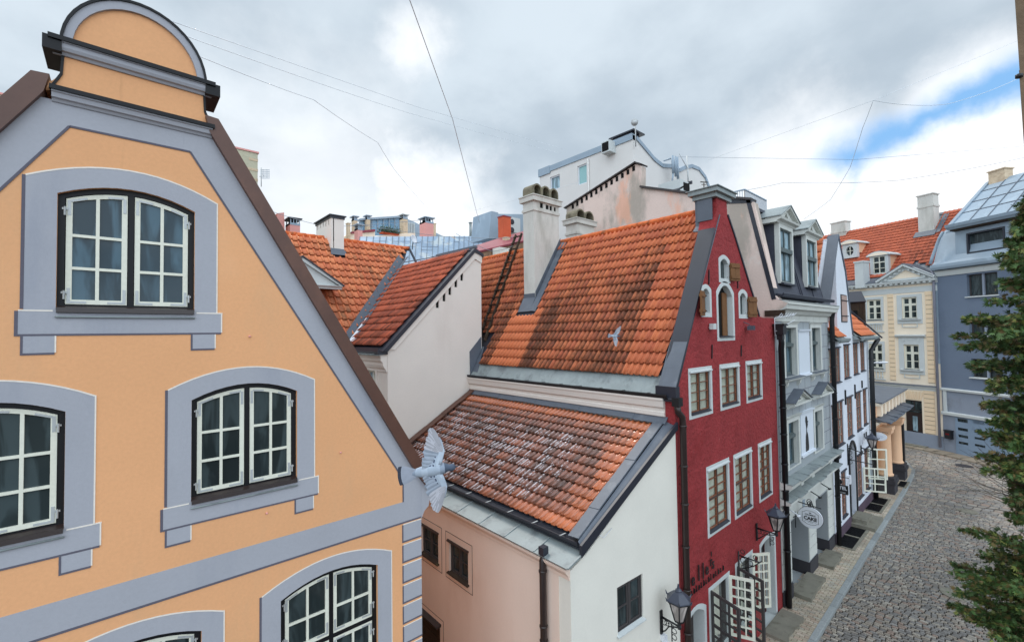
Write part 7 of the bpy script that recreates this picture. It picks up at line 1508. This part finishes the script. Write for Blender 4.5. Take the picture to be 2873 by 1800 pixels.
wire([(1000, 628), (1215, 660), (1330, 667), (1440, 665)], [23, 24, 24, 22], .012, 'cabled', 'dark wire running over the metal roof to the ladder', sag=.04)
wire([(1280, 655), (1345, 690), (1385, 705), (1440, 690)], [24, 18, 18, 17], .010, 'cabled', 'short slack wire drooping over the maroon roof', sag=.03)
wire([(1330, 590), (1450, 560), (1620, 512)], [28, 24, 18], .006, 'cable', 'thin wire passing behind the triple-arched chimney')

# near edge of the camera's own building: weathered stone jamb at the right
A0, A1 = atdist(2843, -60, 3.0), atdist(2875, 420, 3.0); per = (A1-A0)/(A1.z-A0.z); rt = cr*.30; bk = (A0-CAM).normalized()*.25
pt = lambda z: A0+per*(z-A0.z)
jb_ = T('brown_post', 'weathered brown post standing in the street, cut off by the top right edge', 'post', pt(0)); mb = MB(); rp_ = random.Random(6); z = 0.0
while z < 12.6:
    a, b = pt(z), pt(z+.594); o_ = cr*rp_.uniform(-.006, .006); z += .6
    vs_ = [a+o_, a+rt, a+rt+bk, a+bk+o_, b+o_, b+rt, b+rt+bk, b+bk+o_]; mb.add(vs_, [(0, 1, 2, 3), (7, 6, 5, 4), (0, 4, 5, 1), (1, 5, 6, 2), (2, 6, 7, 3), (3, 7, 4, 0)])
mb.plate([pt(12.6)-cr*.05-bk*.2+V((0, 0, .05)), pt(12.6)+rt*1.2-bk*.2+V((0, 0, .05)), pt(12.6)+rt*1.2+bk*1.2+V((0, 0, .05)), pt(12.6)-cr*.05+bk*1.2+V((0, 0, .05))], .05, up=(0, 0, 1))
jb_.part('shaft', mb, mat('brown_stone', c(112, 92, 72), v=.25, vs=6, bump=.4, bs=20)); mb = MB(True); q = A0.lerp(A1, .57); mb.lathe(q-cr*.005, [(.01, -.015), (.02, -.01), (.02, .01), (.01, .015)], 8); jb_.part('bolt', mb, 'iron')

# ================================================================ pigeons in flight
def pigeon(name, label, cpos, ax, wingup, wdn, s, near=True, grp='pigeons flying over the roofs'):
    """one continuous body, tail and feathered wings; ax is the beak direction, wingup / wdn the wing directions"""
    ax = Vector(ax).normalized(); wu, wd_ = Vector(wingup).normalized(), Vector(wdn).normalized(); side = (wu-wd_).normalized(); side = (side-ax*side.dot(ax)).normalized(); top = ax.cross(side).normalized()
    if top.dot(CAM-cpos) < 0: top = -top
    mb = MB(True); cp_ = Vector(cpos); pal_ = [(.36, .41, .48), (.07, .09, .13), (.26, .30, .37), (.045, .05, .07), (.42, .47, .54)]
    ring = [(-.13, .016, .010, 2), (-.11, .026, .015, 2), (-.07, .036, .024, 0), (-.03, .042, .030, 4), (.01, .045, .034, 0), (.05, .043, .036, 0), (.082, .034, .034, 2), (.100, .026, .030, 1), (.115, .021, .025, 1), (.130, .024, .026, 1), (.143, .022, .023, 1), (.151, .013, .014, 1), (.155, .006, .006, 3), (.172, .003, .003, 3)]
    n = 12; vs_ = []
    for x, ry_, rz_, _ in ring: vs_ += [cp_+(ax*x+side*ry_*math.cos(2*PI*k/n)+top*(rz_*math.sin(2*PI*k/n)+(.012 if x > .1 else 0)))*s for k in range(n)]
    b0 = len(mb.v); mb.v += vs_
    for j in range(len(ring)-1):
        col_ = pal_[ring[j+1][3]]
        for k in range(n): mb.f.append((b0+j*n+k, b0+j*n+(k+1) % n, b0+(j+1)*n+(k+1) % n, b0+(j+1)*n+k)); mb.c.append((*col_, 1)); mb.mi.append(0)
    rg = random.Random(5)
    def feather(root, d, L, w, nrm, tip, base, ctip=.25, curl=0):
        e_ = d.cross(nrm).normalized(); pts = []; m = 6
        for i in range(m+1):
            t_ = i/m; ww = w*(.55+.45*math.sin(min(1, t_*1.6)*PI/2))*(1 if t_ < .8 else 1-(t_-.8)*3.2)
            q = root+d*L*t_+nrm*(curl*t_*t_*L); pts.append((q-e_*ww*.5, q+nrm*w*.06, q+e_*ww*.5))
        b = len(mb.v)
        for a_, c2, b_2 in pts: mb.v += [a_, c2, b_2]
        for i in range(m):
            cc = tip if i >= m*(1-ctip) else base
            for j in range(2): mb.f.append((b+3*i+j, b+3*i+j+1, b+3*i+4+j, b+3*i+3+j)); mb.c.append((*cc, 1)); mb.mi.append(0)
    for k in range(12):                         # tail fan
        a = (k-5.5)/5.5; d = (-ax*math.cos(a*.34)+side*math.sin(a*.34)).normalized(); feather(cp_+(-ax*.095+side*a*.014+top*(.006+.002*(k % 2)))*s, d, .125*s, .032*s, top, pal_[3], (.34, .36, .42), .3)
    for wdir, sg in ((wu, 1), (wd_, -1)):
        sh = cp_+(ax*.05+side*sg*.035+top*.012)*s; w1 = sh+wdir*.075*s+ax*.030*s; w2 = w1+(wdir*.95-ax*.30).normalized()*.045*s
        nw = wdir.cross(ax).normalized(); nw = nw if nw.dot(CAM-cp_) > 0 else -nw
        for k in range(22):                     # secondaries then primaries, fanned
            t_ = k/21
            root = sh.lerp(w1, t_/.5) if t_ < .5 else w1.lerp(w2, (t_-.5)/.5)
            d = (-ax*(1-t_)**.8+wdir*(t_**1.5)*1.25-ax*.50*t_).normalized(); L_ = (.112+.030*t_)*s*rg.uniform(.93, 1.05)
            pale = (.50, .49, .53) if t_ > .45 else (.36, .40, .47); pale = tuple(v_*(.72 if k % 2 else 1.0) for v_ in pale); feather(root+nw*.0012*k*s, d, L_, .034*s, nw, (.33, .31, .38) if t_ > .4 else (.12, .13, .2), pale, .14, curl=.10)
        for row, (L_, w_, cc) in enumerate(((.075, .030, (.38, .43, .51)), (.052, .026, (.43, .49, .57)), (.034, .024, (.46, .52, .60)))):
            for k in range(16):
                t_ = k/15; root = sh.lerp(w1, min(1, t_*1.5)) if t_ < .66 else w1.lerp(w2, (t_-.66)*2); d = (-ax*(1-t_*.75)+wdir*t_*.7).normalized()
                tip = (.07, .08, .13) if (row < 2 and t_ < .55 and k % 3 != 1) else cc; feather(root+nw*(.006+.004*row)*s+ax*.008*s, d, L_*s, w_*s, nw, tip, cc, .18)
        mb2 = [sh+ax*.012*s, w1+ax*.01*s, w2]; mb.col = (.44, .50, .58, 1); mb.tube([sh, w1, w2, w2+(w2-w1)*.4], [.018*s, .011*s, .006*s, .003*s], 8)
    mb.col = (.45, .08, .05, 1); mb.add([cp_+(ax*.160+side*sg*.024+top*.016+V(v_)*.003)*s for sg in (1, -1) for v_ in ((1, 0, 0), (0, 1, 0), (0, 0, 1), (-1, 0, 0))], [(0, 1, 2), (1, 3, 2), (0, 2, 3), (4, 5, 6), (5, 7, 6), (4, 6, 7)])
    return single(name, mb, 'feather', label, 'pigeon', grp)
R_, U_, F_ = cr, cu, fwd
pigeon('pigeon', 'grey pigeon with spread wings flying past the orange house corner', atdist(1212, 1318, 3.35), R_*1.0+U_*.10+F_*.25, U_*1.0-R_*.10+F_*.10, -U_*1.0+R_*.02+F_*.15-R_*.0, 1.14)
pigeon('pigeon', 'small pale pigeon flying in front of the big orange tiled roof', atdist(1724, 942, 9.6), R_*1.0-U_*.05+F_*.3, U_*.85+R_*.55+F_*.1, -U_*1.0+R_*.1+F_*.2, .78)

# ================================================================ evergreen at the right
def thuja():
    t = T('evergreen_tree', 'dark feathery evergreen filling the lower right edge', 'tree', (12.6, -.55, 0)); rg = random.Random(21)
    base = Vector((12.75, -.55, 0)); topz = 10.6
    mb = MB(True); mb.tube([base, base+V((.03, .02, 4)), base+V((0, .05, 8)), base+V((-.05, .08, 11.0))], [.20, .15, .08, .02], 10); t.part('trunk', mb, 'darkwood')
    lm = MB(True); lf = MB(); view = Vector((base.x, base.y, 0)).normalized(); left = Vector((-view.y, view.x, 0))
    # reach of the crown by height: a ragged outline with a thin gap at 5.2 to 5.9 m
    prof_ = [(1.0, 1.15), (2.6, 1.30), (3.4, 1.42), (4.1, 1.52), (4.6, 1.38), (5.0, 1.12), (5.35, .68), (5.7, .74), (6.1, 1.05), (6.5, 1.20), (7.1, 1.05), (7.6, 1.00), (8.2, .98), (8.7, 1.28), (9.1, 1.0), (9.5, .92), (9.8, .80), (10.1, .70), (10.5, .52), (10.85, .36), (11.2, .1)]
    def reach(z):
        for (a, ra), (b, rb) in zip(prof_, prof_[1:]):
            if a <= z <= b: return ra+(rb-ra)*(z-a)/(b-a)
        return .9 if z < 1 else .05
    def spray(p, d, s, bright):
        nrm = Vector((rg.gauss(0, 1), rg.gauss(0, 1), rg.gauss(0, .6))).normalized(); e_ = d.cross(nrm).normalized()
        hue = rg.random()
        if hue < .18: bc = (.115, .085, .032)
        elif hue < .34: bc = (.13, .15, .038)
        else: bc = (.042, .080, .022)
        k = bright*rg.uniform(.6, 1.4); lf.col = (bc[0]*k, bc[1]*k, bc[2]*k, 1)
        for j in range(5):
            a = (j-2)*.42; dd_ = (d*math.cos(a)+e_*math.sin(a)).normalized(); w_ = dd_.cross(nrm).normalized()*s*.095; L_ = s*(1-.16*abs(j-2)); q = p+d*s*.10*j*.3
            lf.add([q-w_*.4, q+dd_*L_*.5-w_, q+dd_*L_, q+dd_*L_*.5+w_], [(0, 1, 2, 3)])
    for i in range(620):
        z = rg.uniform(.9, 11.05); a = rg.uniform(0, 2*PI); rr_ = reach(z)*(rg.uniform(.50, 1.16)); 
        if 5.25 < z < 5.8 and rg.random() < .3: continue
        d = Vector((math.cos(a), math.sin(a), rg.uniform(-.05, .35))).normalized(); root = Vector((base.x, base.y, z-rr_*.28)); tip = root+d*rr_-V((0, 0, .16*rr_))
        if i % 2 == 0 or 5.1 < z < 6: lm.tube([root, root.lerp(tip, .5)+V((0, 0, -.03)), tip], [.018, .011, .003], 5)
        nspr = int(74*(.5+rr_)); 
        cl = rg.uniform(.75, 1.25)
        for k in range(nspr):
            t_ = rg.uniform(.25, 1.04)**.7; c_ = root.lerp(tip, t_); sp = .15*(1.25-t_*.75); p = c_+Vector((rg.gauss(0, sp*.6), rg.gauss(0, sp*.6), rg.gauss(0, sp*.42)))
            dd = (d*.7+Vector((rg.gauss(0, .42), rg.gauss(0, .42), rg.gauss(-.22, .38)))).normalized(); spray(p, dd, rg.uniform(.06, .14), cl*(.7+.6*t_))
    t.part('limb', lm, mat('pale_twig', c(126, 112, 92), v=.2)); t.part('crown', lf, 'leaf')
    tw = MB(True)
    for k in range(26):                         # bare twigs reaching over the cobbles at the gap
        p = Vector((base.x-.35, base.y+.35, rg.uniform(5.0, 5.7))); pts = [p]; d = (left*rg.uniform(.5, 1.3)+V((0, 0, rg.uniform(.05, .75)))-view*rg.uniform(-.2, .4)).normalized()
        for j in range(7): d = (d+Vector((rg.gauss(0, .14), rg.gauss(0, .14), rg.gauss(.02, .12)))).normalized(); p = p+d*rg.uniform(.10, .20); pts.append(p)
        tw.tube(pts, .006, 4, r1=.002)
    t.part('bare_twig', tw, 'darkwood')
thuja()
